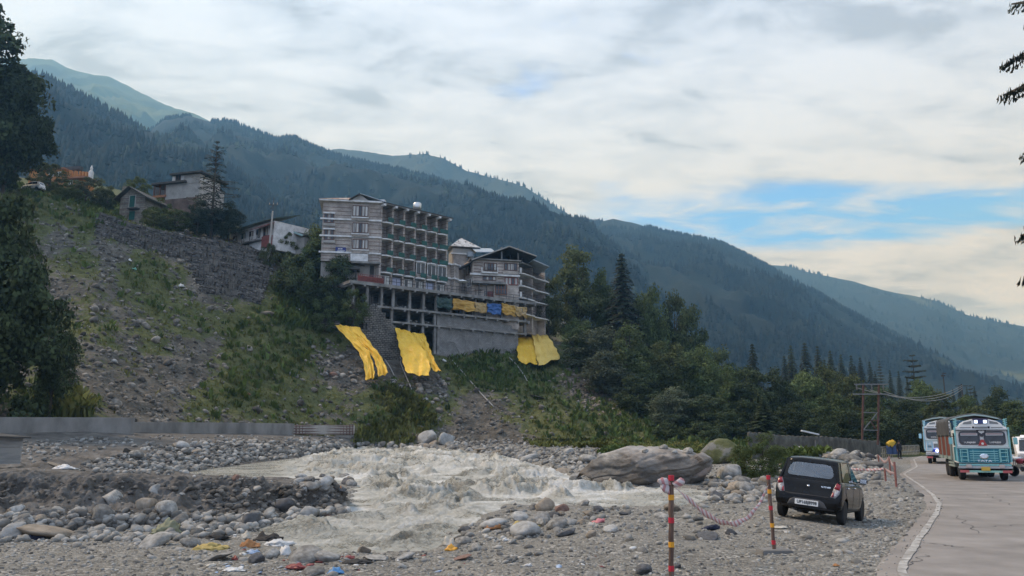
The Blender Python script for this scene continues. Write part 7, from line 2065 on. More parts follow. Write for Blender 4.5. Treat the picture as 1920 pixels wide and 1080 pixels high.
boulder_field([(1340, 900), (1380, 885), (1470, 880), (1460, 930), (1350, 935)], 36, 14, 32, 'rounded boulder in the cobble bank left of the car', 'boulders on the cobble bank', 6)
boulder_field([(1480, 845), (1640, 845), (1650, 890), (1600, 890)], 26, 12, 32, 'boulder in the rubble between the car and the old wall', 'boulders in the rubble by the road', 7)
boulder_field([(920, 985), (1100, 955), (1200, 965), (1150, 1000), (980, 1030), (880, 1035)], 26, 12, 30, 'boulder scattered on the gravel bar beside the torrent', 'boulders on the gravel bar', 8)
# ------------------------------------------------------------------ litter
def rag(name, x, y, w, h, m, lab, seed, cat='plastic bag', lift=0.5, flat=False):
 """a crumpled sheet or sack lying on the ground"""
 p, _ = hit(x, y)
 if p is None: return
 k = p.y / FPX
 r = np.random.default_rng(seed)
 V, Fc = ICO[4] if w > 30 else ICO[3]
 V = V.copy()
 n1 = fbm(V * 1.6 + seed, 3, seed); n2 = np.abs(fbm(V * np.array([3.5, 3.5, 6]) + seed * 2.0, 3, seed + 3))
 V = V * (1 + 0.5 * n1 - 0.35 * n2)[:, None]
 V[:, 2] = np.where(V[:, 2] < 0, V[:, 2] * 0.15, V[:, 2] * (0.7 + 0.9 * fbm(np.stack([V[:, 0] * 2, V[:, 1] * 2, 0 * V[:, 0] + seed], -1), 3, seed + 5)))
 V = V * np.array([w * k / 2, w * k / 2 * (0.9 if flat else 0.65), h * k * 0.9])
 o = link(name, npmesh(name, V, Fc, m, True))
 o.location = (p.x, p.y, p.z + 0.01)
 o.rotation_euler = (0, 0, r.uniform(-0.5, 0.5))
 return tag(o, lab, cat, 'litter on the river bank')
def plas(name, a, rough=0.45): return mat(name, [(0.35, tuple(c * 0.75 for c in a)), (0.65, a)], 6, rough, 0.3, 20, spec=0.5, bdist=0.02, trans=0.1)
P_WHITE, P_BLUE, P_YEL, P_OCH, P_PINK = plas('white_plastic', (0.62, 0.62, 0.6)), plas('blue_plastic', (0.08, 0.25, 0.5)), plas('orange_plastic', (0.75, 0.36, 0.03)), plas('ochre_sack', (0.46, 0.35, 0.12), 0.8), plas('pink_plastic', (0.6, 0.2, 0.22))
P_NAVY, P_OLIV, P_ORNG, P_RED, P_SKY = plas('navy_cloth', (0.02, 0.026, 0.055), 0.9), plas('olive_sack', (0.27, 0.27, 0.17), 0.85), plas('rust_orange_cloth', (0.42, 0.2, 0.08), 0.85), plas('red_plastic', (0.25, 0.05, 0.042)), plas('pale_blue_plastic', (0.35, 0.45, 0.6))
P_BLACK = plas('black_wet_cloth', (0.028, 0.026, 0.024), 0.8); P_CREAM = plas('cream_plastic', (0.5, 0.46, 0.38))
for i, (n_, x, y, w_, h_, m_, lab, cat) in enumerate([
 ('cloth', 66, 1012, 36, 14, P_NAVY, 'dark navy cloth lying on the sandy flat boulder', 'cloth'), ('sack', 312, 1000, 50, 28, P_OLIV, 'greenish olive sack slumped against the boulders', 'sack'), ('sack', 395, 1030, 64, 18, P_OCH, 'yellow ochre sack spread over the stones', 'sack'),
 ('plastic_sheet', 345, 998, 20, 5, P_SKY, 'small pale blue sheet by the olive sack', 'plastic sheet'), ('plastic_bag', 460, 1010, 20, 16, P_CREAM, 'cream bag in the middle of the litter heap', 'plastic bag'), ('plastic_bag', 468, 1026, 36, 12, P_ORNG, 'orange and white wrapper in the litter heap', 'wrapper'), ('plastic_bag', 475, 1038, 26, 10, P_SKY, 'pale blue bag between the stones of the litter heap', 'plastic bag'),
 ('plastic_sheet', 522, 1022, 54, 12, P_WHITE, 'white plastic sheet across the litter heap', 'plastic sheet'), ('plastic_sheet', 555, 1005, 50, 7, P_CREAM, 'cream sheet washed against the stones by the torrent', 'plastic sheet'), ('cloth', 500, 1000, 44, 10, P_PINK, 'faded pink cloth at the top of the litter heap', 'cloth'), ('cloth', 505, 1014, 56, 14, P_BLACK, 'black wet cloth in the middle of the litter heap', 'cloth'), ('cloth', 400, 1010, 60, 10, P_BLACK, 'black wet cloth behind the yellow sack', 'cloth'), ('cloth', 600, 1030, 30, 12, P_BLACK, 'black rag at the near edge of the torrent', 'cloth'),
 ('plastic_cup', 532, 1040, 26, 22, P_WHITE, 'crumpled white plastic beside the round grey stone', 'plastic bag'), ('plastic_cup', 504, 1048, 16, 14, P_CREAM, 'clear plastic cup in front of the round grey stone', 'plastic cup'), ('plastic_sheet', 440, 1070, 40, 6, P_WHITE, 'white paper strip at the bottom of the litter', 'paper'), ('plastic_sheet', 396, 1062, 20, 6, P_CREAM, 'cream scrap left of the white paper strip', 'paper'), ('plastic_bag', 628, 1076, 30, 12, P_BLUE, 'bright blue packet at the bottom edge', 'packet'), ('cloth', 668, 1056, 50, 7, P_BLACK, 'flat black rag right of the long boulder', 'cloth'), ('cloth', 655, 1048, 22, 8, P_RED, 'dark red rag right of the long boulder', 'cloth'), ('plastic_bag', 560, 1066, 44, 9, P_RED, 'red and brown wrapper under the dark rounded boulder', 'wrapper'), ('plastic_bag', 440, 1050, 14, 8, P_RED, 'small red wrapper by the long flat boulder', 'wrapper'),
 ('pouch', 846, 1032, 26, 11, P_YEL, 'bright orange yellow pouch on the gravel', 'pouch'), ('plastic_bag', 842, 1022, 24, 14, P_CREAM, 'cream bag just above the orange pouch', 'plastic bag'), ('cloth', 930, 990, 42, 16, P_ORNG, 'rusty orange cloth wrapped over the wet pale boulder', 'cloth'), ('cloth', 634, 918, 14, 8, P_ORNG, 'orange scrap in the stone heap on the ledge tip', 'cloth'), ('cloth', 986, 990, 50, 12, P_OCH, 'straw coloured net on the pale boulder of the heap', 'net'),
 ('plastic_bag', 948, 1014, 14, 10, P_WHITE, 'white scrap in front of the gravel bar heap', 'plastic bag'), ('plastic_bag', 1122, 980, 24, 8, P_PINK, 'pink plastic bag on the gravel bar', 'plastic bag'), ('cloth', 1116, 988, 14, 10, P_CREAM, 'pale scrap under the pink bag', 'plastic bag'), ('cloth', 1335, 992, 40, 8, P_NAVY, 'navy blue cloth behind the low dark boulder', 'cloth'), ('plastic_bag', 1355, 888, 16, 6, P_PINK, 'pink and white scrap on the cobble bank', 'plastic bag'), ('sack', 1390, 916, 40, 12, P_OCH, 'yellowish torn sack on the cobble bank', 'sack'), ('plastic_bag', 1348, 903, 12, 10, P_OCH, 'small ochre bag on the cobble bank', 'plastic bag'), ('plastic_sheet', 1460, 990, 30, 4, P_CREAM, 'cream paper under the rear of the car', 'paper'), ('plastic_bag', 1568, 1062, 12, 5, P_ORNG, 'small orange wrapper on the gravel near the road', 'wrapper'), ('plastic_bag', 990, 1062, 16, 5, P_WHITE, 'white scrap on the gravel in the foreground', 'paper'), ('cloth', 120, 880, 40, 10, P_WHITE, 'white sheet weighed down on the flat slab of the ledge', 'plastic sheet'),
 ('plastic_bag', 560, 582, 12, 8, P_WHITE, 'white plastic bags dumped below the bush clump', 'plastic bag'), ('plastic_bag', 552, 578, 8, 7, P_SKY, 'bluish plastic bag dumped below the bush clump', 'plastic bag'), ('plastic_bag', 340, 538, 16, 8, P_WHITE, 'white sheet caught on the upper scree', 'plastic sheet'), ('plastic_bag', 243, 490, 9, 6, P_WHITE, 'white bag high on the scree', 'plastic bag'), ('plastic_bag', 252, 506, 9, 6, plas('mint_plastic', (0.2, 0.5, 0.38)), 'mint green bag high on the scree', 'plastic bag'), ('plastic_bag', 466, 740, 7, 6, P_RED, 'red bag low on the green scree', 'plastic bag'), ('plastic_bag', 833, 678, 9, 6, P_WHITE, 'white bag at the foot of the block wall', 'plastic bag')]):
 rag(n_, x, y, w_, h_, m_, lab, 50 + i, cat, flat='sheet' in n_)
r = np.random.default_rng(71)
for m_, nm, n_ in ((P_WHITE, 'litter_scraps', 46), (P_CREAM, 'litter_scraps', 40), (P_SKY, 'litter_scraps', 16), (P_RED, 'litter_scraps', 14)):
 pts = in_px(n_, 380, 680, 1000, 1076, r)
 pts = np.concatenate([pts, in_px(n_ // 2, 700, 1660, 960, 1076, r)])
 stones(nm, pts, 0.02 + 0.05 * r.random(len(pts)) ** 2, m_, 90 + n_, 1, 0.25, 0.1, elong=0.5)
# ------------------------------------------------------------------ vehicles
RUBBER = mat('tyre_rubber', (0.02, 0.02, 0.02), rough=0.85)
RIMM = mat('dusty_steel_rim', [(0.3, (0.16, 0.155, 0.145)), (0.7, (0.3, 0.29, 0.27))], 8, 0.5, metal=0.3)
CHROME = mat('chrome', (0.7, 0.7, 0.7), rough=0.18, metal=1.0)
BLACKP = mat('black_plastic', (0.018, 0.018, 0.019), rough=0.55)
CARGLASS = mat('tinted_car_glass', (0.02, 0.022, 0.024), rough=0.04, spec=0.6)
REDLENS = mat('red_lens', (0.2, 0.006, 0.012), rough=0.15, spec=0.6)
CLEARLENS = mat('clear_lens', [(0.35, (0.22, 0.2, 0.2)), (0.65, (0.6, 0.58, 0.57))], 25, 0.15, spec=0.6)
PLATE = mat('plate_white', (0.62, 0.62, 0.6), rough=0.5)
INK = mat('plate_black', (0.012, 0.012, 0.012), rough=0.6)
SEATC = mat('grey_seat_cloth', (0.05, 0.05, 0.055), rough=0.9)
def text(body, size, m, parent, M, name='lettering', ext=0.004, bold=0.0, align='CENTER'):
 cu = bpy.data.curves.new(name, 'FONT')
 cu.body = body; cu.size = size; cu.extrude = ext; cu.align_x = align; cu.align_y = 'CENTER'; cu.offset = bold; cu.resolution_u = 2
 tmp = bpy.data.objects.new(name, cu); C.objects.link(tmp)
 dg = bpy.context.evaluated_depsgraph_get()
 me = bpy.data.meshes.new_from_object(tmp.evaluated_get(dg))
 bpy.data.objects.remove(tmp)
 me.materials.clear(); me.materials.append(m)
 o = link(name, me, parent)
 o.matrix_local = M
 return o
def rrect(x0, x1, z0, z1, r, n=5):
 pts = []
 for cx, cz, a0 in ((x1 - r, z1 - r, 0), (x0 + r, z1 - r, 90), (x0 + r, z0 + r, 180), (x1 - r, z0 + r, 270)):
  for k in range(n + 1):
   a = R(a0 + 90 * k / n); pts.append((cx + r * math.cos(a), cz + r * math.sin(a)))
 return pts
def loft(secs, closed_ends=True):
 n = len(secs[0]); vs = [p for s in secs for p in s]; fs = []
 for i in range(len(secs) - 1):
  for j in range(n):
   a, b = i * n + j, i * n + (j + 1) % n
   fs.append((a, b, b + n, a + n))
 if closed_ends: fs.append(tuple(range(n - 1, -1, -1))); fs.append(tuple((len(secs) - 1) * n + j for j in range(n)))
 return vs, fs
def evaluated(o):
 dg = bpy.context.evaluated_depsgraph_get()
 me = bpy.data.meshes.new_from_object(o.evaluated_get(dg))
 return me
def wheel(parent, x, y, r, w, side, hub=RIMM, dual=False, name='wheel'):
 """parts: wheel > tyre, rim"""
 e = thing(name, None, None, (x, y, r)); e.parent = parent
 M = Matrix.Rotation(R(90), 4, 'Y')
 mb = MB(); mb.lathe([(r * 0.62, -w / 2), (r * 0.9, -w / 2), (r * 0.985, -w * 0.38), (r, -w * 0.2), (r, w * 0.2), (r * 0.985, w * 0.38), (r * 0.9, w / 2), (r * 0.62, w / 2)], 26, M)
 mb.build('tyre', RUBBER, e, 'auto', local=True)
 mb = MB(); s = side
 prof = [(r * 0.63, -w * 0.35), (r * 0.66, w * 0.42), (r * 0.6, w * 0.44), (r * 0.55, w * 0.25), (r * 0.3, w * 0.18), (r * 0.27, w * 0.34), (r * 0.1, w * 0.36)]
 mb.lathe(prof, 20, Matrix.Rotation(R(90 * s), 4, 'Y'))
 for k in range(6):
  a = k * math.pi / 3
  mb.bx(-0.02 * r, 0.02 * r, 0.32 * r, 0.56 * r, w * 0.2, w * 0.3, Matrix.Rotation(R(90 * s), 4, 'Y') @ Matrix.Rotation(a, 4, 'Z'))
 mb.build('rim', hub, e, 'auto', local=True)
 return e
def make_car(name, label, paint, loc, rot, text_on=True, group=None):
 """local: +Y forward, origin on the ground under the middle"""
 t = thing(name, label, 'car', loc, 0, group); t.rotation_euler = rot
 # lower body
 def sec(y, hb, hm, ht, zb, zt, cr=0.0):
  zm = zb + (zt - zb) * 0.45; zs = zb + (zt - zb) * 0.8
  half = [(hb * 0.6, zb), (hb * 0.94, zb + 0.02), (hm * 0.985, zb + 0.1), (hm, zm), (hm * 0.99, zs), (ht * 1.0, zt - 0.035), (ht * 0.93, zt), (ht * 0.5, zt + cr)]
  return [(x, y, z) for x, z in half] + [(-x, y, z) for x, z in reversed(half)]
 S_ = [sec(-1.735, .40, .52, .48, .37, .56), sec(-1.715, .56, .655, .60, .30, .62), sec(-1.665, .64, .715, .66, .27, .70), sec(-1.625, .66, .73, .685, .25, .86), sec(-1.585, .67, .738, .70, .24, .955),
    sec(-1.3, .69, .745, .705, .22, .965), sec(-.8, .7, .745, .70, .21, .96), sec(0, .7, .745, .70, .2, .945), sec(.75, .7, .745, .695, .2, .935), sec(1.0, .69, .742, .685, .21, .91, .02), sec(1.3, .68, .73, .66, .22, .86, .03), sec(1.5, .65, .70, .60, .24, .79, .03), sec(1.63, .58, .63, .52, .27, .70, .02), sec(1.7, .44, .5, .4, .33, .58)]
 vs, fs = loft(S_)
 mb = MB(); mb.add(vs, fs)
 tmp = link('body', mb.mesh('body', paint, smooth='all'))
 ss = tmp.modifiers.new('s', 'SUBSURF'); ss.levels = ss.render_levels = 2
 cutters = []
 for y in (-1.16, 1.2):
  c = MB(); c.lathe([(0.335, -1.2), (0.335, 1.2)], 28, Matrix.Translation((0, y, 0.27)) @ Matrix.Rotation(R(90), 4, 'Y'))
  co = link('cutter', c.mesh('cutter', BLACKP)); cutters.append(co)
  bo = tmp.modifiers.new('b', 'BOOLEAN'); bo.object = co; bo.operation = 'DIFFERENCE'; bo.solver = 'EXACT'
 me = evaluated(tmp)
 for co in cutters + [tmp]: bpy.data.objects.remove(co)
 me.polygons.foreach_set('use_smooth', [True] * len(me.polygons))
 bm = bmesh.new(); bm.from_mesh(me)
 for e in bm.edges:
  if len(e.link_faces) == 2 and e.calc_face_angle(0) > 0.9: e.smooth = False
 bm.to_mesh(me); bm.free()
 body = link('body', me, t)
 bvh = BVHTree.FromPolygons([v.co[:] for v in me.vertices], [tuple(p.vertices) for p in me.polygons])
 def skin(poly, d, off, name_, m, parent=t, th=0.02, res=3):
  """a panel conforming to the body, poly in the view plane: d 'rear' (x,z), 'right'/'left' (y,z)"""
  bm = bmesh.new()
  vv = [bm.verts.new((a, 0, b)) for a, b in poly]
  bm.faces.new(vv)
  bmesh.ops.triangulate(bm, faces=bm.faces)
  for _ in range(res): bmesh.ops.subdivide_edges(bm, edges=[e for e in bm.edges if e.calc_length() > 0.05], cuts=1)
  for v in bm.verts:
   a, b = v.co.x, v.co.z
   if d == 'rear': o_, di = Vector((a, -4, b)), Vector((0, 1, 0))
   elif d == 'right': o_, di = Vector((4, a, b)), Vector((-1, 0, 0))
   else: o_, di = Vector((-4, a, b)), Vector((1, 0, 0))
   h = bvh.ray_cast(o_, di, 8)
   p = h[0] if h[0] is not None else o_ + di * 3.3
   v.co = p - di * off
  bmesh.ops.recalc_face_normals(bm, faces=bm.faces)
  ex = bmesh.ops.extrude_face_region(bm, geom=list(bm.faces))
  di = {'rear': Vector((0, 1, 0)), 'right': Vector((-1, 0, 0)), 'left': Vector((1, 0, 0))}[d]
  for g in ex['geom']:
   if isinstance(g, bmesh.types.BMVert): g.co += di * th
  bmesh.ops.recalc_face_normals(bm, faces=bm.faces)
  me_ = bpy.data.meshes.new(name_); bm.to_mesh(me_); bm.free()
  me_.polygons.foreach_set('use_smooth', [True] * len(me_.polygons))
  me_.materials.append(m)
  return link(name_, me_, parent)
 # greenhouse: roof skin, pillars, glass
 zr = 1.455
 zb_ = 0.945
 rb, fb = (-1.585, 0.655), (0.93, 0.64)      # belt: y, half width at rear / front
 rt, ft = (-1.33, 0.545), (0.12, 0.54)       # roof edge
 def belt(f): return rb[0] + (fb[0] - rb[0]) * f, rb[1] + (fb[1] - rb[1]) * f
 secs = []
 for y, hw, z in ((-1.40, .50, 1.365), (-1.34, .545, 1.40), (-1.2, .575, 1.425), (-.8, .585, 1.455), (-.35, .585, 1.465), (.0, .575, 1.45), (.14, .555, 1.425), (.2, .53, 1.40)):
  secs.append([(hw, y, z - .085), (hw * .97, y, z - .045), (hw * .86, y, z - .012), (hw * .45, y, z + .008), (-hw * .45, y, z + .008), (-hw * .86, y, z - .012), (-hw * .97, y, z - .045), (-hw, y, z - .085), (-hw * .5, y, z - .07), (hw * .5, y, z - .07)])
 vs, fs = loft(secs); mb = MB(); mb.add(vs, fs); mb.build('roof', paint, t, 'all', local=True)
 def pillar(p0, p1, w0, w1, th=0.05, m=paint):
  mb = MB()
  for s in (-1, 1):
   a0, a1 = Vector((s * p0[1], p0[0], p0[2])), Vector((s * p1[1], p1[0], p1[2]))
   q = [a0 + Vector((0, -w0 / 2, 0)), a0 + Vector((0, w0 / 2, 0)), a1 + Vector((0, w1 / 2, 0)), a1 + Vector((0, -w1 / 2, 0))]
   b = MB(); b.prism(q, (-s * th, 0, 0)); b.build('pillar', m, t, bevel=0.008, local=True)
 pillar((-1.44, .668, zb_ - .02), (-1.22, .565, 1.375), .34, .26)
 pillar((-.28, .675, zb_ - .02), (-.34, .577, 1.385), .10, .09, m=BLACKP)
 pillar((.86, .655, zb_ - .02), (.12, .548, 1.365), .09, .07)
 # rear hatch upper: black surround with a rounded opening
 def rear_at(z): f = (z - .93) / (1.385 - .93); return -1.60 + f * (1.60 - 1.385)
 outer = [(-.655, .93), (.655, .93), (.52, 1.375), (-.52, 1.375)]
 inner = rrect(-.535, .535, .995, 1.315, .12, 6)
 inner = [(x * (1 - 0.16 * (z - .995) / .32), z) for x, z in inner]
 nI = len(inner); out = []
 for x, z in inner:
  dx, dz = x / .535, (z - 1.155) / .16
  k = max(abs(dx), abs(dz)); ox, oz = dx / k, dz / k
  zz = 1.1525 + oz * .2225; hw = .655 + (.52 - .655) * (zz - .93) / .445
  out.append((ox * hw, zz))
 bulge = lambda x: 0.05 * (x / .65) ** 2
 vs = [(x, rear_at(z) + bulge(x), z) for x, z in out] + [(x, rear_at(z) + bulge(x) - .004, z) for x, z in inner] + [(x, rear_at(z) + bulge(x) + .03, z) for x, z in inner] + [(x, rear_at(z) + bulge(x) + .04, z) for x, z in out]
 fs = []
 for k in range(3):
  for i in range(nI): fs.append((k * nI + i, k * nI + (i + 1) % nI, (k + 1) * nI + (i + 1) % nI, (k + 1) * nI + i))
 for i in range(nI): fs.append((3 * nI + i, 3 * nI + (i + 1) % nI, (i + 1) % nI, i))
 mb = MB(); mb.add(vs, fs); hatch = mb.build('hatch_surround', paint, t, local=True)
 gl = bpy.data.materials.get('clear_car_glass')
 if gl is None:
  gl = bpy.data.materials.new('clear_car_glass'); gl.use_nodes = True
  n, l = gl.node_tree.nodes, gl.node_tree.links
  tr = n.new('ShaderNodeBsdfTransparent'); tr.inputs[0].default_value = (0.62, 0.66, 0.66, 1)
  gs = n.new('ShaderNodeBsdfGlossy'); gs.inputs['Roughness'].default_value = 0.05
  fr = n.new('ShaderNodeFresnel'); fr.inputs[0].default_value = 2.6
  mx = n.new('ShaderNodeMixShader'); l.new(fr.outputs[0], mx.inputs[0]); l.new(tr.outputs[0], mx.inputs[1]); l.new(gs.outputs[0], mx.inputs[2]); l.new(mx.outputs[0], n['Material Output'].inputs[0])
 mb = MB(); mb.add([(x, rear_at(z) + bulge(x) + .012, z) for x, z in inner] + [(0, rear_at(1.155) + .012, 1.155)], [(i, (i + 1) % nI, nI) for i in range(nI)]); mb.build('rear_window', gl, t, 'all', local=True)
 mb = MB(); mb.add([(-.62, .93, .95), (.62, .93, .95), (.5, .2, 1.37), (-.5, .2, 1.37)], [(0, 1, 2, 3)]); mb.build('windscreen', gl, t, local=True)
 for s in (-1, 1):
  for (a, b, c_, d_) in (((-1.28, .675), (-.34, .683), (-.39, .583), (-1.1, .575)), ((-.23, .682), (.82, .66), (.1, .555), (-.29, .583))):
   mb = MB(); mb.add([(s * a[1], a[0], .95), (s * b[1], b[0], .945), (s * c_[1], c_[0], 1.375), (s * d_[1], d_[0], 1.375)], [(0, 1, 2, 3)]); mb.build('side_window', CARGLASS, t, local=True)
 # seats seen through the glass
 for sx in (-.33, .33):
  mb = MB(); mb.bx(sx - .23, sx + .23, -.28, -.12, .7, 1.12); mb.bx(sx - .24, sx + .24, -.2, .3, .55, .74); st = mb.build('front_seat', SEATC, t, bevel=0.06, local=True)
  mb = MB(); mb.bx(sx - .12, sx + .12, -.27, -.16, 1.12, 1.3); mb.build('headrest', SEATC, st, bevel=0.05, local=True)
 mb = MB(); mb.bx(-.56, .56, -1.2, -1.05, .7, 1.06); mb.build('rear_seat', SEATC, t, bevel=0.05, local=True)
 for sx in (-.3, .3):
  mb = MB(); mb.bx(sx - .14, sx + .14, -1.2, -1.08, 1.03, 1.2); mb.build('headrest', SEATC, t, bevel=0.05, local=True)
 # rear details
 skin([(-.55, .965), (.50, .94), (.50, .952), (-.55, .978)] if False else [(-.52, .935), (.52, .935), (.52, .95), (-.52, .95)], 'rear', 0.012, 'chrome_strip', CHROME, th=0.02, res=4)
 lamp = [(.50, .60), (.60, .585), (.675, .68), (.70, .80), (.685, .90), (.64, .955), (.60, .93), (.55, .80)]
 for s in (1, -1):
  lp = [(s * x, z) for x, z in lamp]
  L_ = skin(lp, 'rear', 0.006, 'tail_light', mat('silver_lamp_bezel', (0.24, 0.225, 0.225), rough=0.3), th=0.05)
  up = [(.56, .795), (.675, .765), (.692, .85), (.672, .92), (.64, .945), (.605, .92)]
  skin([(s * x, z) for x, z in up], 'rear', 0.016, 'red_lens', REDLENS, L_)
  lo = [(.585, .615), (.65, .685), (.672, .76), (.60, .775), (.58, .70)]
  skin([(s * x, z) for x, z in lo], 'rear', 0.014, 'clear_lens', CLEARLENS, L_)
  skin([(s * x, z) for x, z in [(.515, .61), (.565, .605), (.565, .70), (.535, .72)]], 'rear', 0.016, 'red_lens', REDLENS, L_)
 # tailgate seam and bumper step, plate recess
 skin([(-.50, .60), (.50, .60), (.47, .585), (.40, .565), (-.40, .565), (-.47, .585)], 'rear', 0.004, 'tailgate_seam', BLACKP, th=0.01, res=4)
 skin([(-.60, .52), (-.40, .545), (.40, .545), (.60, .52), (.5, .535), (-.5, .535)], 'rear', 0.012, 'bumper_ridge', paint, th=0.02, res=4)
 skin([(-.44, .335), (.44, .335), (.37, .455), (.27, .50), (-.27, .50), (-.37, .455)], 'rear', 0.005, 'plate_recess', mat('grey_bumper_inset', (0.06, 0.06, 0.062), rough=0.5), th=0.01, res=4)
 skin([(-.66, .285), (.66, .285), (.66, .325), (-.66, .325)], 'rear', 0.02, 'bumper_lip', BLACKP, th=0.03, res=4)
 mb = MB(); mb.bx(-.255, .255, -1.765, -1.75, .355, .475); pl = mb.build('number_plate', PLATE, t, bevel=0.004, local=True)
 if text_on: text('UP16BJ8998', 0.098, INK, pl, Matrix.Translation((0.008, -1.767, .415)) @ Matrix.Rotation(R(90), 4, 'X') @ Matrix.Diagonal((0.88, 1.05, 1, 1)), bold=0.0015)
 skin([(-.03, .775), (.03, .775), (.03, .81), (-.03, .81)], 'rear', 0.014, 'emblem', CHROME)
 if text_on:
  h = bvh.ray_cast(Vector((.38, -4, .80)), Vector((0, 1, 0)), 8)
  text('ALTO 800', 0.05, CHROME, t, Matrix.Translation(Vector(h[0]) + Vector((0, -0.006, 0))) @ Matrix.Rotation(R(-6), 4, 'Z') @ Matrix.Rotation(R(80), 4, 'X'), 'badge', bold=0.001)
 for s in (-1, 1):
  side = 'right' if s > 0 else 'left'
  for y in (-.28, .62): skin([(y, .3), (y + .012, .3), (y + .012, .93), (y, .93)], side, 0.003, 'door_seam', BLACKP, th=0.006, res=3)
  skin([(-1.24, .72), (-1.06, .55), (-1.02, .55), (-1.2, .74), (-1.12, .93), (-1.135, .93)], side, 0.003, 'door_seam', BLACKP, th=0.006, res=2)
  skin([(-.95, .3), (.95, .3), (.95, .215), (-.95, .215)], side, 0.012, 'sill', BLACKP, res=3)
  for y in (-.98, -.12): skin([(y, .80), (y + .16, .80), (y + .16, .83), (y, .83)], side, 0.03, 'door_handle', CHROME, th=0.035, res=2)
  mb = MB(); mb.bx(-.09, .09, -.06, .05, -.06, .07, Matrix.Translation((s * .81, .68, .99))); mr = mb.build('mirror', paint, t, 'auto', bevel=0.03, local=True)
  mb = MB(); mb.bx(-.07, .07, -.067, -.06, -.045, .055, Matrix.Translation((s * .81, .68, .99))); mb.build('mirror_glass', CHROME, mr, local=True)
  mb = MB(); mb.beam((s * .68, .7, .96), (s * .78, .68, .97), .05, .03); mb.build('mirror_arm', BLACKP, t, local=True)
  for y in (-1.16, 1.2): wheel(t, s * .655, y, .272, .155, s)
  mb = MB(); mb.bx(s * .2 - .05, s * .2 + .05, -1.5, 1.5, .17, .24); mb.build('underbody_rail', BLACKP, t, local=True)
  hl = skin([(y_, z_) for y_, z_ in ((1.28, .66), (1.55, .60), (1.55, .7), (1.32, .8))], side, 0.008, 'headlight', CLEARLENS)
 mb = MB(); mb.tube([(-.3, -1.25, .2), (-.3, -1.62, .24)], .03, 8); mb.build('exhaust', DARKM, t, local=True)
 mb = MB(); mb.bx(-.6, .6, -1.22, -1.1, .2, .3); mb.build('rear_axle', BLACKP, t, bevel=0.02, local=True)
 mb = MB(); mb.bx(-.5, .5, -1.5, 1.4, .24, .27); mb.build('floor_pan', BLACKP, t, local=True)
 return t
CARBLACK = mat('dusty_black_paint', [(0.35, (0.004, 0.004, 0.0045)), (0.7, (0.011, 0.0105, 0.01))], 2.0, 0.16, spec=0.22, coat=0.0, detail=8)
_f = Vector((_ch[0], _ch[1], -math.tan(CAR_PITCH))).normalized()
_s = Vector((_ch[1], -_ch[0], -math.tan(CAR_ROLL))).normalized()
_up = _s.cross(_f).normalized(); _s = _f.cross(_up).normalized()
_m = Matrix((( _s.x, _f.x, _up.x), (_s.y, _f.y, _up.y), (_s.z, _f.z, _up.z)))
make_car('parked_car', 'black hatchback parked nose away on the gravel beside the road', CARBLACK, (CAR_POS[0], CAR_POS[1], CAR_Z - 0.005), _m.to_euler())
pw = PV(62, 355, 121)
make_car('parked_car', 'small white car on the hilltop behind the big dark tree', mat('white_car_paint', (0.6, 0.6, 0.6), rough=0.3, coat=0.4), (pw.x, pw.y, pw.z - 0.35), (0, 0, R(80)), False)
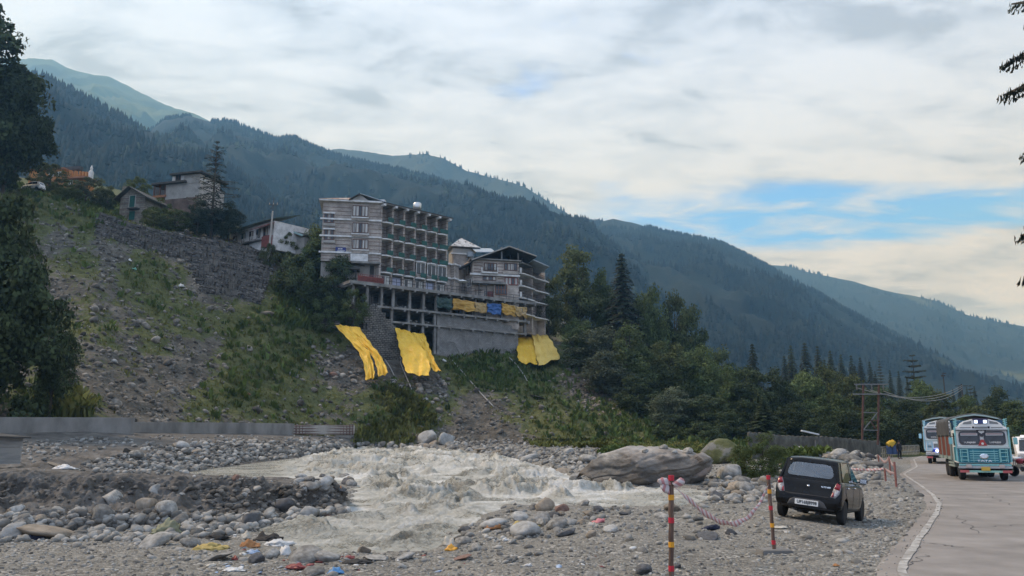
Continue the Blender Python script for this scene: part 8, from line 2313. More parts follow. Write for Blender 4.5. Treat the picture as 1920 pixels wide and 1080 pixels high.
# ---- the decorated trucks
def make_truck(label, loc, rotz, sc, teal, white, front, lamps_on=None, words=('PUNJABI', 'EXPRESS'), grille_word='TATA', cargo=True, zone='teal', roof_word=None):
 """local: front towards -Y, origin on the ground under the front bumper"""
 t = thing('painted_truck', label, 'truck', loc, rotz, 'trucks coming down the road'); t.scale = (sc, sc, sc)
 W2 = 1.14
 B = lambda name, m, parent=t, bev=0.0: (lambda mb: mb.build(name, m, parent, bevel=bev, local=True))
 def bx(name, m, *a, parent=t, bev=0.0):
  mb = MB(); mb.bx(*a); return mb.build(name, m, parent, bevel=bev, local=True)
 # chassis, axles, wheels
 bx('chassis', BLACKP, -.45, .45, .3, 7.4, .55, .8)
 for s in (-1, 1):
  wheel(t, s * .93, 1.05, .5, .27, s)
  for y in (5.0, 6.15):
   wheel(t, s * .93, y, .5, .27, s); wheel(t, s * .62, y, .5, .25, s)
 bx('front_axle', BLACKP, -.8, .8, .95, 1.15, .42, .58); bx('rear_axle', BLACKP, -.8, .8, 4.9, 5.1, .42, .58)
 # cab
 mb = MB()
 mb.prism([(W2, .12, .85), (W2, .12, 1.62), (W2 - .02, .2, 2.5), (W2 - .02, 1.75, 2.5), (W2, 1.75, .85)], (-2 * W2, 0, 0))
 cab = mb.build('cab', white, t, bevel=0.03, local=True)
 # lower front panel and grille
 fp = bx('front_panel', front, -W2 + .03, W2 - .03, .07, .13, .88, 1.58)
 for i in range(5):
  bx('grille_bar', teal if zone == 'teal' else white, -.62, .62, .045, .075, .98 + i * .11, 1.02 + i * .11, parent=fp)
 for x in (-.95, -.68, -.46, .46, .68, .95): bx('trim_bar', teal, x - .012, x + .012, .045, .072, .92, 1.52, parent=fp)
 bx('belt', mat('pale_green_trim', (0.36, 0.45, 0.42), rough=0.5), -W2 - .02, W2 + .02, .05, .2, 1.585, 1.68)
 bx('belt_trim', STEEL, -W2 - .03, W2 + .03, .04, .06, 1.615, 1.64)
 mb = MB(); mb.lathe([(.17, 0), (.17, .03), (.12, .045)], 20, Matrix.Translation((0, .05, 1.2)) @ Matrix.Rotation(R(90), 4, 'X') @ Matrix.Diagonal((1.15, .75, 1, 1))); mb.build('emblem', CHROME, fp, local=True)
 text(grille_word, 0.17, CHROME, fp, Matrix.Translation((0, .045, .97)) @ Matrix.Rotation(R(90), 4, 'X') @ Matrix.Diagonal((1.5, .8, 1, 1)), bold=0.004)
 # windscreens with rounded frames
 tilt = Matrix.Translation((0, .105, 0))
 for s in (-1, 1):
  o_ = rrect(s * .56 - .47, s * .56 + .47, 1.76, 2.43, .17, 5); i_ = rrect(s * .56 - .41, s * .56 + .41, 1.82, 2.37, .13, 5)
  ys = lambda z: .12 + (z - 1.62) * .09 - .03
  n = len(o_)
  mb = MB(); vs = [(x, ys(z), z) for x, z in o_] + [(x, ys(z) - .025, z) for x, z in o_] + [(x, ys(z) - .025, z) for x, z in i_] + [(x, ys(z) + .02, z) for x, z in i_]
  fs = [(k * n + i, k * n + (i + 1) % n, (k + 1) * n + (i + 1) % n, (k + 1) * n + i) for k in range(3) for i in range(n)]
  mb.add(vs, fs); fr = mb.build('windscreen_frame', mat('dark_trim_paint', (0.05, 0.05, 0.06), rough=0.5), t, local=True)
  mb = MB(); mb.prism([(x, ys(z) + .002, z) for x, z in i_], (0, .03, 0)); mb.build('windscreen', CARGLASS, t, local=True)
  bx('sun_strip', mat('white_sun_strip', (0.5, 0.49, 0.48), rough=0.6), s * .56 - .38, s * .56 + .38, ys(2.29) - .012, ys(2.29) - .002, 2.22, 2.355)
  bx('sun_strip_line', mat('red_sun_strip', (0.3, 0.08, 0.08), rough=0.6), s * .56 - .34, s * .56 + .34, ys(2.30) - .018, ys(2.30) - .0125, 2.28, 2.315)
  text(words[0] if s < 0 else words[1], 0.125, WHITEP, t, Matrix.Translation((s * .56, ys(1.87) - .004, 1.875)) @ Matrix.Rotation(R(90), 4, 'X') @ Matrix.Diagonal((1.1, .9, 1, 1)), bold=0.004)
  mb = MB(); mb.beam((s * .56 - .3, ys(1.85) - .02, 1.83), (s * .56 + .1, ys(2.2) - .02, 2.2), .015, .015); mb.build('wiper', BLACKP, t, local=True)
  # side window, door, mirror, grab rail
  bx('side_window', CARGLASS, s * W2 - .02, s * W2 + .01, .5, 1.35, 1.72, 2.35)
  bx('door', front if zone == 'teal' else white, s * W2 - .01, s * W2 + .015, .4, 1.5, .95, 1.65)
  mb = MB(); mb.tube([(s * (W2 + .03), .1, .92), (s * (W2 + .04), .1, 2.62)], .045, 6); mb.build('corner_post', teal, t, local=True)
  mb = MB(); mb.tube([(s * (W2 + .02), .1, 2.2), (s * (W2 + .28), .0, 2.15), (s * (W2 + .28), .0, 1.85)], .02, 5); ma = mb.build('mirror_arm', BLACKP, t, local=True)
  bx('mirror', teal, s * (W2 + .28) - .09, s * (W2 + .28) + .09, -.04, .02, 1.78, 2.12, parent=ma, bev=0.02)
  # little ladder on the front
  mb = MB()
  for x in (.72, 1.02): mb.tube([(s * x, .03, .92), (s * x, .03, 1.56)], .022, 5)
  for z in (1.0, 1.18, 1.38, 1.53): mb.tube([(s * .68, .03, z), (s * 1.06, .03, z)], .022, 5)
  mb.build('step_ladder', teal, t, local=True)
  hl = bx('headlight', mat('truck_headlight', (0.42, 0.36, 0.34), rough=0.2), s * .72 - .13, s * .72 + .13, -.13, -.05, .62, .8, bev=0.03)
  bx('reflector_board', mat('red_reflector', (0.4, 0.1, 0.1), rough=0.5), s * .93 - .2, s * .93 + .2, -.09, -.05, .40, .52)
 # centre pillar: heart and red triangle
 yc = .105
 mb = MB(); mb.prism([(-.2, yc, 1.72), (.2, yc, 1.72), (.06, yc + .02, 2.02), (-.06, yc + .02, 2.02)], (0, -.03, 0)); mb.build('triangle_board', mat('red_board', (0.33, 0.05, 0.05), rough=0.6) if zone == 'teal' else mat('blue_board', (0.06, 0.06, 0.22), rough=0.6), t, local=True)
 mb = MB(); mb.lathe([(.06, 0), (.06, .015)], 14, Matrix.Translation((0, yc - .03, 1.82)) @ Matrix.Rotation(R(90), 4, 'X')); mb.build('round_badge', WHITEP, t, local=True)
 mb = MB(); mb.prism([(-.24, yc + .03, 2.5), (.24, yc + .03, 2.5), (.05, yc + .02, 2.16), (-.05, yc + .02, 2.16)], (0, -.03, 0)); mb.build('heart_board', mat('dark_trim_paint', (0.05, 0.05, 0.06)), t, local=True)
 mb = MB(); hp = [(.14 * (math.sin(a) ** 3), yc - .003, 2.4 + .01 * (13 * math.cos(a) - 5 * math.cos(2 * a) - 2 * math.cos(3 * a) - math.cos(4 * a)) * .62) for a in np.linspace(0, 2 * math.pi, 24)[:-1]]
 mb.prism(hp, (0, -.012, 0)); mb.build('heart', WHITEP, t, local=True)
 # arched name board over the windscreens
 arch = [(-W2 - .02, 2.5), (W2 + .02, 2.5), (W2 - .02, 2.62), (W2 - .18, 2.7), (W2 - .24, 2.82), (W2 - .42, 2.93), (.36, 3.04), (-.36, 3.04), (-W2 + .42, 2.93), (-W2 + .24, 2.82), (-W2 + .18, 2.7), (-W2 + .02, 2.62)]
 mb = MB(); mb.prism([(x, .12, z) for x, z in arch], (0, .5, 0)); ar = mb.build('name_board', white, t, bevel=0.02, local=True)
 bx('visor_edge', mat('dark_trim_paint', (0.05, 0.05, 0.06)), -W2, W2, .03, .12, 2.47, 2.5)
 for s in (-1, 1):
  mb = MB(); mb.prism([(s * .4, .118, 2.8), (s * .8, .118, 2.78), (s * .74, .118, 2.88), (s * .4, .118, 2.95)], (0, -.012, 0)); mb.build('board_window', mat('pale_grey_board', (0.2, 0.21, 0.21), rough=0.5), ar, local=True)
  bx('marker_lamp', BLACKP, s * .34 - .045, s * .34 + .045, .09, .118, 2.58, 2.67, parent=ar)
  bx('board_line', mat('pale_grey_board', (0.2, 0.21, 0.21)), min(s * .45, s * .95), max(s * .45, s * .95), .105, .119, 2.6, 2.64, parent=ar)
  # fretted finials beside the board
  mb = MB(); mb.tube([(s * (W2 - .02), .3, 2.62), (s * (W2 - .06), .3, 3.05)], .03, 5)
  for k in range(4): mb.tube([(s * (W2 - .12), .3, 2.72 + .09 * k), (s * (W2 + .06), .3, 2.77 + .09 * k)], .022, 4)
  mb.build('finial', teal, t, local=True)
 bx('word_plate', mat('pale_grey_board', (0.2, 0.21, 0.21)), -.27, .27, .1, .119, 2.57, 2.66, parent=ar)
 if zone == 'teal':
  bx('lamp_box', mat('lamp_box_blue', (0.05, 0.07, 0.2), rough=0.4), -.3, .3, .06, .12, 2.8, 3.06, parent=ar)
  for x in (-.2, .0, .2): bx('roof_lamp', mat('lit_roof_lamp', (0.7, 0.75, 0.8), emit=((0.75, 0.9, 1.0), 1.6)) if x else mat('lamp_box_blue', (0.05, 0.07, 0.2)), x - .07, x + .07, .045, .062, 2.83, 2.98, parent=ar)
  bx('name_plate', mat('dark_name_plate', (0.06, 0.05, 0.09)), -.34, .34, .05, .12, 3.0, 3.075, parent=ar)
 else:
  for k, c in enumerate((0.42, 0.05, 0.42, 0.42)):
   bx('red_stripe', mat('red_board', (0.33, 0.05, 0.05)), -.02 + k * .13, .06 + k * .13, .1, .119, 2.62, 2.82, parent=ar)
 # bumper
 bp_ = bx('bumper', mat('grey_bumper', (0.33, 0.345, 0.36), rough=0.45), -W2 - .03, W2 + .03, -.08, .1, .6, .72, bev=0.02)
 bx('bumper_rail', teal if zone == 'teal' else mat('white_rail', (0.6, 0.6, 0.6)), -W2, W2, -.06, .06, .74, .82)
 bx('lower_bar', mat('mint_bar', (0.28, 0.5, 0.42), rough=0.5) if zone == 'teal' else BLACKP, -W2 + .1, W2 - .1, -.04, .03, .41, .51)
 bx('number_plate', mat('yellow_plate', (0.5, 0.33, 0.06), rough=0.5) if zone == 'teal' else mat('brown_plate', (0.2, 0.11, 0.08)), -.19, .19, -.12, -.085, .5, .68)
 if lamps_on:
  for s in (-1, 1):
   mb = MB(); mb.lathe([(.1, 0), (.1, .04), (.05, .06)], 14, Matrix.Translation((s * .42, -.0, .92)) @ Matrix.Rotation(R(90), 4, 'X')); mb.build('lit_lamp', mat('lit_blue_lamp', (0.2, 0.2, 0.9), emit=((0.25, 0.28, 1.0), 9.0)), t, local=True)
  bx('lamp_panel', mat('lamp_panel_blue', (0.03, 0.05, 0.2), rough=0.4), -.75, .75, .03, .069, .84, 1.02)
  bx('lower_grille', mat('greyish_mesh', (0.16, 0.17, 0.165), rough=0.5), -.6, .7, .035, .069, 1.12, 1.42, parent=fp)
  for s in (-1, 1): bx('square_lamp', BLACKP, s * .9 - .14, s * .9 + .14, .03, .069, 1.14, 1.27, parent=fp)
 # load body: corrugated red sides, timber slats below, dark sheet above
 y0, y1 = 1.95, 7.6
 bx('load_floor', mat('worn_green_paint', (0.25, 0.29, 0.26), rough=0.7), -1.2, 1.2, y0, y1, .98, 1.16)
 RD = mat('red_brown_truck_side', [(0.3, (0.16, 0.052, 0.034)), (0.7, (0.25, 0.085, 0.055))], 2, 0.7)
 for s in (-1, 1):
  mb = MB(); mb.bx(min(s * 1.14, s * 1.2), max(s * 1.14, s * 1.2), y0, y1, 1.165, 2.25)
  for k in range(28): mb.bx(min(s * 1.195, s * 1.225), max(s * 1.195, s * 1.225), y0 + .05 + k * .2, y0 + .15 + k * .2, 1.18, 2.22)
  mb.build('side_board', RD, t, local=True)
  for z in (.62, .78, .93):
   bx('side_guard', mat('worn_green_paint', (0.25, 0.29, 0.26)), min(s * 1.1, s * 1.14), max(s * 1.1, s * 1.14), 1.95, 4.35, z, z + .08)
  bx('tool_box', mat('worn_green_paint', (0.25, 0.29, 0.26)), min(s * .85, s * 1.09), max(s * .85, s * 1.09), 2.1, 4.2, .6, .95)
  for y in (y0, y0 + 1.9, y0 + 3.8, y1): bx('stake', mat('worn_green_paint', (0.25, 0.29, 0.26)), min(s * 1.2, s * 1.27), max(s * 1.2, s * 1.27), y - .05, y + .05, 1.0, 2.3)
  mb = MB()
  for k in range(5): mb.tube([(s * 1.1, 1.82, 1.3 + .3 * k), (s * .7, 1.84, 1.5 + .3 * k)], .03, 4)
  mb.tube([(s * 1.15, 1.82, .9), (s * 1.15, 1.82, 2.9)], .045, 5)
  mb.build('headboard_rack', mat('worn_green_paint', (0.25, 0.29, 0.26)), t, local=True)
 bx('head_board', mat('dark_blue_headboard', (0.035, 0.10, 0.16), rough=0.6), -1.16, 1.16, 1.86, 1.95, 1.2, 3.0)
 # tarpaulin: sides hang in folds, the top bellies
 nu, nv = 40, 34
 V = np.zeros((nv, nu, 3))
 for j in range(nv):
  f = j / (nv - 1)
  # across: from the left hem over the top to the right hem
  if f < 0.25: x, z = -1.235, 2.2 + (f / 0.25) * .85
  elif f > 0.75: x, z = 1.235, 2.2 + ((1 - f) / 0.25) * .85
  else:
   q = (f - 0.25) / 0.5; x = -1.235 + 2.47 * q; z = 3.05 + .26 * math.sin(math.pi * q)
  for i in range(nu):
   y = y0 - .12 + (y1 - y0 + .2) * i / (nu - 1)
   V[j, i] = (x * (1 + .02 * math.sin(i * 2.1)), y, z + .05 * math.sin(i * .7) * (1 if 0.2 < f < 0.8 else 0.4))
 o = link('tarpaulin', npmesh('tarpaulin', V.reshape(-1, 3), grid_faces(nv, nu), mat('dark_truck_sheet', [(0.3, (0.045, 0.045, 0.047)), (0.7, (0.1, 0.1, 0.1))], 1.5, 0.7, 0.2, 8), True), t)
 sm = o.modifiers.new('thickness', 'SOLIDIFY'); sm.thickness = 0.02
 mb = MB()
 mb.prism([(x, y0 - .16, z) for x, z in [(-1.25, 3.0), (-1.0, 3.14), (-.5, 3.27), (0, 3.33), (.5, 3.27), (1.0, 3.14), (1.25, 3.0), (1.0, 3.08), (.5, 3.2), (0, 3.26), (-.5, 3.2), (-1.0, 3.08)]], (0, .1, 0)); mb.build('sheet_hem', mat('pale_green_trim', (0.36, 0.45, 0.42)), t, local=True)
 # things painted in the roof gap
 bx('roof_rack', mat('dark_blue_headboard', (0.035, 0.10, 0.16)), -W2 + .1, W2 - .1, .5, 1.8, 2.503, 2.98)
 return t
TEAL = mat('teal_gloss_paint', (0.2, 0.43, 0.45), rough=0.4)
DTEAL = mat('deep_teal_paint', [(0.3, (0.012, 0.12, 0.165)), (0.7, (0.025, 0.19, 0.25))], 3, 0.4)
TWHITE = mat('cream_white_truck_paint', [(0.3, (0.66, 0.65, 0.62)), (0.7, (0.82, 0.81, 0.79))], 2, 0.45)
q = P(1850, 898, 40.2)
a1 = R(-22)
make_truck('teal and white painted truck with a red brown load body, nearest on the road', (q[0], 40.2, float(zroad(41)) + 0.006), a1, 0.985, TEAL, TWHITE, DTEAL)
q = P(1772, 868, 64)
make_truck('white and pale blue truck with two lit blue lamps behind the teal truck', (q[0], 64, float(zroad(65)) + 0.006), R(-27), 1.1, mat('pale_blue_paint_gloss', (0.32, 0.55, 0.66), rough=0.4), TWHITE, TWHITE, lamps_on=True, words=('INDIA', 'INDIA'), zone='white', grille_word='TATA')
# ---- white van at the right edge
def van():
 q = P(1922, 872, 60)
 t = thing('white_van', 'white van parked at the right edge behind a motorbike', 'van', (q[0] + .45, 60, 0.9), R(-30))
 t.scale = (1, 1, 1)
 mb = MB(); mb.prism([(.85, 0, .5), (.85, -.25, .95), (.82, .0, 1.15), (.74, .75, 2.0), (.72, 1.2, 2.2), (.72, 4.6, 2.2), (.85, 4.7, .5)], (-1.62, 0, 0)); mb.build('body', TWHITE, t, 'auto', bevel=.05, local=True)
 mb = MB(); mb.prism([(.72, -.02, 1.18), (.64, .68, 1.95), (-.56, .68, 1.95), (-.64, -.02, 1.18)], (0, -.05, .03)); mb.build('windscreen', CARGLASS, t, local=True)
 for s in (-1, 1):
  x = .04 + s * .78
  mb = MB(); mb.bx(x - .04, x + .04, .9, 2.0, 1.25, 1.85); mb.bx(x - .04, x + .04, 2.2, 4.2, 1.25, 1.85); mb.build('side_window', CARGLASS, t, local=True)
  mb = MB(); mb.bx(.04 + s * .55 - .14, .04 + s * .55 + .14, -.27, -.2, .8, .98); mb.build('headlight', CLEARLENS, t, bevel=.02, local=True)
  for y in (.7, 3.9): wheel(t, .04 + s * .7, y, .32, .2, s)
 mb = MB(); mb.bx(-.78, .86, -.32, -.2, .45, .66); mb.build('bumper', mat('grey_bumper', (0.33, 0.345, 0.36)), t, bevel=.03, local=True)
 mb = MB(); mb.prism([(.6, .7, 2.1), (.5, .9, 2.32), (-.42, .9, 2.32), (-.52, .7, 2.1)], (0, .5, 0)); mb.build('roof_board', TWHITE, t, local=True)
 t.location.z = -0.1
van()
def motorbike(x, y, Y, rz, m, lab):
 q = P(x, y, Y)
 t = thing('motorbike', lab, 'motorbike', (q[0], Y, float(zroad(Y)) + 0.01), rz, 'motorbikes at the right roadside')
 for yy in (-.65, .65):
  e = thing('wheel', None, None, (0, yy, .3)); e.parent = t
  Mx = Matrix.Rotation(R(90), 4, 'Y')
  mb = MB(); mb.lathe([(.24, -.05), (.29, -.05), (.3, 0), (.29, .05), (.24, .05), (.24, -.05)], 20, Mx); mb.build('tyre', RUBBER, e, local=True)
  mb = MB()
  for k in range(8):
   a = k * math.pi / 4; mb.tube([(0, 0, 0), (0, .24 * math.cos(a), .24 * math.sin(a))], .012, 4)
  mb.lathe([(.06, -.08), (.06, .08)], 10, Mx); mb.build('rim', CHROME, e, local=True)
 mb = MB(); mb.tube([(0, -.65, .3), (0, -.1, .35), (0, .15, .3)], .03, 6); mb.tube([(0, -.65, .3), (0, -.45, .75), (0, .3, .72)], .025, 6); mb.build('frame', DARKM, t, local=True)
 mb = MB(); mb.bx(-.13, .13, -.15, .2, .28, .55); mb.build('engine', STEEL, t, bevel=.05, local=True)
 mb = MB(); mb.lathe([(.05, -.28), (.15, -.1), (.15, .12), (.08, .25)], 12, Matrix.Translation((0, .2, .82)) @ Matrix.Rotation(R(-90), 4, 'X')); mb.build('fuel_tank', m, t, 'all', local=True)
 mb = MB(); mb.bx(-.13, .13, -.7, -.02, .76, .86); mb.build('seat', BLACKP, t, bevel=.04, local=True)
 mb = MB();
 for s in (-1, 1): mb.tube([(s * .07, .65, .3), (s * .07, .5, .95)], .025, 6)
 mb.tube([(-.33, .38, 1.02), (-.1, .5, .98), (.1, .5, .98), (.33, .38, 1.02)], .02, 6); mb.build('fork', CHROME, t, local=True)
 mb = MB(); mb.lathe([(.03, -.06), (.1, .02), (.1, .06)], 12, Matrix.Translation((0, .6, .88)) @ Matrix.Rotation(R(-90), 4, 'X')); mb.build('headlight', CLEARLENS, t, local=True)
 mb = MB(); mb.prism([(0.06, -.95, .62), (.06, -.4, .66), (.06, -.4, .72), (.06, -.95, .70)], (-.12, 0, 0)); mb.build('mudguard', m, t, local=True)
 mb = MB(); mb.tube([(.16, .1, .3), (.17, -.5, .32), (.17, -.85, .38)], .04, 6); mb.build('exhaust', CHROME, t, local=True)
motorbike(1923, 893, 44, R(20), mat('red_bike_paint', (0.4, 0.06, 0.07), rough=0.35), 'red motorbike at the right edge beside the teal truck')
motorbike(1914, 884, 48, R(45), mat('white_bike_paint', (0.55, 0.55, 0.53), rough=0.35), 'white motorbike parked behind the red one at the right edge')
# ------------------------------------------------------------------ posts, tape and roadside things
def post(x, ybase, ytop, Y, lab, base=True, lean=0.0, bands=True, r=0.035, red=False):
 b = PV(x, ybase, Y); z = down(b.x, b.y)
 zz = z if base else b.z
 h = PV(x, ytop, Y).z - zz
 t = thing('barrier_post', lab, 'post', (b.x, b.y, zz), 0, 'striped barrier posts')
 WD = mat('weathered_post_wood', [(0.3, (0.06, 0.035, 0.025)), (0.55, (0.12, 0.075, 0.055)), (0.75, (0.24, 0.2, 0.17))], 7, 0.8, 0.4, 20, stretch=(2, 2, 0.35), bdist=0.01)
 mb = MB(); n = 12
 mb.tube([(lean * k / n + 0.004 * math.sin(k * 2.1), 0, 0.02 + (h - 0.02) * k / n) for k in range(n + 1)], [r * (1 + 0.06 * math.sin(k * 1.7)) for k in range(n + 1)], 10); mb.build('pole', mat('faded_red_post', [(0.3, (0.16, 0.06, 0.045)), (0.7, (0.28, 0.12, 0.095))], 5, 0.8) if red else WD, t, 'auto', local=True)
 if bands:
  for k, (f, c) in enumerate(((0.985, 'r'), (0.80, 'y'), (0.585, 'r'), (0.36, 'y'), (0.14, 'r'))):
   mb = MB(); mb.tube([(lean * f, 0, h * f - 0.035), (lean * f, 0, h * f + 0.035)], r * 1.13, 10); mb.build('reflective_band', mat('red_tape_band', (0.42, 0.02, 0.035), rough=0.5) if c == 'r' else mat('yellow_tape_band', (0.6, 0.27, 0.02), rough=0.5), t, 'auto', local=True)
 if base:
  mb = MB(); mb.prism([(-.26, -.22, -.08), (.26, -.22, -.08), (.26, .22, -.08), (-.26, .22, -.08)], (0, 0, 0.15)); mb.build('concrete_base', CONCD, t, bevel=0.015, local=True)
 return Vector((b.x + lean * 0.95, b.y, zz + h * 0.97))
TAPE = mat('red_white_tape', (0.6, 0.57, 0.56), rough=0.5)
def tape_mat():
 m = bpy.data.materials.new('barrier_tape'); m.use_nodes = True
 nt = m.node_tree; n, l = nt.nodes, nt.links
 b = n['Principled BSDF']; b.inputs['Roughness'].default_value = 0.5
 at = n.new('ShaderNodeAttribute'); at.attribute_name = 'run'
 fr = n.new('ShaderNodeMath'); fr.operation = 'FRACT'; l.new(at.outputs['Fac'], fr.inputs[0])
 gt = n.new('ShaderNodeMath'); gt.operation = 'GREATER_THAN'; gt.inputs[1].default_value = 0.55; l.new(fr.outputs[0], gt.inputs[0])
 mx = n.new('ShaderNodeMix'); mx.data_type = 'RGBA'; l.new(gt.outputs[0], mx.inputs[0]); mx.inputs[6].default_value = (0.6, 0.54, 0.53, 1); mx.inputs[7].default_value = (0.5, 0.24, 0.24, 1)
 l.new(mx.outputs[2], b.inputs['Base Color'])
 tr = n.new('ShaderNodeBsdfTranslucent'); l.new(mx.outputs[2], tr.inputs[0]); ms = n.new('ShaderNodeMixShader'); ms.inputs[0].default_value = 0.3
 l.new(b.outputs[0], ms.inputs[1]); l.new(tr.outputs[0], ms.inputs[2]); l.new(ms.outputs[0], n['Material Output'].inputs[0])
 return m
TAPEM = tape_mat()
def tape(a, b, sag, lab, w=0.075, n=60, skew=0.55):
 V = np.zeros((n, 3, 3)); run = np.zeros((n, 3))
 Lh = (b - a).length
 for i in range(n):
  f = i / (n - 1)
  # the slack hangs nearer one end
  g = f ** (math.log(0.5) / math.log(skew))
  p = a.lerp(b, f) - Vector((0, 0, sag * 4 * g * (1 - g)))
  tw = 0.55 * math.sin(f * 9 + 1) + 0.35 * math.sin(f * 23)
  ww = w * (0.5 + 0.5 * math.sin(math.pi * f) ** 0.5)
  for j in range(3):
   o = (j - 1) * ww / 2
   V[i, j] = (p.x, p.y + math.sin(tw) * o, p.z + math.cos(tw) * o + 0.012 * math.sin(f * 40 + j))
   run[i, j] = f * Lh / 0.16 + 0.3 * j
 o0 = V[0, 1].copy()
 o = link('barrier_tape', npmesh('barrier_tape', V.reshape(-1, 3) - o0, grid_faces(n, 3), TAPEM, True, {'run': run.ravel()})); o.location = tuple(o0)
 sm = o.modifiers.new('thickness', 'SOLIDIFY'); sm.thickness = 0.002
 return tag(o, lab, 'barrier tape', 'red and white barrier tapes')
t1 = post(1258, 1074, 893, 11.15, 'nearest striped wooden post standing on a concrete block', lean=0.05)
t2 = post(1451, 1018, 893, 14.45, 'second striped wooden post close to the tail light of the car', lean=-0.03, r=0.032)
tape(t1 - Vector((0, 0, 0.07)), t2 - Vector((0, 0, 0.09)), 0.60, 'slack red and white tape sagging between the two nearest posts', w=0.085, skew=0.56)
# the knot of tape on the nearest post
for k, (dx, dz, rr) in enumerate(((-0.10, 0.02, 0.4), (0.10, 0.01, -0.4), (-0.09, -0.07, 1.0))):
 V, Fc = ICO[3]; V = V * np.array([0.085, 0.03, 0.05]) * (1 + 0.5 * fbm(V * 2 + k, 3, k))[:, None]
 o = link('tape_knot', npmesh('tape_knot', V, Fc, TAPEM, True, {'run': V[:, 0] * 9 + V[:, 2] * 7})); o.location = t1 + Vector((dx, -0.03, -0.05 + dz)); o.rotation_euler = (0, rr, 0)
 tag(o, ['left bow of the tape knot on the nearest post', 'right bow of the tape knot on the nearest post', 'loose end of the tape knot on the nearest post'][k], 'tape knot', 'tape knot on the post')
pp = []
for (x, yb, yt, Y, lab) in ((1681, 914, 866, 31.2, 'nearest red post of the far row at the road edge'), (1661, 903, 878, 34.5, 'short red post in the rubble of the far row'), (1670, 892, 855, 41.0, 'middle red post of the far row'), (1649, 882, 852, 46.0, 'farthest red post of the far row by the railing')):
 pp.append(post(x, yb, yt, Y, lab, base=False, bands=False, r=0.04, red=True))
tape(pp[3], pp[2], 0.32, 'tape between the two farthest red posts', w=0.16)
tape(pp[2], pp[0], 0.22, 'tape between the middle and the nearest red post of the far row', w=0.14)
tape(PV(1585, 879, 36), pp[1] - Vector((0, 0, 0.0)), 0.05, 'straight white tape running from behind the car to the short red post', w=0.12)
tape(pp[1], pp[0] - Vector((0, 0, 0.4)), 0.05, 'low tape between the short and the nearest red post', w=0.12)
# railing beyond the red posts
def guard_rail():
 a, b = PV(1648, 858, 84), PV(1724, 851, 100)
 t = thing('roadside_railing', 'low dull metal railing with close uprights along the far road', 'railing', tuple(a))
 m = mat('dull_railing', [(0.3, (0.14, 0.135, 0.115)), (0.7, (0.26, 0.25, 0.22))], 3, 0.7, coord='W')
 n = 24; h = 1.05
 for i in range(n + 1):
  p = a.lerp(b, i / n); mb = MB(); mb.tube([p - Vector((0, 0, .2)), p + Vector((0, 0, h))], 0.06, 4); mb.build('upright', m, t)
 for k in (0.35, 1.0):
  mb = MB(); mb.beam(a + Vector((0, 0, h * k)), b + Vector((0, 0, h * k)), 0.08, 0.1); mb.build('rail', m, t)
guard_rail()
# old masonry wall behind the rubble
def old_wall():
 t = thing('old_stone_wall', 'old mossy masonry wall at the foot of the dark wood', 'wall', tuple(PV(1500, 840, 68)))
 pts = [(1403, 811, 60), (1425, 812, 61), (1470, 818, 64), (1535, 819, 68), (1590, 822, 73), (1622, 826, 77), (1650, 827, 82)]
 X = np.array(pts, float); r = random.Random(4)
 m = mat('mossy_masonry', [(0.3, (0.035, 0.034, 0.028)), (0.5, (0.075, 0.072, 0.06)), (0.7, (0.13, 0.128, 0.105))], 1.3, 0.95, 0.6, 6, coord='W', detail=9, bdist=0.05)
 n, k = 120, 9
 V = np.zeros((n, 2 * k, 3))
 for i, x in enumerate(np.linspace(1403, 1650, n)):
  Y = np.interp(x, X[:, 0], X[:, 2]); top = PV(x, np.interp(x, X[:, 0], X[:, 1]), Y)
  for j in range(k):
   f = j / (k - 1); z = -0.5 + (top.z + 0.5) * f
   V[i, j] = (top.x, top.y, z); V[i, 2 * k - 1 - j] = (top.x + 0.1, top.y + 0.6, z)
 q = V.reshape(-1, 3)
 q[:, 1] += 0.05 * fbm(q * np.array([1.2, 1.2, 2.0]), 4, 501); q[:, 2] += 0.10 * fbm(q * 0.9, 3, 502)
 o0 = np.array(t.location[:])
 ends = np.array([list(range(2 * k))[::-1], [(n - 1) * 2 * k + a for a in range(2 * k)]])
 link('masonry', npmesh('masonry', q - o0, [grid_faces(n, 2 * k), ends], m, True), t)
 for i, x in enumerate(np.arange(1408, 1648, 9.0)):
  Y = np.interp(x, X[:, 0], X[:, 2]); p = PV(x, np.interp(x, X[:, 0], X[:, 1]) + 1.0, Y) - t.location
  V2, F2 = rock_shape(800 + i, 2, 10, 0.5)
  o = link('coping_stone', npmesh('coping_stone', V2 * (0.16 + 0.08 * r.random()), F2, m, True), t); o.location = (p.x, p.y + 0.3, p.z + 0.03)
old_wall()
b0, b1 = PV(1502.5, 807.5, 66), PV(1535, 815, 67)
t = thing('street_lamp', 'pale tilted lamp arm over the old masonry wall', 'street lamp', tuple(PV(1536, 838, 67)))
mb = MB(); mb.beam(b0, b1, 0.2, 0.12); mb.build('lamp_arm', mat('pale_lamp', (0.6, 0.62, 0.62), rough=0.4), t, bevel=0.03)
mb = MB(); mb.tube([PV(1535.5, 842, 67), PV(1535.5, 812, 67)], 0.05, 6); mb.build('pole', DARKM, t)
mb = MB(); mb.tube([PV(1529, 842, 67), PV(1529, 826, 67)], 0.06, 6); mb.build('stub_post', CONC, t)
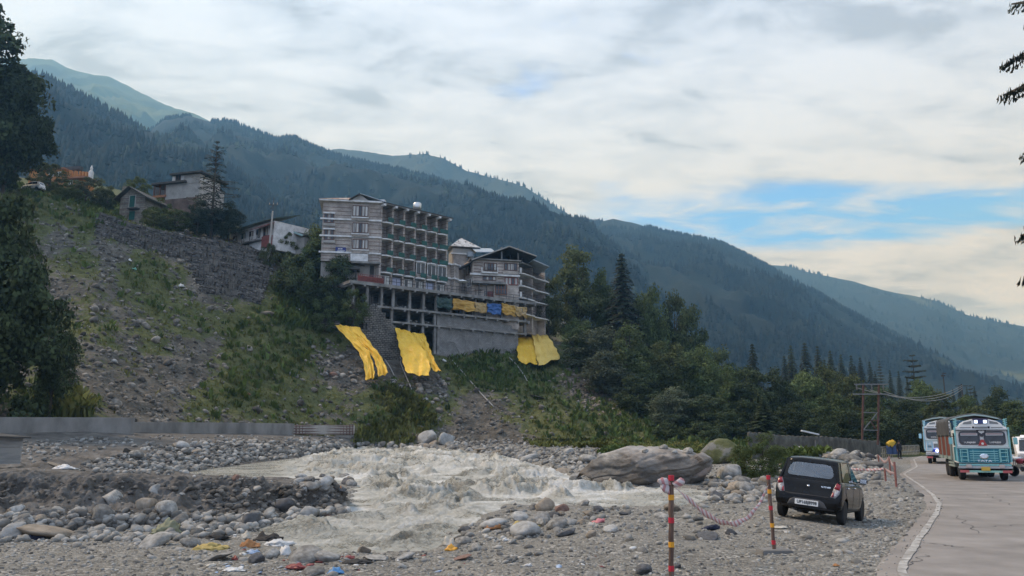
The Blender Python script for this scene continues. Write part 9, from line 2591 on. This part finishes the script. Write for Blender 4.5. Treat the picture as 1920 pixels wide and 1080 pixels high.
# steel H-frame pylon and its wires
def pylon():
 Y = 78
 t = thing('power_pylon', 'rust coloured steel pole structure with two crossarms behind the old wall', 'pylon', tuple(PV(1632, 832, Y)))
 RS = mat('rusty_pylon_steel', [(0.3, (0.07, 0.035, 0.028)), (0.7, (0.13, 0.07, 0.055))], 2, 0.8, coord='W'); GR = mat('grey_galvanised', (0.15, 0.15, 0.145), rough=0.6)
 for xb, xt in ((1616.5, 1619), (1646, 1648)):
  mb = MB(); mb.beam(PV(xb, 834, Y), PV(xt, 719, Y), 0.15, 0.15); mb.build('upright', RS, t)
 for y, x0, x1 in ((720.5, 1602, 1665), (739, 1600, 1667)):
  mb = MB(); mb.beam(PV(x0, y, Y - .2), PV(x1, y, Y - .2), 0.1, 0.12); mb.build('crossarm', GR, t)
 for a, b, m in (((1619, 773), (1646, 774), GR), ((1619, 806), (1646, 807), GR), ((1620, 805), (1644, 775), GR), ((1632, 788), (1641, 804), RS), ((1632, 788), (1646, 788), RS)):
  mb = MB(); mb.beam(PV(*a, Y - .15), PV(*b, Y - .15), 0.07, 0.08); mb.build('brace', m, t)
 for x in (1606, 1634, 1656):
  p = PV(x, 722, Y - .2); mb = MB(Matrix.Translation(p)); mb.lathe([(.03, 0), (.1, -.08), (.04, -.16), (.1, -.24), (.04, -.32), (.09, -.4), (.02, -.46)], 8); mb.build('insulator', GR, t)
 WM = mat('bare_wire', (0.2, 0.2, 0.19), rough=0.5)
 for i, (ya, yb) in enumerate(((727, 722), (731, 725), (733, 729))):
  a, b = PV(1606 + 25 * i, ya, Y - .2), PV(1805, yb, 128)
  mb = MB(); mb.tube([a.lerp(b, f) - Vector((0, 0, 1.4 * 4 * f * (1 - f))) for f in np.linspace(0, 1, 24)], 0.035, 4)
  tag(mb.build('overhead_wire', WM), ['uppermost overhead wire running right from the pylon', 'middle overhead wire running right from the pylon', 'lowest overhead wire running right from the pylon'][i], 'wire', 'overhead wires')
 p = PV(1805, 745, 128)
 t2 = thing('power_pole', 'thin far pole carrying the overhead wires above the wood', 'power pole', (p.x, p.y, 0.5))
 z = PV(1805, 720, 128).z - 0.5
 mb = MB(); mb.tube([(0, 0, 0), (0, 0, z)], 0.14, 6); mb.build('post', DARKM, t2, local=True)
 mb = MB(); mb.beam((-1, 0, z - .3), (1, 0, z - .3), .1, .1); mb.build('crossarm', DARKM, t2, local=True)
 p = PV(1772, 740, 140)
 t2 = thing('mast', 'slender dark mast standing out of the wood at the right', 'mast', (p.x, p.y, 0.5))
 z = PV(1772, 699, 140).z - 0.5
 mb = MB(); mb.tube([(0, 0, 0), (0, 0, z)], [0.2, 0.1], 6); mb.build('pole', DARKM, t2, local=True)
 mb = MB(); mb.bx(-.25, .25, -.2, .2, z * .95, z * .97); mb.bx(.05, .5, -.05, .05, z * .985, z); mb.build('antenna', DARKM, t2, local=True)
pylon()
# yellow rolled mat with a blue drum, and the man in black beside it
def roadside():
 p = PV(1668, 840, 86)
 t = thing('yellow_roll', 'rolled yellow mat lying on top of blue drums by the railing', 'roll', tuple(p))
 YR = mat('yellow_roll_rubber', (0.5, 0.32, 0.03), rough=0.6)
 for k, (a, b) in enumerate((((1664, 834), (1671, 829)), ((1669, 836), (1676, 827)))):
  mb = MB(); mb.tube([PV(*a, 86), PV(*b, 86)], 0.26, 10); mb.build('roll', YR, t, 'auto')
 for k, x in enumerate((1667.5, 1675.5, 1682)):
  q_ = PV(x, 848, 86.3)
  d = thing('blue_drum', ['left blue drum under the yellow roll', 'middle blue drum under the yellow roll', 'right blue drum beside the man in black'][k], 'drum', tuple(q_), 0, 'blue drums')
  mb = MB(); mb.lathe([(.28, -.2), (.29, 0), (.3, .05), (.29, .1), (.29, .35), (.3, .4), (.29, .45), (.28, .68)], 14); mb.build('drum', mat('faded_blue_drum', (0.04, 0.07, 0.15), rough=0.6), d, 'auto', local=True)
  mb = MB(); mb.lathe([(.29, .68), (.29, .72), (.05, .73)], 14); mb.build('lid', DARKM, d, local=True)
roadside()
def person():
 Y = 80.0
 b = PV(1687.5, 858, Y)
 z0 = float(zroad(Y)) + 0.0
 t = thing('person', 'person in black clothes standing by the railing', 'person', (b.x, b.y, z0), R(15))
 def skinned(name, joints, bones, rad, m, lv=2):
  me = bpy.data.meshes.new(name); me.from_pydata(joints, bones, [])
  o = bpy.data.objects.new(name, me); C.objects.link(o)
  sk = o.modifiers.new('skin', 'SKIN'); sk.use_smooth_shade = True
  for i, r_ in enumerate(rad):
   me.skin_vertices[0].data[i].radius = (r_, r_ * 0.85)
  me.skin_vertices[0].data[0].use_root = True
  ss = o.modifiers.new('s', 'SUBSURF'); ss.levels = ss.render_levels = lv
  out = evaluated(o); bpy.data.objects.remove(o)
  out.materials.clear(); out.materials.append(m)
  out.polygons.foreach_set('use_smooth', [True] * len(out.polygons))
  return link(name, out, t)
 SK = mat('brown_skin', (0.2, 0.11, 0.07), rough=0.6); BL = mat('black_clothes', [(0.3, (0.012, 0.012, 0.014)), (0.7, (0.03, 0.03, 0.034))], 6, 0.85)
 H = 1.75
 J = [(0, 0, .95), (0, .01, 1.15), (0, 0, 1.38), (0, 0, 1.48), (0, -.01, 1.56), (0, -.015, 1.66),
   (.19, 0, 1.41), (.26, .03, 1.14), (.27, -.05, .90), (.27, -.07, .80), (-.19, 0, 1.41), (-.27, .04, 1.14), (-.26, -.02, .90), (-.26, -.03, .80),
   (.1, 0, .88), (.115, -.02, .5), (.12, .02, .09), (.13, -.13, .03), (-.1, 0, .88), (-.125, .02, .5), (-.14, .05, .09), (-.15, -.1, .03)]
 E = [(0, 1), (1, 2), (2, 3), (3, 4), (4, 5), (2, 6), (6, 7), (7, 8), (8, 9), (2, 10), (10, 11), (11, 12), (12, 13), (0, 14), (14, 15), (15, 16), (16, 17), (0, 18), (18, 19), (19, 20), (20, 21)]
 rad = [.15, .14, .165, .07, .075, .1, .075, .05, .038, .03, .075, .05, .038, .03, .1, .07, .045, .04, .1, .07, .045, .04]
 body = skinned('body', J, E, rad, SK)
 skinned('jacket', [(0, 0, 1.0), (0, .01, 1.15), (0, 0, 1.38), (0, 0, 1.47), (.2, 0, 1.41), (.262, .03, 1.14), (.272, -.04, .93), (-.2, 0, 1.41), (-.272, .04, 1.14), (-.262, -.01, .93), (0, 0, .86)],
   [(0, 1), (1, 2), (2, 3), (2, 4), (4, 5), (5, 6), (2, 7), (7, 8), (8, 9), (0, 10)], [.185, .175, .195, .085, .095, .07, .052, .095, .07, .052, .18], BL)
 skinned('trousers', [(0, 0, .93), (.1, 0, .86), (.116, -.02, .5), (.12, .02, .1), (-.1, 0, .86), (-.126, .02, .5), (-.14, .05, .1)], [(0, 1), (1, 2), (2, 3), (0, 4), (4, 5), (5, 6)], [.165, .12, .09, .068, .12, .09, .068], BL)
 V, Fc = ICO[3]
 hv = V * np.array([.105, .115, .12]) + np.array([0, .01, 1.685]); keepf = (hv[Fc].mean(1)[:, 2] > 1.66) | (hv[Fc].mean(1)[:, 1] > 0.02)
 link('hair', npmesh('hair', hv, Fc[keepf], mat('black_hair', (0.012, 0.011, 0.01), rough=0.7), True), t)
 for s in (-1, 1):
  mb = MB(); mb.lathe([(.008, 0), (.012, .004), (.004, .008)], 8, Matrix.Translation((s * .035, -.112, 1.675)) @ Matrix.Rotation(R(90), 4, 'X')); mb.build('eye', INK, t, local=True)
  mb = MB()
  for k in range(4): mb.tube([(s * .27 + (k - 1.5) * .018, -.065, .80), (s * .272 + (k - 1.5) * .02, -.075, .76), (s * .268 + (k - 1.5) * .019, -.085, .715 + .01 * abs(k - 1.5))], [.011, .010, .007], 6)
  mb.tube([(s * .245, -.08, .80), (s * .235, -.1, .76)], [.012, .008], 6); tag(mb.build('fingers', SK, t, 'all', local=True), kind='stuff')
  mb = MB(); mb.bx(s * .135 - .05, s * .135 + .05, -.18, .1, 0, .085); mb.build('shoe', BLACKP, t, bevel=.03, local=True)
 mb = MB(); mb.prism([(-.016, -.105, 1.645), (.016, -.105, 1.645), (0, -.105, 1.685)], (0, -.025, -.003)); mb.build('nose', SK, t, local=True)
person()
